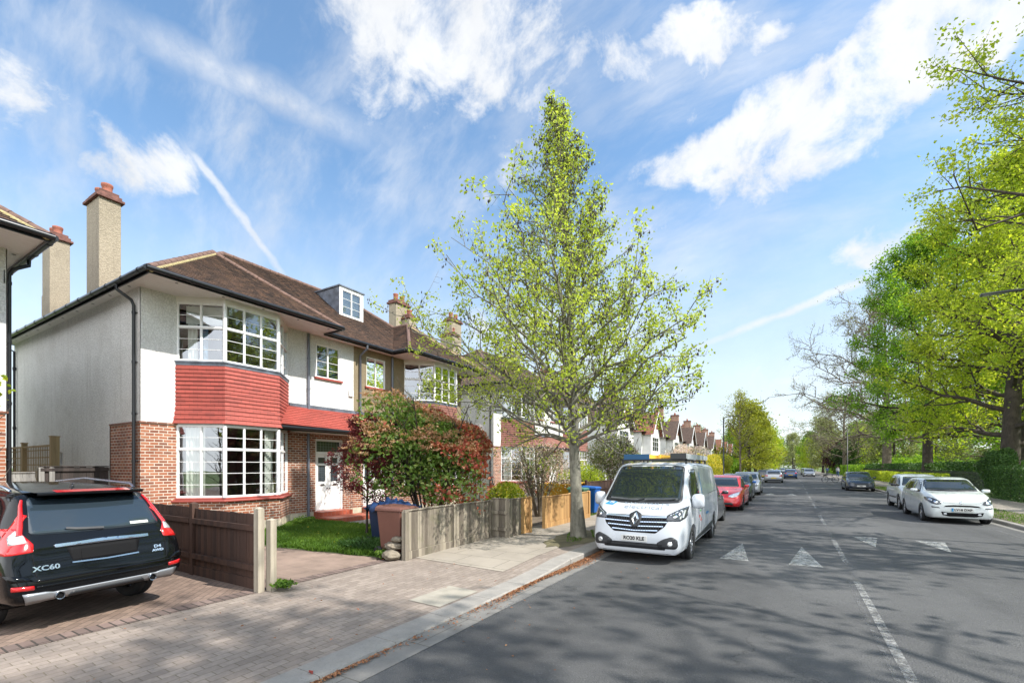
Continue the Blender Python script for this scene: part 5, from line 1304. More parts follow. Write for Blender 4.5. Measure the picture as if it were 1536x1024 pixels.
# ------------------------------------------------------------------ white hatchback, right hand side
def punto():
    root = empty('parked_car', (4.83, 21.75, ZR), -PI/2, 'white hatchback with a blue banded number plate, nearest car on the right kerb', 'car')
    T = [(-2.03,.36,.62,.66,.66,.62,.55), (-1.97,.28,.84,.92,.76,.70,.60), (-1.86,.24,.95,1.14,.81,.76,.60), (-1.70,.22,1.0,1.34,.835,.79,.60), (-1.5,.20,1.0,1.42,.843,.80,.60), (-1.0,.19,.985,1.475,.847,.81,.61),
         (-.4,.18,.97,1.49,.847,.81,.62), (.05,.18,.955,1.455,.847,.81,.615), (.5,.18,.96,1.27,.845,.80,.63), (.85,.18,.955,1.10,.84,.795,.67), (1.0,.18,.95,1.035,.838,.79,.70), (1.3,.18,.91,1.0,.83,.775,.68), (1.6,.185,.85,.945,.81,.74,.63), (1.82,.19,.76,.86,.775,.69,.58), (1.94,.20,.67,.76,.73,.64,.54), (2.0,.22,.57,.65,.66,.58,.5), (2.03,.28,.49,.55,.58,.52,.44)]
    body, bvh = car_body(T, (1.20, -1.31), .335, 'p_cream', root)
    def D(nm, m, axis, s, poly, d=.004, cell=.05, par=root, rd=.03):
        b = MB(); decal(bvh, b, axis, s, rounded(poly, rd) if rd else poly, d, cell); return b.build(nm, M[m], par, smooth=True)
    D('windscreen_seal', 'trim', 'x', 1, [(-.72, 1.045), (-.4, 1.03), (.4, 1.03), (.72, 1.045), (.565, 1.41), (-.565, 1.41)], .003, .07, rd=.07)
    D('windscreen', 'carglass', 'x', 1, [(-.67, 1.075), (-.4, 1.06), (.4, 1.06), (.67, 1.075), (.545, 1.385), (-.545, 1.385)], .006, .07, rd=.07)
    side_glass(bvh, [[(.80, .99), (.26, 1.37), (-.15, 1.39), (-.15, .99)], [(-.21, .99), (-.21, 1.39), (-1.0, 1.37), (-1.2, 1.02)], [(-1.25, 1.05), (-1.10, 1.36), (-1.36, 1.33), (-1.5, 1.12)]], root)
    for s in (1, -1):
        P = lambda L: [(s*p[0], p[1]) for p in L]
        h = D('headlight', 'lens_dark', 'x', 1, P([(.47, .66), (.58, .63), (.70, .655), (.79, .76), (.79, .85), (.73, .87), (.60, .81), (.50, .73)]), .008, .035, rd=.03)
        b = MB(); decal(bvh, b, 'x', 1, P(circ(.61, .71, .046)), .013, .03); decal(bvh, b, 'x', 1, P(circ(.71, .775, .04)), .013, .03); b.build('lamp', M['chrome'], h, smooth=True)
        D('indicator', 'lens_dark', 'x', 1, P([(.52, .52), (.71, .535), (.71, .575), (.54, .555)]), .008, .05, rd=.01)
    D('upper_grille', 'ink', 'x', 1, [(-.44, .565), (-.38, .61), (-.2, .63), (.2, .63), (.38, .61), (.44, .565), (.2, .578), (-.2, .578)], .006, .05, rd=.01)
    g = D('lower_grille', 'ink', 'x', 1, [(-.50, .415), (-.46, .30), (-.3, .27), (.3, .27), (.46, .30), (.50, .415), (.3, .39), (-.3, .39)], .006, .05, rd=.02)
    b = MB()
    for s in (1, -1): decal(bvh, b, 'x', 1, circ(s*.40, .345, .042, 14, .03), .014, .04)
    b.build('fog_lamp', M['lens_white'], g, smooth=True)
    b = MB(); decal(bvh, b, 'x', 1, circ(0, .71, .04), .01, .04); b.build('badge', M['chrome'], root, smooth=True)
    b = MB(); stroke(bvh, b, 'x', 1, [(-.80, .88), (-.58, .80), (-.42, .70), (0, .675), (.42, .70), (.58, .80), (.80, .88)], .006, .003); b.build('bonnet_seam', M['ink'], root)
    b = MB(); stroke(bvh, b, 'x', 1, [(-.55, 1.06), (-.1, 1.05), (.0, 1.08)], .016, .02); stroke(bvh, b, 'x', 1, [(.05, 1.055), (.5, 1.06)], .016, .02); b.build('wiper', M['trim'], root)
    plate(root, 2.05, .48, 'LV18 DXP', band=True)
    D('rear_window', 'carglass_b', 'x', -1, [(-.56, 1.0), (.56, 1.0), (.48, 1.33), (-.48, 1.33)], .004, .08)
    for s in (1, -1): D('tail_light', 'lens_red', 'x', -1, [(s*p[0], p[1]) for p in [(.62, .85), (.76, .85), (.72, 1.1), (.64, 1.2), (.60, 1.1)]], .006, .06)
    seams(bvh, [[(.86, .32), (.88, .6), (.82, .95)], [(-.18, .26), (-.18, .97)], [(-1.12, .5), (-1.2, .8), (-1.1, .98)]], root)
    b = MB()
    for x_ in (-.05, -.92):
        for s in (1, -1): decal(bvh, b, 'y', s, rrect(x_-.09, x_+.09, .86, .89, .012, 2), .018, .1)
    b.build('door_handle', M['p_cream'], root, smooth=True)
    mirror_part(root, .62, .80, .99, 'p_cream', .95)
    add_wheels(root, (1.20, -1.31), .30, .20, 1.49, .195, 9)
    return root
punto()
root_, bv_, _ = generic_car('parked_car', 'small white upright hatchback with black side strips, parked behind the nearest white car', 'car', 'suv', 'p_cream', (4.98, 26.5), -PI/2, 3.54, 1.58, 1.53, mirror='trim', front='light')
b = MB()
for s in (1, -1): decal(bv_, b, 'y', s, [(-1.0, .50), (1.05, .50), (1.05, .55), (-1.0, .55)], .012, .1)
decal(bv_, b, 'x', 1, [(-.72, .44), (-.45, .44), (-.45, .50), (-.72, .50)], .012, .08); decal(bv_, b, 'x', 1, [(.45, .44), (.72, .44), (.72, .50), (.45, .50)], .012, .08)
b.build('rubbing_strip', M['trim'], root_)
generic_car('parked_car', 'dark navy hatchback facing the camera by the right kerb near the lamp post', 'car', 'hatch', 'p_navy', (4.85, 44.1), -PI/2, 4.25, 1.79, 1.46, plate_f='LR21')
generic_car('parked_car', 'dark grey small hatchback tucked close behind the white van', 'car', 'hatch', 'p_grey', (-2.58, 15.9), PI/2, 3.7, 1.68, 1.46)
generic_car('parked_car', 'bright red saloon facing the camera beyond the dark grey hatchback', 'car', 'sedan', 'p_red', (-2.40, 22.9), -PI/2, 4.7, 1.88, 1.47, front='light', frontgrille=False)
generic_car('parked_car', 'navy car with bright blue mirrors parked behind the red saloon', 'car', 'hatch', 'p_navy', (-2.35, 28.6), -PI/2, 4.1, 1.76, 1.46, mirror='bin_blue')
generic_car('parked_car', 'silver crossover facing the camera, last of the near parked cars on the left', 'car', 'suv', 'p_silver', (-2.2, 34.6), -PI/2, 4.2, 1.8, 1.50)
generic_car('moving_car', 'silver grey SUV driving away in the left lane, yellow plate', 'car', 'suv', 'p_silver', (-1.05, 60.5), PI/2, 4.4, 1.85, 1.50)
generic_car('moving_car', 'dark blue hatchback driving away near the centre line', 'car', 'hatch', 'p_blue', (.75, 81), PI/2, 4.0, 1.75, 1.46)
far_, _, _ = generic_car('parked_car', 'distant silver car parked on the right just beyond the bicycle', 'car', 'hatch', 'p_silver', (3.7, 97), -PI/2, 4.2, 1.8, 1.47, coarse=True)
def far_car(x, y, rz, label, pm):
    c = copy_tree(far_); c.location = (x, y, ZR); c.rotation_euler = (0, 0, rz); c['label'] = label
    for ch in c.children:
        if ch.name.startswith('body'):
            ch.data = ch.data.copy(); ch.data.materials[0] = M[pm]
    return c
far_car(4.0, 103.5, -PI/2, 'distant dark blue car directly behind the distant silver one on the right', 'p_blue')
far_car(4.0, 110.5, -PI/2, 'distant dark grey car third in the far right-hand row', 'p_grey')
far_car(4.0, 118, -PI/2, 'distant black car fourth in the far right-hand row', 'p_black')
far_car(4.1, 126, -PI/2, 'farthest visible pale car of the far right-hand row', 'p_cream')
far_car(-2.4, 72, PI/2, 'distant dark car parked at the left kerb beyond the departing silver SUV', 'p_grey')
far_car(-2.4, 80, PI/2, 'distant silver car parked farther along the left kerb', 'p_silver')
far_car(-2.4, 92, PI/2, 'distant white car parked far up the left kerb', 'p_cream')
far_car(-.6, 140, -PI/2, 'far silver blue oncoming car where the road meets the trees', 'p_silver')
# ================================================================== VEGETATION
def raw_mesh(name, V, Fq, parent, mats, rndv=None, smooth=False, off=(0, 0, 0)):
    V = np.asarray(V, np.float32)-np.array(off, np.float32); Fq = np.asarray(Fq, np.int32); k = Fq.shape[1]
    me = bpy.data.meshes.new(name); me.vertices.add(len(V)); me.vertices.foreach_set('co', V.ravel())
    me.loops.add(Fq.size); me.loops.foreach_set('vertex_index', Fq.ravel()); me.polygons.add(len(Fq))
    me.polygons.foreach_set('loop_start', np.arange(0, Fq.size, k, dtype=np.int32))
    me.polygons.foreach_set('use_smooth', np.full(len(Fq), smooth))
    if rndv is not None:
        a = me.attributes.new('rnd', 'FLOAT', 'FACE'); a.data.foreach_set('value', np.asarray(rndv, np.float32))
    me.update(calc_edges=True)
    return link_mesh(name, me, parent, mats)
def unit(a): return a/np.maximum(np.linalg.norm(a, axis=-1, keepdims=True), 1e-9)
def leaf_geo(C, size, g, up=.5, asp=.62, var=.35, droop=0):
    n = len(C); nrm = unit(g.normal(size=(n, 3))+np.array([0, 0, up])); t = unit(np.cross(nrm, unit(g.normal(size=(n, 3)))))
    if droop: t = unit(t+np.array([0, 0, -droop])); nrm = unit(nrm-t*(nrm*t).sum(1, keepdims=True))
    b = np.cross(nrm, t); s = (size*(1+var*g.uniform(-1, 1, n)))[:, None]
    fold = nrm*s*.12
    V = np.stack([C-t*s*.5, C+b*s*asp*.5+fold+t*s*.05, C+t*s*.5, C-b*s*asp*.5+fold+t*s*.05], 1).reshape(-1, 3)
    return V, np.arange(4*n).reshape(n, 4)
def leaves(name, C, size, m, parent, g, off=(0, 0, 0), clump=None, **kw):
    V, Fq = leaf_geo(np.asarray(C), size, g, **kw)
    r = g.uniform(0, 1, len(C))
    if clump is not None: r = np.clip(.5*r+.5*clump, 0, 1)
    return raw_mesh(name, V, Fq, parent, [M[m] if isinstance(m, str) else m], r, off=off)
def tubes_np(P, Rr, n):
    """P (B,K,3), Rr (B,K) -> verts, faces"""
    B, K, _ = P.shape; T = np.empty_like(P); T[:, 1:-1] = P[:, 2:]-P[:, :-2]; T[:, 0] = P[:, 1]-P[:, 0]; T[:, -1] = P[:, -1]-P[:, -2]; T = unit(T)
    ref = np.where(np.abs(T[:, :1, 2:3]) < .9, np.array([0, 0, 1.]), np.array([1., 0, 0])); A = unit(np.cross(T, np.broadcast_to(ref, T.shape))); Bn = np.cross(T, A)
    q = 2*PI*np.arange(n)/n; V = P[:, :, None]+(A[:, :, None]*np.cos(q)[:, None]+Bn[:, :, None]*np.sin(q)[:, None])*Rr[:, :, None, None]
    i = np.arange(B)[:, None, None]*K*n+np.arange(K-1)[None, :, None]*n; j = np.arange(n)[None, None, :]; j2 = (j+1) % n
    Fq = np.stack([i+j, i+j2, i+n+j2, i+n+j], -1).reshape(-1, 4)
    return V.reshape(-1, 3), Fq
def spawn(P, Ln, m, g, t0=.25, t1=1., ang=(35, 60), lf=.5, up=.15, wig=.06, K=5, taper=.65, flat=0.):
    B = len(P); t = (t0+(t1-t0)*(np.arange(m)[None]+g.uniform(.1, .9, (B, m)))/m); pk = P.shape[1]
    f = t*(pk-1); i = np.minimum(f.astype(int), pk-2); fr = (f-i)[..., None]; bi = np.arange(B)[:, None]
    p0 = P[bi, i]*(1-fr)+P[bi, i+1]*fr; T = unit(P[bi, i+1]-P[bi, i])
    pr = g.normal(size=(B, m, 3)); pr[..., 2] *= (1-flat); pr = unit(pr-T*(pr*T).sum(-1, keepdims=True))
    a = np.radians(g.uniform(ang[0], ang[1], (B, m)))[..., None]
    d = unit(T*np.cos(a)+pr*np.sin(a)); L = (Ln[:, None]*lf*(1-taper*t)*g.uniform(.65, 1.25, (B, m)))
    s = np.linspace(0, 1, K)[None, None, :, None]; Q = p0[:, :, None]+d[:, :, None]*L[..., None, None]*s+np.array([0, 0, 1.])*up*(L[..., None, None])*s**2
    w = g.normal(size=Q.shape)*L[..., None, None]*wig*np.sqrt(s); Q = Q+w
    return Q.reshape(-1, K, 3), L.reshape(-1), t.reshape(-1)

def tree(name, loc, label, H, r0, env, seed, leafm, lsize, nb=40, m2=8, m3=5, nleaf=12, base=.24, a0=62, a1=32, up=.25, barkm='bark_grey', lean=(0, 0), group=None, spread=.10, wig=.05, leafup=.5, cat='tree', top=.98, n3=3, blossom=None, dropcone=0, forks=0, l2=.5, l3=.5, twigr=.006, minz=None, hp=.9, limb=.40, even=False, lr=(.8, 1.12), asym=(0, 0), bare=0.):
    g = np.random.default_rng(seed); root = empty(name, loc, 0, label, cat, group)
    # trunk (local coordinates, base at 0)
    K = 12; s = np.linspace(0, 1, K); tp = np.stack([lean[0]*s+.02*H*np.sin(s*5+seed)*s*.5, lean[1]*s+.02*H*np.cos(s*4+seed)*s*.5, s*H*top-.15*(s == 0)], 1)
    tr = r0*np.power(1-s*.97, .8); tr[0] *= 1.45; tr = np.maximum(tr, .012)
    V0, F0 = tubes_np(tp[None], tr[None], 12)
    # primaries along the trunk
    hs = base+(1-base)*np.power(np.linspace(0, .97, nb), hp); az = np.arange(nb)*2.39996+g.uniform(-.4, .4, nb)
    f = hs*(K-1); i = np.minimum(f.astype(int), K-2); fr = (f-i)[:, None]; p0 = tp[i]*(1-fr)+tp[i+1]*fr
    e = np.array([env(h) for h in hs]); L = e*g.uniform(*lr, nb)*(1+asym[0]*np.cos(az)+asym[1]*np.sin(az))
    an = np.radians(a0+(a1-a0)*((hs-base)/(1-base)))+g.uniform(-.12, .12, nb)
    d = np.stack([np.cos(az)*np.sin(an), np.sin(az)*np.sin(an), np.cos(an)], 1)
    K1 = 7; sp = np.linspace(0, 1, K1)[None, :, None]; P1 = p0[:, None]+d[:, None]*L[:, None, None]*sp+np.array([0, 0, 1.])*up*L[:, None, None]*sp**2*.6
    P1 = P1+g.normal(size=P1.shape)*L[:, None, None]*wig*sp
    r1 = (np.interp(hs, s, tr)*limb+.010); R1 = r1[:, None]*np.power(1-np.linspace(0, 1, K1)*.9, .9)[None]
    Vs, Fs = [V0], [F0]; off = len(V0)
    def addt(P, Rr, n):
        nonlocal off
        V, Fq = tubes_np(P, Rr, n); Vs.append(V); Fs.append(Fq+off); off += len(V)
    addt(P1, R1, 6)
    P2, L2, t2 = spawn(P1, L, m2, g, .18, 1., (30, 62), l2, .18, wig, 5); r2 = np.repeat(r1, m2)*(1-.75*t2)*.5+twigr
    addt(P2, r2[:, None]*(1-np.linspace(0, 1, 5)*.8)[None], 4)
    P3, L3, t3 = spawn(P2, np.maximum(L2, .35*np.median(L2)), m3, g, .15, 1., (30, 70), l3, .1, wig, 4); r3 = np.repeat(r2, m3)*.4*(1-.6*t3)+twigr*.5
    addt(P3, r3[:, None]*(1-np.linspace(0, 1, 4)*.7)[None], n3)
    raw_mesh('trunk', np.concatenate(Vs), np.concatenate(Fs), root, [M[barkm]], smooth=True)
    # leaves along the twigs
    if nleaf:
        q = g.uniform(.15, 1.05, (len(P3), nleaf)); f = np.clip(q*3, 0, 2.999); i = f.astype(int); fr = (f-i)[..., None]; bi = np.arange(len(P3))[:, None]
        C = P3[bi, i]*(1-fr)+P3[bi, i+1]*fr; C = C+g.normal(size=C.shape)*spread
        cl = np.repeat(g.uniform(0, 1, len(P3)), nleaf)
        C = C.reshape(-1, 3)
        if bare:
            k_ = np.repeat(g.uniform(size=len(P3)) > bare, nleaf); C = C[k_]; cl = cl[k_]; even_n = k_
        if even:
            pk = np.clip(1.25*(L/L.max())**1.1, .16, 1); pr_ = np.repeat(pk, m2*m3*nleaf); pr_ = pr_[even_n] if bare else pr_; k_ = g.uniform(size=len(C)) < pr_; C = C[k_]; cl = cl[k_]
        if minz is not None: k_ = C[:, 2] > minz; C = C[k_]; cl = cl[k_]
        cr = leaves('crown', C, lsize, leafm, root, g, clump=cl, up=leafup)
    if dropcone:
        k = g.choice(len(P3), dropcone); C = P3[k, g.integers(1, 4, dropcone)]+g.normal(size=(dropcone, 3))*.03+np.array([0, 0, -.04])
        P = np.stack([C, C+np.array([0, 0, -.035]), C+np.array([0, 0, -.06])], 1); Rr = np.tile(np.array([.004, .013, .004])*1.25, (dropcone, 1)); V, Fq = tubes_np(P, Rr, 4)
        tag(raw_mesh('catkins', V, Fq, root, [M['cone']]), kind='stuff')
    return root

# the street tree by the van
def env_main(h): return float(np.interp(h, [.2, .28, .36, .42, .5, .65, .8, .92, 1.0], [3.6, 4.35, 4.1, 3.1, 2.15, 1.75, 1.25, .8, .35]))
tree('street_tree', (-4.42, 10.62, .02), 'young street tree with fresh yellow-green leaves growing from the pavement beside the white van', 10.9, .155, env_main, 11, 'leaf_alder', .074, 80, 11, 6, 17, .21, 72, 24, .24, lean=(-.45, -.30), spread=.085, dropcone=6500, wig=.05, leafup=.6, hp=1.35, l2=.48, l3=.42, limb=.28, twigr=.004, even=True, lr=(.8, 1.04), asym=(-.15, -.09), bare=.34)

def broad(mx, lo=.15): return lambda h: mx*float(np.interp(h, [lo, .3, .5, .7, .85, 1.], [.85, 1., .98, .8, .55, .2]))
# big trees standing along the park edge on the right; the first ones overhang the road beside and behind the camera
NT_ = [((11.0, -3.5, 0), 14.5, .4, 5.6, 31, 'leaf_lime', 'broad tree on the park edge beside the camera, its crown over the road'),
       ((10.6, 4.4, 0), 16.2, .4, 5.6, 32, 'leaf_green', 'broad green tree on the park edge abreast of the foreground road'),
       ((11.2, 13.5, 0), 15, .4, 5.6, 33, 'leaf_lime', 'broad lime green tree on the park edge before the white hatchback')]
for loc_, H_, r_, w_, sd_, lm_, lb_ in NT_:
    tree('park_tree', loc_, lb_, H_, r_, broad(w_), sd_, lm_, .26, 24, 7, 4, 5, .36, 75, 25, .12, 'bark_dark', group='trees along the park edge', spread=.25, dropcone=0)
tree('park_tree', (12.4, 26.5, 0), 'tall lime green tree overhanging the right edge of the view, its outer branches open', 26, .42, lambda h: float(np.interp(h, [.2, .35, .5, .7, .85, 1.], [6.0, 7.6, 7.8, 6.4, 4.6, 1.6])), 41, 'leaf_lime', .155, 40, 10, 7, 15, .26, 78, 26, .10, 'bark_dark', group='trees along the park edge', spread=.20, leafup=.5)
tree('park_tree', (12.2, 41.0, 0), 'large tree with a thick dark trunk behind the hedge at the right edge', 21, .52, lambda h: float(np.interp(h, [.2, .35, .6, .8, 1.], [5.8, 6.9, 6.6, 4.8, 1.5])), 42, 'leaf_lime', .19, 40, 11, 8, 16, .15, 80, 30, .12, 'bark_dark', group='trees along the park edge', spread=.30, lean=(.8, 0))
tree('park_tree', (12.3, 60.5, 0), 'dense mid green chestnut whose dark trunk shows above the two white cars', 24, .46, lambda h: float(np.interp(h, [.15, .3, .55, .8, 1.], [7.0, 8.2, 7.8, 5.6, 1.6])), 43, 'leaf_green', .23, 36, 11, 8, 15, .20, 85, 28, .05, 'bark_dark', group='trees along the park edge', spread=.32)
tree('park_tree', (16.5, 52, 0), 'green tree standing inside the park behind the thick dark trunk', 20, .4, broad(7), 47, 'leaf_lime', .30, 30, 9, 6, 12, .2, 80, 28, .1, 'bark_dark', group='trees along the park edge', spread=.35)
tree('oak_tree', (12.6, 84, 0), 'wide bare oak with spreading crooked limbs left of the green chestnut', 24, .6, lambda h: float(np.interp(h, [.15, .3, .6, .85, 1.], [10, 14, 12.5, 8, 3])), 51, 'leaf_olive', .17, 36, 14, 10, 3, .22, 84, 35, .10, 'bark_oak', spread=.3, wig=.09, twigr=.026)
tree('oak_tree', (10.8, 118, 0), 'second bare budding tree farther back above the right lamp post', 15, .45, broad(9), 52, 'leaf_olive', .22, 26, 10, 8, 5, .2, 75, 35, .1, 'bark_oak', spread=.35, wig=.08, twigr=.014)
tree('park_tree', (24, 78, 0), 'pale leafed tree inside the park behind the railings', 17, .4, broad(7.5), 53, 'leaf_olive', .32, 26, 9, 6, 9, .12, 85, 30, .1, 'bark_oak', spread=.4)
tree('park_tree', (33, 66, 0), 'second pale leafed tree deeper inside the park', 17, .4, broad(8), 54, 'leaf_olive', .36, 26, 9, 6, 9, .12, 85, 30, .1, 'bark_oak', spread=.45)
tree('park_tree', (19, 37, 0), 'slim grey trunked tree inside the park between the dark trunk and the chestnut', 15, .22, broad(4.5), 55, 'leaf_lime', .24, 24, 8, 6, 10, .3, 70, 30, .1, 'bark_oak', spread=.3)
# far trees, instanced from four kinds with crowns of their own
def far_kind(nm, m, H, w, seed, ls, n3=9, bk='bark_dark', base=.12): return tree(nm, (0, 0, -60), 'x', H, .3, broad(w), seed, m, ls, 22, 7, 5, n3, base, 82, 30, .1, bk, spread=.5, twigr=.02)
KIND = [far_kind('far_tree', 'leaf_yellow', 11, 4.2, 61, .34), far_kind('far_tree', 'leaf_lime', 12, 4.6, 62, .4), far_kind('far_tree', 'leaf_green', 14, 5.2, 63, .45), far_kind('far_tree', 'leaf_olive', 14, 5.2, 64, .42), far_kind('far_tree', 'leaf_purple', 7, 3.0, 65, .35), far_kind('far_tree', 'leaf_dark', 9, 4.0, 66, .4)]
LK = ['yellow-green tree along the far street', 'bright green tree along the far street', 'mid green tree in the far park and street end', 'pale olive tree in the far park and street end', 'dark purple leaved tree by the far right pavement', 'dark evergreen tree beside the purple one']
GK = ['yellow-green far trees', 'bright green far trees', 'mid green far trees', 'pale olive far trees', None, None]
used_k = [False]*6
SPOTS = [(0, -4.7, 79, 1.0), (0, -4.9, 101, 1.05), (1, -5.2, 124, 1.0), (0, -5.0, 150, 1.1), (1, -5.5, 182, 1.1), (2, -6, 220, 1.2), (3, -12, 250, 1.3), (2, -18, 200, 1.1), (3, -25, 160, 1.0),
         (3, 9, 150, 1.0), (0, 10, 168, .95), (1, 9, 200, 1.0), (0, 10, 225, 1.0), (2, 11, 260, 1.2), (3, 4, 300, 1.35), (1, -3, 330, 1.3), (2, 12, 330, 1.3), (2, -12, 340, 1.4), (3, 25, 320, 1.4), (1, 6, 370, 1.3), (2, -26, 330, 1.4),
         (3, 18, 112, .9), (2, 22, 128, 1.0), (1, 17, 145, .9), (2, 35, 110, 1.1), (3, 45, 95, 1.1), (2, 55, 80, 1.2), (2, 45, 60, 1.1), (1, 38, 48, 1.0), (3, 30, 100, 1.1), (2, 70, 70, 1.3), (2, 60, 105, 1.4), (1, 30, 140, 1.2), (2, 40, 170, 1.4), (3, 26, 190, 1.3), (2, 25, 230, 1.3), (2, 75, 95, 1.4), (2, 85, 60, 1.4), (1, 28, 36, .9),
         (4, 10.6, 131, .95), (5, 11.6, 122, .75)]
for k, x, y, sc in SPOTS:
    o = KIND[k] if not used_k[k] else copy_tree(KIND[k]); used_k[k] = True
    o.location = (x, y, -.1); o.scale = (sc,)*3; o.rotation_euler = (0, 0, rnd.uniform(0, 6)); o['label'] = LK[k]
    if GK[k]: o['group'] = GK[k]
tree('street_tree', (-4.5, 60, 0), 'nearly bare young street tree right of the left lamp post', 10.2, .13, broad(3.2), 71, 'leaf_yellow', .14, 26, 8, 5, 2, .25, 60, 25, .2, 'bark_oak', spread=.2, twigr=.008)

def bush(name, loc, label, rx, ry, h, n, size, m, seed, parts=(), stems=6, z0=.0, lump=.35, group=None, cat='shrub', up=.4, barkm='bark_dark', shell=.45, stemh=None):
    """stemmed shrub: foliage through a lumpy volume; parts = extra leaf kinds (child name, material, count, size, where)"""
    g = np.random.default_rng(seed); root = empty(name, loc, 0, label, cat, group)
    ld = unit(g.normal(size=(14, 3))); lw = g.uniform(.5, 1., 14)
    def vol(n, sh):
        d = unit(g.normal(size=(n, 3))); d[:, 2] = np.abs(d[:, 2])*np.where(g.uniform(size=n) < .72, 1, -1)
        k = 1-lump+lump*np.max(np.clip((d@ld.T), 0, 1)**5*lw, axis=1)*1.4; r = np.power(g.uniform(0, 1, n), sh)*k
        c = np.stack([d[:, 0]*rx*r, d[:, 1]*ry*r, z0+(h-z0)*(.5+.5*d[:, 2]*r)], 1); return c, d, r
    c, d, r = vol(n, shell); leaves('foliage', c, size, m, root, g, up=up)
    for (pn, pm, cnt, ps, where) in parts:
        c, d, r = vol(cnt*5, .12); k = where(c, d); c = c[k][:cnt]; c = (c-np.array([0, 0, (h+z0)/2]))*1.05+np.array([0, 0, (h+z0)/2])
        if pn.startswith('bloom'):
            c = np.repeat(c, 16, 0)+g.normal(size=(len(c)*16, 3))*np.array([.07, .07, .02])
        leaves(pn, c, ps, pm, root, g, up=1.2 if pn.startswith('bloom') else .4)
    if stems:
        P = []
        for i in range(stems):
            a = g.uniform(0, 2*PI); e = np.array([math.cos(a)*rx*.6, math.sin(a)*ry*.6, h*g.uniform(.6, .92)]); s = np.linspace(0, 1, 6)[:, None]
            P.append(np.array([math.cos(a)*.12, math.sin(a)*.12, -.05])*(1-s)+e*s+np.array([0, 0, .15*h])*np.sin(s*PI)*.5)
        P = np.array(P); P2, L2, _ = spawn(P, np.full(stems, h*.7), 9, g, .3, 1, (25, 60), .5, .1, .05, 5)
        V, Fq = tubes_np(P, np.tile(np.linspace(.03, .01, 6), (stems, 1)), 6); V2, F2 = tubes_np(P2, np.tile(np.linspace(.012, .004, 5), (len(P2), 1)), 4)
        raw_mesh('stem', np.concatenate([V, V2]), np.concatenate([Fq, F2+len(V)]), root, [M[barkm]], smooth=True)
    return root
topf = lambda c, d: d[:, 2] > .05
bush('photinia_shrub', (-8.1, 9.2, 0), 'large photinia shrub with brown-pink flower heads and red young leaves behind the weathered fence', 1.95, 1.95, 4.05, 15000, .11, 'leaf_photinia', 5, z0=.35, stems=14, lump=.5,
     parts=[('bloom_heads', 'bloom_ph', 520, .065, lambda c, d: (d[:, 2] > -.1) & (d[:, 1] < .75) & (np.sin(d[:, 0]*7+1)*np.sin(d[:, 1]*6+2)+np.sin(d[:, 2]*8) > -.35)), ('red_leaves', 'leaf_phred', 4200, .11, lambda c, d: (d[:, 1]*.8+d[:, 0]*.5+.45*np.sin(d[:, 0]*9+d[:, 2]*7) > .25))])
# weeping red maple beside the door: tiers of fine leaves
tree('red_maple', (-9.15, 8.05, 0), 'small Japanese maple with dark red feathery leaves in front of the front door', 2.75, .035, lambda h: float(np.interp(h, [.2, .5, 1.], [1.0, 1.15, .4])), 81, 'leaf_red', .055, 22, 8, 6, 14, .28, 75, 35, .1, 'bark_dark', spread=.05, twigr=.003, leafup=1.5, cat='tree')
bush('magnolia_shrub', (-7.6, 14.6, 0), 'twiggy pale blossoming shrub behind the fresh timber fence', 1.35, 1.6, 2.75, 2600, .06, 'leaf_olive', 6, z0=.4, stems=22, parts=[('blossom', 'bloom_pink', 1500, .06, lambda c, d: d[:, 2] > -.5)], barkm='bark_oak', shell=.6)
bush('yellow_shrub', (-7.1, 11.6, 0), 'yellow flowered shrub peeping over the gate fence', .8, .9, 1.6, 2600, .07, 'leaf_lime', 7, parts=[('blossom', 'bloom_yellow', 350, .05, topf)], stems=6)
bush('wisteria', (-10.8, 15.2, 0), 'pale lilac wisteria climbing by the pebbledashed house', .5, .8, 3.6, 700, .08, 'leaf_olive', 8, z0=1.6, parts=[('blossom', 'bloom_lilac', 1500, .06, lambda c, d: d[:, 2] > -.9)], stems=4, cat='climber')
bush('olive_shrub', (-7.9, 24.2, 0), 'big grey-green and pinkish blossoming shrub behind the van', 2.0, 2.2, 3.7, 11000, .10, 'leaf_olive', 9, z0=.2, stems=16, parts=[('blossom', 'bloom_pink', 2200, .07, lambda c, d: (d[:, 2] > -.7))], barkm='bark_oak')
bush('garden_hedge', (-8.0, 19.7, 0), 'bright green low shrub above the yellow skip', 1.1, 1.6, 2.0, 5000, .09, 'leaf_lime', 10, stems=4)
bush('pink_magnolia', (-7.3, 39, 0), 'pink blossoming magnolia beyond the van roof', 2.0, 2.6, 3.9, 1800, .10, 'leaf_olive', 12, z0=.8, stems=16, lump=.7, parts=[('blossom', 'bloom_pink', 3600, .12, lambda c, d: d[:, 2] > -.8)], barkm='bark_oak')
bush('forsythia', (-6.9, 50, 0), 'bright yellow forsythia hedge at the foot of the left lamp post', 1.6, 4.5, 3.3, 9000, .14, 'leaf_yellow', 13, stems=6, parts=[('blossom', 'bloom_yellow', 7000, .10, lambda c, d: d[:, 2] > -.6)])
bush('green_shrub', (-7.2, 62, 0), 'green garden shrub beyond the yellow hedge', 2.0, 6, 3.4, 9000, .2, 'leaf_yellow', 14, stems=5)
bush('green_shrub', (-7.2, 30.5, 0), 'dark green garden shrub behind the red saloon', 1.6, 3.2, 2.3, 7000, .11, 'leaf_green', 15, stems=5)
bush('green_shrub', (-7.6, 78, 0), 'far garden shrub behind the departing silver SUV', 2.0, 8, 3.4, 8000, .25, 'leaf_green', 16, stems=5)
bush('holly_bush', (11.0, 38.2, 0), 'dark clipped holly bush at the right edge of the right pavement', 1.0, 1.9, 3.05, 15000, .10, 'leaf_dark', 17, stems=4, lump=.35, shell=.4)

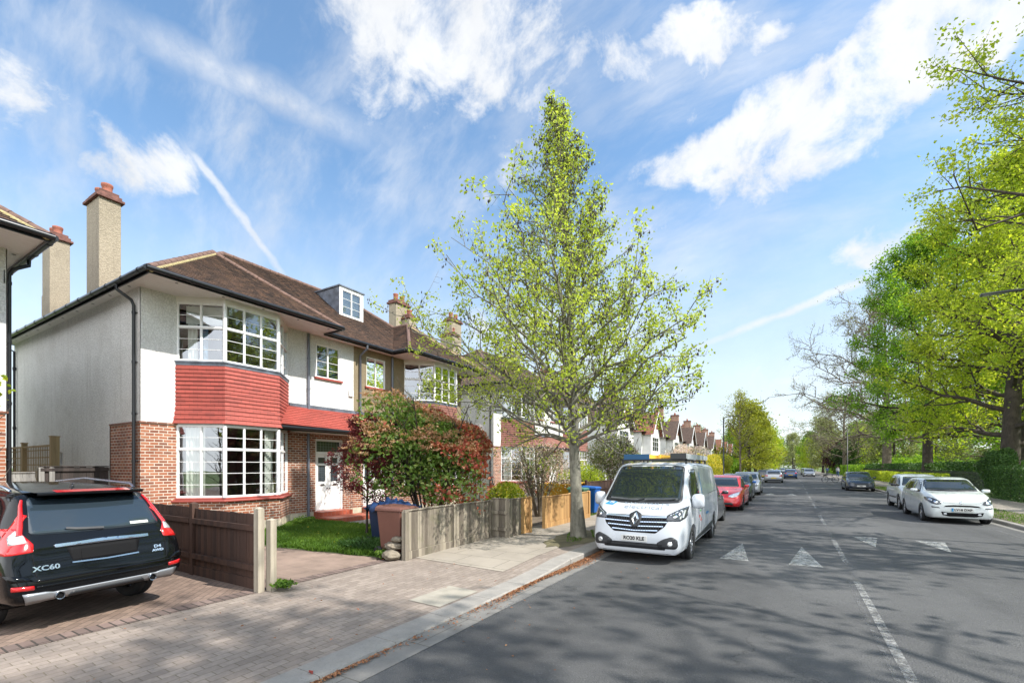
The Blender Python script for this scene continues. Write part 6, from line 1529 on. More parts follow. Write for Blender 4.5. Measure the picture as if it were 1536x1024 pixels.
def hedge(name, label, x0, x1, y0, y1, h, n, size, m, seed, cat='hedge'):
    g = np.random.default_rng(seed); root = empty(name, ((x0+x1)/2, (y0+y1)/2, 0), 0, label, cat)
    c = g.uniform(0, 1, (n, 3)); f = g.integers(0, 3, n)
    c[f == 0, 0] = np.power(c[f == 0, 0], 3)      # towards the road
    c[f == 1, 2] = 1-np.power(c[f == 1, 2], 3)
    P = np.stack([x0+(x1-x0)*c[:, 0], y0+(y1-y0)*c[:, 1], c[:, 2]*h], 1); bump_ = np.sin(P[:, 1]*2.3)*.06+np.sin(P[:, 1]*5.1+1)*.04; P[:, 2] += bump_*c[:, 2]; P[:, 0] += bump_*.8
    leaves('foliage', P, size, m, root, g, off=tuple(root.location), up=.3)
    g2 = MB()
    for y in np.arange(y0+.3, y1, 1.1): g2.tube([((x0+x1)/2, y, -.05), ((x0+x1)/2+.05, y+.05, h*.8)], .03, 5)
    g2.build('stem', M['bark_dark'], root, off=tuple(root.location)); return root
hedge('hedge', 'tall clipped green hedge in front of the dark holly at the right edge', 10.0, 10.9, 28, 36.3, 1.75, 16000, .085, 'leaf_dark', 21)
hedge('hedge', 'low green hedge along the park railings behind the parked white cars', 10.0, 10.7, 46, 88, 1.15, 20000, .13, 'leaf_lime', 22)
hedge('hedge', 'darker scrub inside the park railings', 12.0, 15.0, 44, 110, 2.1, 26000, .2, 'leaf_dark', 23)
hedge('hedge', 'dark hedge along the far right pavement', 10.0, 11.2, 92, 150, 2.0, 9000, .25, 'leaf_green', 24)
# park railings
rl = empty('railings', (11.0, 36, .02), 0, 'black iron park railings running between the hedge and the park', 'railings')
b = MB()
for z in (.25, 1.3): b.box(10.98, 11.02, 36, 110, z, z+.035)
b.build('rail', M['darkmetal'], rl, off=(11.0, 36, .02)); b = MB()
for y in np.arange(36.1, 110, .16): b.box(10.99, 11.01, y-.008, y+.008, .1, 1.45)
tag(b.build('bar', M['darkmetal'], rl, off=(11.0, 36, .02)), kind='stuff')
# park background canopy: undergrowth that reads as one mass
def mass(name, pts, n, size, m, seed, h):
    g = np.random.default_rng(seed); C = []
    for (x, y, rx, ry, hh) in pts:
        k = n//len(pts); d = unit(g.normal(size=(k, 3))); r = np.power(g.uniform(0, 1, k), .4)[:, None]; C.append(np.array([x, y, hh*.5])+d*r*np.array([rx, ry, hh*.55]))
    return tag(leaves(name, np.concatenate(C), size, m, None, g, up=.3), kind='stuff')
mass('undergrowth', [(17, 95, 4, 9, 3.2), (24, 88, 6, 6, 3), (34, 84, 7, 6, 3.4), (45, 76, 7, 6, 3.6), (52, 66, 7, 7, 3.6), (20, 112, 6, 10, 4)], 26000, .3, 'leaf_green', 91, 3)
mass('far_wood', [(-60+i*16, 380+8*math.sin(i*2), 12, 8, 15+3*math.sin(i*3.7)) for i in range(12)]+[(100+i*8, 330-i*26, 10, 16, 16) for i in range(8)]+[(-45-i*10, 330-i*20, 9, 12, 11) for i in range(5)], 42000, 1.1, 'leaf_green', 92, 18)

# grass blades, weeds and litter
def blades(name, poly_fn, n, h, seed, bbox, m='grass', z=.0):
    g = np.random.default_rng(seed); P = np.stack([g.uniform(bbox[0], bbox[1], n), g.uniform(bbox[2], bbox[3], n)], 1); P = P[poly_fn(P[:, 0], P[:, 1])]; n = len(P)
    a = g.uniform(0, 2*PI, n); hh = h*g.uniform(.4, 1.2, n); w = hh*.09+.003; ln = g.normal(size=(n, 2))*hh[:, None]*.45
    base = np.column_stack([P, np.full(n, z)]); dx = np.stack([np.cos(a)*w, np.sin(a)*w, 0*a], 1); tip = base+np.column_stack([ln, hh]); midp = base+np.column_stack([ln*.35, hh*.6])
    V = np.stack([base-dx, base+dx, midp+dx*.7, tip, midp-dx*.7], 1).reshape(-1, 3); Fq = np.arange(5*n).reshape(n, 5)
    q = .5+.28*np.sin(P[:, 0]*2.1+P[:, 1]*1.3)+.22*np.sin(P[:, 0]*.9-P[:, 1]*3.1+1)
    return tag(raw_mesh(name, V, Fq, None, [M[m]], np.clip(.55*q+.45*g.uniform(0, 1, n), 0, 1)), kind='stuff')
lawn = lambda x, y: (y > 6.02+(x+9.6)*.12+.05*np.sin(x*6)) & (x < -6.95) & (y < 9.4) & (x > -13.3) & ~((x > -7.6) & (y > 6.5))
sheet('lawn', [(-13.3, 5.75), (-9.6, 6.0), (-7.0, 6.35), (-7.2, 9.3), (-13.3, 9.3)], 'park', .004)
blades('grass', lawn, 46000, .12, 1, (-13.3, -6.9, 5.8, 9.4), z=0)
blades('verge_grass', lambda x, y: (((x+4.40)/.5)**2+((y-10.9)/1.1)**2 < 1.0) & (np.sin(x*9+y*4) > -.2), 2600, .06, 2, (-5.1, -3.8, 8.5, 12.3), z=.03)
blades('fence_grass', lambda x, y: x < -6, 2600, .09, 3, (-6.3, -5.9, 14.2, 22), z=-.02)
blades('right_verge_grass', lambda x, y: x > 6.2, 9000, .06, 4, (6.2, 7.5, 13, 50), z=.035)
def weed(loc, label, r, h, n, seed, size=.05, m='grass'): bush('weed', loc, label, r, r, h, n, size, m, seed, stems=0, lump=.5, shell=.6, cat='weed')
g = np.random.default_rng(8); n = 60; C = np.column_stack([g.uniform(-12.5, -7.8, n), g.uniform(6.3, 9.0, n), g.uniform(.07, .12, n)]); tag(leaves('dandelions', C, .045, 'bloom_yellow', None, g, up=4), kind='stuff')
blades('ground_cover', lambda x, y: (x > -8.3) & (x < -6.7) & (y > 6.5), 5000, .2, 9, (-8.3, -6.7, 6.5, 7.6), 'leaf_dark')
weed((-6.25, 3.98, 0), 'leafy green weed at the foot of the split gate post', .20, .16, 340, 101)
weed((-6.75, 6.30, 0), 'small green weed beside the sack by the weathered fence', .18, .2, 380, 102)
weed((-9.7, 8.9, 0), 'tuft of bright weed growing beside the red doorstep', .35, .25, 700, 103, .06, 'leaf_lime')
weed((-12.4, 8.5, 0), 'tall weed against the house wall under the grey downpipe', .5, .32, 700, 104, .06, 'grass')
g = np.random.default_rng(5); n = 15000
yy = g.uniform(-1, 13, n); cx_ = -3.47+np.abs(g.normal(size=n))*.07*(1+.6*np.sin(yy*1.7)); keep = g.uniform(size=n) < (.45+.4*np.sin(yy*.9+1)+.3*(yy > 6)); C = np.column_stack([cx_, yy, np.full(n, ZR+.012)+g.uniform(0, .012, n)])[keep]
tag(leaves('leaf_litter', C, .032, 'litter', None, g, up=3.5), kind='stuff')
C = np.column_stack([g.uniform(-6.4, 5, 500), g.uniform(1, 16, 500), np.zeros(500)]); C[:, 2] = np.where(C[:, 0] < -3.85, .014, ZR+.02); C = C[(C[:, 0] < -3.9) | (C[:, 0] > -3.4)]
tag(leaves('scattered_leaves', C, .035, 'litter', None, g, up=3.5), kind='stuff')
C = np.array([[-4.05, 3.1, .0], [-3.62, 2.55, -.03], [-4.6, 3.9, .008], [-6.6, 6.2, .02], [-3.9, 6.0, .0]]); tag(leaves('red_leaf', C, .07, 'leaf_phred', None, g, up=4), kind='stuff')
# ================================================================== FENCES, POSTS, BINS, LAMPS, PEOPLE
def board_fence(name, label, A, B, h, m, bw=.105, gap=.004, th=.018, cap=True, posts=(), postm='post', rails=(.3, .8), railside=1, z0=.0, gravel=False, cat='fence', posth=.08, seed=1, hvar=.006):
    A, B = Vector((A[0], A[1])), Vector((B[0], B[1])); L = (B-A).length; u = (B-A)/L; n = Vector((u.y, -u.x)); r_ = random.Random(seed)
    root = empty(name, (A.x, A.y, z0), 0, label, cat); off = (A.x, A.y, z0)
    b = MB(); s = 0
    while s < L-.02:
        w = min(bw, L-s)-gap; d = r_.uniform(0, .004); b.obox(A, u, n, s, s+w, -th/2+d, th/2+d, z0+(.16 if gravel else .02), z0+h+r_.uniform(-hvar, hvar)); s += bw
    b.build('boards', M[m], root, off=off)
    b = MB()
    for z in rails: b.obox(A, u, n*railside, .0, L, th/2+.004, th/2+.045, z0+z, z0+z+.08)
    b.build('rail', M[m], root, off=off)
    if gravel: b = MB(); b.obox(A, u, n, 0, L, -.025, .03, z0, z0+.155); b.build('gravel_board', M[m], root, off=off, bevel=.004)
    if cap: b = MB(); b.obox(A, u, n, 0, L, -.035, .035, z0+h+.004, z0+h+.03); b.build('capping', M[m], root, off=off, bevel=.004)
    for q in posts:
        b = MB(); b.obox(A, u, n, q-.05, q+.05, -.05+.0, .05, z0-.05, z0+h+posth)
        b.add([(A.x+u.x*(q+a)+n.x*c, A.y+u.y*(q+a)+n.y*c, z0+h+posth) for a, c in ((-.05, -.05), (.05, -.05), (.05, .05), (-.05, .05))]+[(A.x+u.x*q, A.y+u.y*q, z0+h+posth+.03)], [(0, 1, 4), (1, 2, 4), (2, 3, 4), (3, 0, 4)])
        b.build('post', M[postm], root, off=off, bevel=.004)
    return root
# stained panels between the two driveways, ending in a pale split post
f_ = board_fence('fence_panel', 'dark red-brown stained fence panel between the two driveways, next to the pale posts', (-6.52, 3.78), (-8.45, 3.78), 1.10, 'darkfence', .09, cap=False, rails=(.28, .86), posts=(1.94,), postm='darkfence', gravel=True, railside=-1)
f_ = board_fence('fence_panel', 'second stained fence panel with a lighter top, partly behind the black car', (-8.52, 3.78), (-10.4, 3.78), 1.12, 'darkfence', .09, cap=False, rails=(.28, .86), posts=(1.88,), postm='darkfence', gravel=True, railside=-1, seed=2)
for x, y, h, lb in ((-6.47, 3.73, 1.19, 'pale square timber post at the end of the stained fence, taller of the pair'), (-6.40, 3.87, 1.02, 'pale split timber post, shorter one of the pair at the driveway')):
    p = empty('gate_post', (x, y, 0), .1, lb, 'post'); b = MB(); b.box(-.05, .05, -.05, .05, -.05, h); b.add([(-.055, -.055, h), (.055, -.055, h), (.055, .055, h), (-.055, .055, h), (0, 0, h+.03)], [(0, 3, 2, 1), (0, 1, 4), (1, 2, 4), (2, 3, 4), (3, 0, 4)]); b.build('post', M['post'], p, bevel=.005)
# weathered street fence
board_fence('fence_panel', 'weathered grey board fence along the pavement, nearer panel beside the bin', (-6.25, 6.40), (-6.33, 8.0), .93, 'weathered', .11, posts=(.04,), postm='weathered', gravel=True, railside=-1, seed=3, rails=(.3, .7), posth=.0)
board_fence('fence_panel', 'weathered grey board fence along the pavement, farther panel before the gate recess', (-6.33, 8.02), (-6.42, 9.62), .92, 'weathered', .11, posts=(.0, 1.6), postm='weathered', gravel=True, railside=-1, seed=4, rails=(.3, .7), posth=.02)
gt = board_fence('timber_gate', 'short dark weathered gate panel set across the recess after the grey fence', (-6.42, 9.72), (-5.98, 9.72), .97, 'weathered', .11, cap=True, railside=1, seed=5, cat='gate', rails=(.18, .6))
board_fence('fence_panel', 'narrow weathered end panel just right of the gate recess', (-5.97, 9.74), (-5.95, 10.36), .95, 'weathered', .11, posts=(.04,), postm='weathered', seed=6, posth=0, railside=-1)
board_fence('fence_panel', 'narrow new orange timber panel joined to the weathered one', (-5.95, 10.40), (-5.93, 10.82), .95, 'fresh', .105, posts=(.42,), postm='fresh', seed=7, posth=.02, railside=-1)
board_fence('fence_panel', 'long new orange timber fence behind the street tree trunk', (-5.95, 11.7), (-5.9, 15.1), .90, 'fresh', .105, posts=(.04, 1.8, 3.36), postm='fresh', seed=8, posth=.03, gravel=True, railside=-1)
board_fence('fence_panel', 'dark brown garden fence behind the bins and the skip', (-6.9, 17.3), (-6.8, 27), 1.15, 'darkfence', .12, posts=(.04, 3, 6, 9), postm='darkfence', seed=9)
# passage gate and fence between the houses
board_fence('passage_gate', 'pale grey weathered gate between the houses', (-15.2, 2.66), (-15.2, 3.42), 1.64, 'greygate', .11, cat='gate', railside=1, rails=(.3, 1.45), seed=10)
board_fence('passage_fence', 'blackened board fence beside the brick corner of the white house', (-15.2, 3.5), (-15.2, 4.78), 1.78, 'blackfence', .12, posts=(.02, .2), postm='greygate', railside=1, rails=(.4, 1.68), seed=11, posth=-.02)
tl = empty('trellis', (-17.6, 2.7, 0), 0, 'pale timber trellis with a thick end post above the passage gate', 'trellis'); b = MB()
xa, xb = -24.2, -17.62
b.box(xa, xb, 4.28, 4.32, 1.0, 1.06); 
k = 0
while xb-k*.16 > xa: b.box(xb-k*.16-.022, xb-k*.16, 4.285, 4.30, 1.1, 2.36); k += 1
for z in np.arange(1.2, 2.4, .21): b.box(xa, xb, 4.302, 4.318, z, z+.03)
b.box(xa, xb, 4.27, 4.33, 2.36, 2.41)
b.build('lattice', M['trellis'], tl, off=(-17.6, 2.7, 0))
for x in (-17.55, -20.2, -22.9):
    b = MB(); w = .085 if x > -18 else .06; b.box(x-w, x+w, 4.25, 4.25+2*w, 0, 2.62 if x > -18 else 2.5); b.box(x-w-.015, x+w+.015, 4.235, 4.265+2*w, 2.62 if x > -18 else 2.5, 2.65 if x > -18 else 2.53); b.build('post', M['trellis'], tl, off=(-17.6, 2.7, 0), bevel=.004)

def bin_(loc, rz, label, m, h=1.05, w=.52, d=.6, lid=None, tarp=False):
    root = empty('wheelie_bin', (*loc, 0), rz, label, 'wheelie bin'); b = MB(); t = .78
    b.add([(-d/2*t, -w/2*t, .08), (d/2*t, -w/2*t, .08), (d/2*t, w/2*t, .08), (-d/2*t, w/2*t, .08), (-d/2, -w/2, h-.08), (d/2, -w/2, h-.08), (d/2, w/2, h-.08), (-d/2, w/2, h-.08)], [(0,3,2,1),(4,5,6,7),(0,1,5,4),(1,2,6,5),(2,3,7,6),(3,0,4,7)])
    b.build('body', M[m], root, bevel=.03)
    b = MB(); b.box(-d/2-.025, d/2+.025, -w/2-.025, w/2+.025, h-.09, h-.05); b.build('rim', M[m], root, bevel=.012)
    b = MB(); b.add([(-d/2-.03, -w/2-.02, h-.05), (d/2+.04, -w/2-.02, h-.05), (d/2+.04, w/2+.02, h-.05), (-d/2-.03, w/2+.02, h-.05), (-d/2-.0, -w/2+.02, h+.02), (d/2-.02, -w/2+.02, h-.01), (d/2-.02, w/2-.02, h-.01), (-d/2, w/2-.02, h+.02)], [(0,3,2,1),(4,5,6,7),(0,1,5,4),(1,2,6,5),(2,3,7,6),(3,0,4,7)])
    b.build('lid', M[lid or m], root, bevel=.015)
    b = MB(); b.tube([(-d/2-.06, -w/2+.05, h-.03), (-d/2-.06, w/2-.05, h-.03)], .014, 8); b.build('handle', M[m], root)
    for s in (1, -1): b = MB(); b.lathe([(.001, s*(w/2-.06)), (.10, s*(w/2-.06)), (.10, s*(w/2-.01)), (.001, s*(w/2-.01))], (-d/2+.03, 0, .10), 'y', 16); b.build('wheel', M['rubber'], root)
    return root
bin_((-6.75, 6.72), .1, 'brown wheelie bin standing behind the end of the weathered fence', 'bin_brown', 1.0, .55, .6)
bb = bin_((-7.95, 7.55), .3, 'blue recycling bin beside the red maple, its lid open under rubbish', 'bin_navy', .92)
tp = MB(); gg = np.random.default_rng(3); n = 14
V = [(-8.25+1.0*i/n, 7.15+.85*j/n, .97+.10*math.sin(i*1.1+j*.8)*math.cos(j*1.3)+.03*gg.normal()-(.18*((i/n-.5)**2+(j/n-.5)**2)*2)) for j in range(n+1) for i in range(n+1)]
tp.add(V, [(j*(n+1)+i, j*(n+1)+i+1, (j+1)*(n+1)+i+1, (j+1)*(n+1)+i) for j in range(n) for i in range(n)], 0, True)
o = tp.build('tarpaulin', M['tarp']); tag(o, 'crumpled blue plastic sheet lying over the blue bin', 'sheet'); sm = o.modifiers.new('s', 'SOLIDIFY'); sm.thickness = .006
bin_((-6.25, 16.15), .0, 'bright blue wheelie bin standing at the kerb side of the garden fence', 'bin_blue', 1.05, .55, .6)
bin_((-6.45, 15.45), .05, 'dull green wheelie bin left of the bright blue one', 'bin_green', 1.03, .55, .6)
# skip
sk = empty('skip', (-7.9, 18.2, 0), 0, 'yellow skip full of rubble behind the wheelie bins', 'skip'); b = MB()
b.prism([(-1.6, 1.1), (-1.1, .15), (1.1, .15), (1.6, 1.1), (1.5, 1.1), (1.05, .25), (-1.05, .25), (-1.5, 1.1)], 'x', -.8, .8); b.v = [(p[0], p[1], p[2]) for p in b.v]
for x in (-.8, .78): b.prism([(-1.6, 1.1), (-1.1, .15), (1.1, .15), (1.6, 1.1)], 'x', x, x+.02)
b.tube([(.86, -1.55, 1.12), (.86, 1.55, 1.12)], .04, 8); b.build('body', M['skip'], sk); b = MB()
for i in range(16): b.box(-.6+rnd.random(), -.5+rnd.random(), -1.2+rnd.random()*2, -1.0+rnd.random()*2, .8, 1.1+rnd.random()*.15)
b.build('rubble', M['stone'], sk)
# sacks / stones by the fence end
for i, (x, y, sx, sy, sz, z, lb) in enumerate(((-6.52, 6.33, .30, .16, .10, .09, 'pale sagging sack lying lowest against the fence end'), (-6.58, 6.45, .26, .15, .08, .24, 'second sack, resting in the middle of the little pile'), (-6.50, 6.48, .17, .12, .06, .37, 'small top sack of the pile by the brown bin'))):
    bm = bmesh.new(); bmesh.ops.create_icosphere(bm, subdivisions=4, radius=1); gg = random.Random(i)
    ph = [gg.uniform(0, 6) for _ in range(6)]
    for v in bm.verts:
        c = v.co; k = 1+.10*math.sin(c.x*4+ph[0])*math.sin(c.y*5+ph[1])+.06*math.sin(c.z*9+c.x*7+ph[2])+.04*math.sin(c.x*15+ph[3]); v.co = Vector((c.x*sx*k*.75, c.y*sy*k, c.z*sz*k)); v.co.rotate(Matrix.Rotation(.5*i-.5, 3, 'Z'))
    for f in bm.faces: f.smooth = True
    me = bpy.data.meshes.new('sack'); bm.to_mesh(me); bm.free(); o = link_mesh('sack', me, None, [M['stone']]); o.location = (x, y, z); tag(o, lb, 'sack')

def lamp(loc, label, h, armdir, arml=1.0, near=False):
    root = empty('street_lamp', (*loc, 0), 0, label, 'street lamp'); b = MB()
    b.lathe([(.09, 0), (.09, .9), (.055, .95), (.045, h), (.0, h)], n=12); b.build('post', M['darkmetal'], root)
    d = Vector((*armdir, 0)); b = MB(); b.tube([(0, 0, h-.03), d*.15+Vector((0, 0, h+.02)), d*arml*.6+Vector((0, 0, h+.10))], .026, 8); b.build('arm', M['darkmetal'], root)
    b = MB(); n = Vector((-d.y, d.x, 0)); P = lambda s, w, z: d*s+n*w+Vector((0, 0, z)); a0, a1 = arml*.6, arml*.6+.62; zz = h+.08
    b.add([P(a0, -.05, zz), P(a1, -.11, zz+.02), P(a1, .11, zz+.02), P(a0, .05, zz), P(a0, -.05, zz+.05), P(a1, -.09, zz+.06), P(a1, .09, zz+.06), P(a0, .05, zz+.05)], [(0,3,2,1),(4,5,6,7),(0,1,5,4),(1,2,6,5),(2,3,7,6),(3,0,4,7)]); hd = b.build('lamp_head', M['darkmetal'], root, bevel=.01)
    b = MB(); b.add([P(a0+.12, -.05, zz-.002), P(a1-.04, -.09, zz+.012), P(a1-.04, .09, zz+.012), P(a0+.12, .05, zz-.002)], [(0, 1, 2, 3)]); b.build('lens', M['lens_white'], hd)
    return root
lamp((-4.05, 38.6), 'black street lamp on the left pavement with its arm over the road', 5.55, (1, 0), .9)
lamp((6.55, 68.5), 'black street lamp on the right pavement by the low hedge', 6.3, (-1, 0), 1.0)
lamp((6.55, 15.6), 'near street lamp whose dark head reaches in at the right edge', 5.98, (-1, .12), 2.85)

# people far along the right pavement
def person(loc, rz, label, top, legs, hgt=1.72, stride=.22):
    root = empty('person', (*loc, .03), rz, label, 'person'); s = hgt/1.72
    J = {'pel': (0, 0, .95), 'ch': (0, 0, 1.28), 'nk': (.01, 0, 1.46), 'hd': (.03, 0, 1.60), 'ht': (.03, 0, 1.70),
         'hl': (0, .09, .90), 'kl': (stride*.6, .10, .50), 'al': (stride, .10, .08), 'tl': (stride+.15, .11, .04), 'hr': (0, -.09, .90), 'kr': (-.02, -.10, .49), 'ar': (-stride, -.10, .10), 'tr': (-stride+.14, -.11, .04),
         'sl': (0, .19, 1.40), 'el': (-.06, .24, 1.12), 'wl': (.08, .24, .90), 'gl': (.11, .23, .82), 'sr': (0, -.19, 1.40), 'er': (-.02, -.24, 1.12), 'wr': (.12, -.22, .93), 'gr': (.16, -.21, .85)}
    rr = {'pel': .135, 'ch': .15, 'nk': .055, 'hd': .095, 'ht': .06, 'hl': .10, 'kl': .065, 'al': .045, 'tl': .04, 'hr': .10, 'kr': .065, 'ar': .045, 'tr': .04, 'sl': .065, 'el': .045, 'wl': .03, 'gl': .03, 'sr': .065, 'er': .045, 'wr': .03, 'gr': .03}
    E = [('pel', 'ch'), ('ch', 'nk'), ('nk', 'hd'), ('hd', 'ht'), ('pel', 'hl'), ('hl', 'kl'), ('kl', 'al'), ('al', 'tl'), ('pel', 'hr'), ('hr', 'kr'), ('kr', 'ar'), ('ar', 'tr'), ('ch', 'sl'), ('sl', 'el'), ('el', 'wl'), ('wl', 'gl'), ('ch', 'sr'), ('sr', 'er'), ('er', 'wr'), ('wr', 'gr')]
    ks = list(J); me = bpy.data.meshes.new('body'); me.from_pydata([tuple(c*s for c in J[k]) for k in ks], [(ks.index(a), ks.index(b)) for a, b in E], [])
    o = bpy.data.objects.new('t', me); col.objects.link(o); md = o.modifiers.new('s', 'SKIN'); 
    for i, k in enumerate(ks): me.skin_vertices[0].data[i].radius = (rr[k]*s,)*2
    me.skin_vertices[0].data[0].use_root = True; sb = o.modifiers.new('u', 'SUBSURF'); sb.levels = 1; sb.render_levels = 1
    dg = bpy.context.evaluated_depsgraph_get(); m2 = bpy.data.meshes.new_from_object(o.evaluated_get(dg)); bpy.data.objects.remove(o)
    m2.materials.clear(); bo = link_mesh('body', m2, root, [M['skin'], M[top], M[legs], M['hair']])
    for p in m2.polygons:
        p.use_smooth = True; z = p.center.z/s; x = p.center.x/s; y = abs(p.center.y)/s
        p.material_index = 2 if z < .98 and y < .2 and z > .0 else (1 if z < 1.47 and z > .94 and not (y > .18 and z < 1.0) else (3 if (z > 1.64 or (z > 1.5 and x < .0)) else 0))
    return root
person((7.6, 93), -PI/2, 'person in a pale top and blue jeans walking along the right pavement', 'shirt', 'cloth_blue')
person((6.4, 97), PI/2, 'person in blue clothes farther back beside the right kerb', 'cloth_blue', 'darkmetal', 1.68)
# hire bicycle at the right kerb
bk = empty('bicycle', (4.55, 64.5, ZR), PI+.25, 'dark bicycle standing at the right kerb beyond the navy car', 'bicycle')
for x in (-.52, .54):
    b = MB(); r = .33; b.tube([(x+r*math.cos(2*PI*i/24), 0, r+r*math.sin(2*PI*i/24)) for i in range(25)], .022, 6, cap=False); w = b.build('wheel', M['rubber'], bk)
    b = MB()
    for i in range(12): a = 2*PI*i/12; b.tube([(x, 0, r), (x+r*.95*math.cos(a), 0, r+r*.95*math.sin(a))], .003, 3)
    b.build('spokes', M['metal'], w)
b = MB()
for a, c in (((-.52, 0, .33), (-.12, 0, .30)), ((-.52, 0, .33), (-.2, 0, .75)), ((-.12, 0, .30), (-.22, 0, .85)), ((-.12, 0, .30), (.40, 0, .72)), ((-.2, 0, .70), (.38, 0, .80)), ((.54, 0, .33), (.40, 0, .72)), ((.40, 0, .72), (.36, 0, .98))): b.tube([a, c], .022, 8)
b.build('frame', M['p_navy'], bk); b = MB(); b.tube([(.30, -.28, 1.02), (.36, -.1, .99), (.36, .1, .99), (.30, .28, 1.02)], .014, 8); b.build('handlebar', M['darkmetal'], bk)
b = MB(); b.add([(-.36, -.07, .87), (-.36, .07, .87), (-.10, .02, .87), (-.10, -.02, .87), (-.34, -.05, .92), (-.34, .05, .92), (-.10, .015, .90), (-.10, -.015, .90)], [(0,3,2,1),(4,5,6,7),(0,1,5,4),(1,2,6,5),(2,3,7,6),(3,0,4,7)]); b.build('saddle', M['trim'], bk)
b = MB(); b.lathe([(.0, -.01), (.09, -.01), (.09, .01), (0, .01)], (-.12, 0, .30), 'y', 14); b.tube([(-.12, .05, .30), (-.02, .06, .16)], .01, 6); b.tube([(-.12, -.05, .30), (-.22, -.06, .44)], .01, 6); b.build('crank', M['metal'], bk)
b = MB(); b.box(.42, .66, -.15, .15, .72, .90); b.build('basket', M['darkmetal'], bk)
# park play hut behind the railings
ph = empty('play_hut', (19.6, 54, 0), 0, 'small yellow play hut with a blue roof in the park beside the dark holly', 'play hut'); b = MB()
for x in (-1, 1):
    for y in (-1, 1): b.box(x-.06, x+.06, y-.06, y+.06, 0, 2.0)
b.box(-1.1, 1.1, -1.05, -1.0, .8, 1.5); b.box(-1.1, -1.05, -1.1, 1.1, .8, 1.5); b.box(-1.1, 1.1, -1.1, 1.1, .75, .82); b.build('frame', M['ladder'], ph)
b = MB(); b.add([(-1.3, -1.3, 1.95), (1.3, -1.3, 1.95), (1.3, 1.3, 1.95), (-1.3, 1.3, 1.95), (0, -1.3, 2.7), (0, 1.3, 2.7)], [(0, 3, 5, 4), (1, 4, 5, 2), (0, 4, 1), (3, 2, 5)]); b.build('roof', M['p_blue'], ph)
# thin overhead cable and sprig at the left edge
o = MB(); o.tube([(-13.3, 2.56, 5.7), (-13.6, 2.62, 4.9), (-13.9, 2.7, 4.2)], .008, 5); o.build('cable', M['ink'], h0, off=tuple(h0.location))
bush('climber', (-11.4, 1.85, 0), 'sprig of fresh green leaves poking in at the left edge by the downpipe', 0.3, .55, 3.5, 110, .10, 'leaf_lime', 31, z0=2.6, stems=4, cat='climber')
# ================================================================== SKY AND SUN
AZ, EL = R(8), R(47)
sv = Vector((math.cos(EL)*math.cos(AZ), math.cos(EL)*math.sin(AZ), math.sin(EL)))
sd = bpy.data.lights.new('sun', 'SUN'); sun = bpy.data.objects.new('sun', sd); col.objects.link(sun)
sd.energy = 4.1; sd.angle = R(.6); sd.color = (1.0, .955, .88); sun.rotation_euler = sv.to_track_quat('Z', 'Y').to_euler(); sun.location = (30, 0, 60)
w = bpy.data.worlds.new('World'); scene.world = w; w.use_nodes = True; t = NT(w)
bg = t.n['Background']; sky = t.n.new('ShaderNodeTexSky'); sky.sky_type = 'NISHITA'; sky.sun_disc = False; sky.sun_elevation = EL; sky.sun_rotation = PI/2-AZ
sky.altitude = 50; sky.air_density = 1.0; sky.dust_density = .6; sky.ozone_density = 2.5
tc = t.n.new('ShaderNodeTexCoord').outputs['Generated']
def pdir(px, py):
    v = Vector(((px-768)/F, 1, (699-py)/F)); x, y = v.x*CS-v.y*SN, v.x*SN+v.y*CS; return Vector((x, y, v.z)).normalized()
zz = t.n.new('ShaderNodeSeparateXYZ'); t.l.new(tc, zz.inputs[0])
dn = t.noise(tc, 7, 5, .6, out=1)
vm = t.n.new('ShaderNodeVectorMath'); vm.operation = 'MULTIPLY_ADD'; t.l.new(dn, vm.inputs[0]); vm.inputs[1].default_value = (.11,)*3; vm.inputs[2].default_value = (-.055,)*3
va = t.n.new('ShaderNodeVectorMath'); va.operation = 'ADD'; t.l.new(tc, va.inputs[0]); t.l.new(vm.outputs[0], va.inputs[1]); wd = va.outputs[0]
dn2 = t.noise(tc, 22, 3, .6, out=1); vm2 = t.n.new('ShaderNodeVectorMath'); vm2.operation = 'MULTIPLY_ADD'; t.l.new(dn2, vm2.inputs[0]); vm2.inputs[1].default_value = (.014,)*3; vm2.inputs[2].default_value = (-.007,)*3
va2 = t.n.new('ShaderNodeVectorMath'); va2.operation = 'ADD'; t.l.new(tc, va2.inputs[0]); t.l.new(vm2.outputs[0], va2.inputs[1]); wd2 = va2.outputs[0]
def blob(px, py, ax, ay, rot, amt, src=wd):
    """soft patch of cloud round a direction in the sky; ax, ay half-sizes"""
    c = pdir(px, py); e1 = (pdir(px+20*math.cos(R(rot)), py-20*math.sin(R(rot)))-c).normalized(); e2 = c.cross(e1).normalized(); e1 = e2.cross(c)
    k = (F*F+(px-768)**2+(699-py)**2)**.5
    mt = Matrix((e1, e2, c)).transposed(); mp = t.n.new('ShaderNodeMapping'); mp.vector_type = 'TEXTURE'
    mp.inputs['Location'].default_value = c; mp.inputs['Rotation'].default_value = mt.to_euler('XYZ'); 
    f = F/k; mp.inputs['Scale'].default_value = (ax/k*1.0, ay/k*1.0, 10)
    t.l.new(src, mp.inputs[0]); g = t.n.new('ShaderNodeTexGradient'); g.gradient_type = 'SPHERICAL'; t.l.new(mp.outputs[0], g.inputs[0])
    return t.math('MULTIPLY', g.outputs['Fac'], amt)
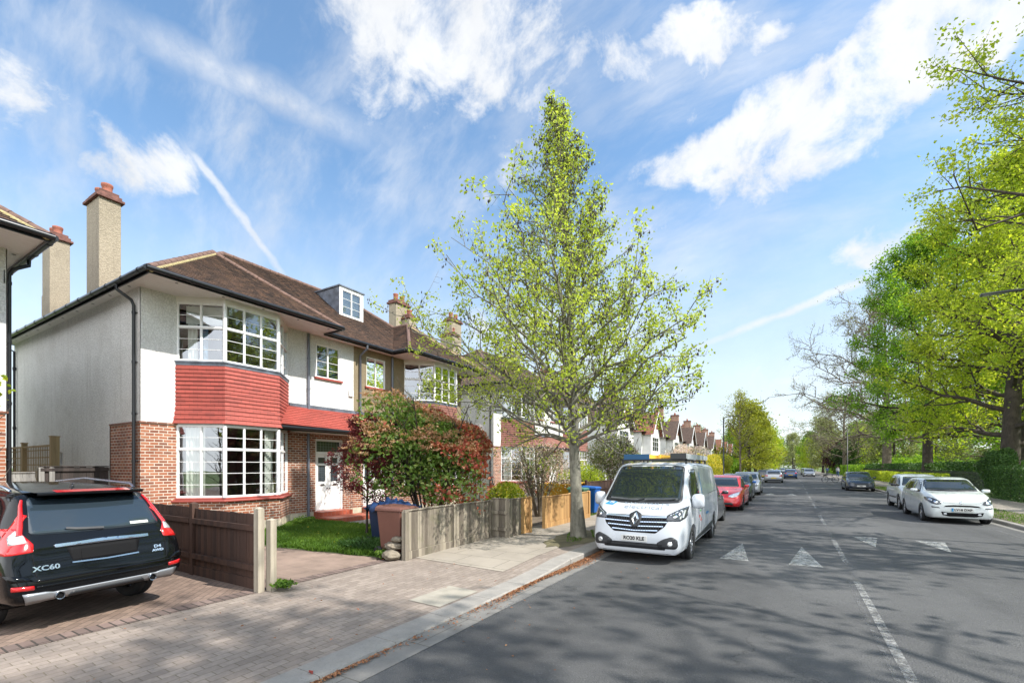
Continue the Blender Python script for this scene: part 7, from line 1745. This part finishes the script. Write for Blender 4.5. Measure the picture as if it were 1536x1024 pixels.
B_ = [(725, 70, 230, 130, -10, 1.5), (650, 20, 190, 90, 0, 1.1), (1230, 170, 230, 105, 32, 2.0), (1340, 90, 190, 85, 32, 1.6), (1450, 45, 140, 75, 20, 1.2), (1010, 75, 190, 60, 4, 1.25), (1100, 55, 110, 45, -8, 1.1), (1045, 245, 135, 42, 20, 1.2),
      (245, 238, 120, 48, 2, 1.35), (165, 180, 80, 24, -38, .55), (20, 135, 85, 75, 0, 1.0), (1325, 365, 110, 34, 12, 1.1), (1195, 572, 110, 24, 0, .9), (755, 270, 100, 46, 50, .8), (1180, 245, 190, 70, 18, 1.0), (740, 500, 190, 60, 10, .8), (1160, 640, 260, 50, 0, .6), (560, 150, 150, 100, -60, .55), (992, 328, 55, 24, 30, .7), (1021, 173, 50, 30, 10, .6)]
acc = None
for q in B_:
    b_ = blob(q[0], q[1], q[2]*.95, q[3]*.95, q[4], q[5]*.86); acc = b_ if acc is None else t.math('ADD', acc, b_)
acc = t.math('MINIMUM', acc, .92); fb = t.noise(tc, 8, 9, .64, .3); fb2 = t.noise(tc, 30, 6, .65)
dens = t.math('ADD', acc, t.math('ADD', t.math('MULTIPLY', t.math('SUBTRACT', fb, .5), 4.4), t.math('MULTIPLY', t.math('SUBTRACT', fb2, .5), .7)))
puff = t.rng(dens, .15, 1.35, 0, .95, True)
puff = t.math('MULTIPLY', puff, t.rng(acc, .02, .35, 0, 1, True))
# cirrus: stretched noise, laid diagonally
mp = t.n.new('ShaderNodeMapping'); t.l.new(wd2, mp.inputs[0]); mp.inputs['Rotation'].default_value = (R(20), R(35), R(15)); mp.inputs['Scale'].default_value = (1.6, 9.0, 5.0)
ci = t.noise(mp.outputs[0], 1.4, 7, .6, .15); cm = t.noise(tc, 2.3, 4, .6)
cir = t.math('MULTIPLY', t.rng(ci, .38, .78, 0, 1, True), t.rng(cm, .30, .62, .15, 1, True))
# contrails
tr_a = [(368, 335, 125, 6, -54, 1.5), (305, 255, 60, 6, -50, .8), (1180, 468, 190, 6, 21.5, 1.3), (1275, 425, 90, 6, 25, .7), (450, 160, 260, 26, -22, .55), (310, 95, 230, 22, -26, .5)]
con = None
for q in tr_a:
    b_ = blob(q[0], q[1], q[2], q[3]*1.35, q[4], q[5], wd2); con = b_ if con is None else t.math('ADD', con, b_)
con = t.math('MULTIPLY', con, t.rng(fb2, .3, .65, .5, 1.1))
hz = t.math('MAXIMUM', t.rng(zz.outputs[2], .0, .55, .78, .03, True), t.rng(zz.outputs[1], -.1, -.7, 0, .8, True))      # thin veil thickening toward the horizon, plus unseen cloud added behind camera for fill
al = t.math('MAXIMUM', puff, t.math('MULTIPLY', cir, .60)); al = t.math('MAXIMUM', al, t.math('MINIMUM', t.math('MULTIPLY', con, .75), .7))
al = t.math('SUBTRACT', 1.0, t.math('MULTIPLY', t.math('SUBTRACT', 1.0, al), t.math('SUBTRACT', 1.0, hz)), clamp=True)
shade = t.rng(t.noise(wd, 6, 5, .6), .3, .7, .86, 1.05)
cc = t.n.new('ShaderNodeVectorMath'); cc.operation = 'SCALE'; cc.inputs[0].default_value = (3.85, 3.92, 4.0); t.l.new(t.math('MULTIPLY', shade, t.rng(zz.outputs[1], .05, -.5, 1.0, 3.0, True)), cc.inputs['Scale'])  # cloud colour boosted behind the camera, added fill light for the shaded side walls
skc = t.mix(1.0, sky.outputs[0], (.84, 1.0, 1.0), 'MULTIPLY')
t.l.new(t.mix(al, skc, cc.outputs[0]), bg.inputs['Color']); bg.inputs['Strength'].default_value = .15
scene.view_settings.view_transform = 'Standard'; scene.view_settings.look = 'None'; scene.view_settings.exposure = 0.85; scene.view_settings.gamma = 1
scene.cycles.use_denoising = True; scene.cycles.max_bounces = 8; scene.cycles.transparent_max_bounces = 16; scene.cycles.caustics_reflective = False; scene.cycles.caustics_refractive = False
scene.cycles.sample_clamp_indirect = 6
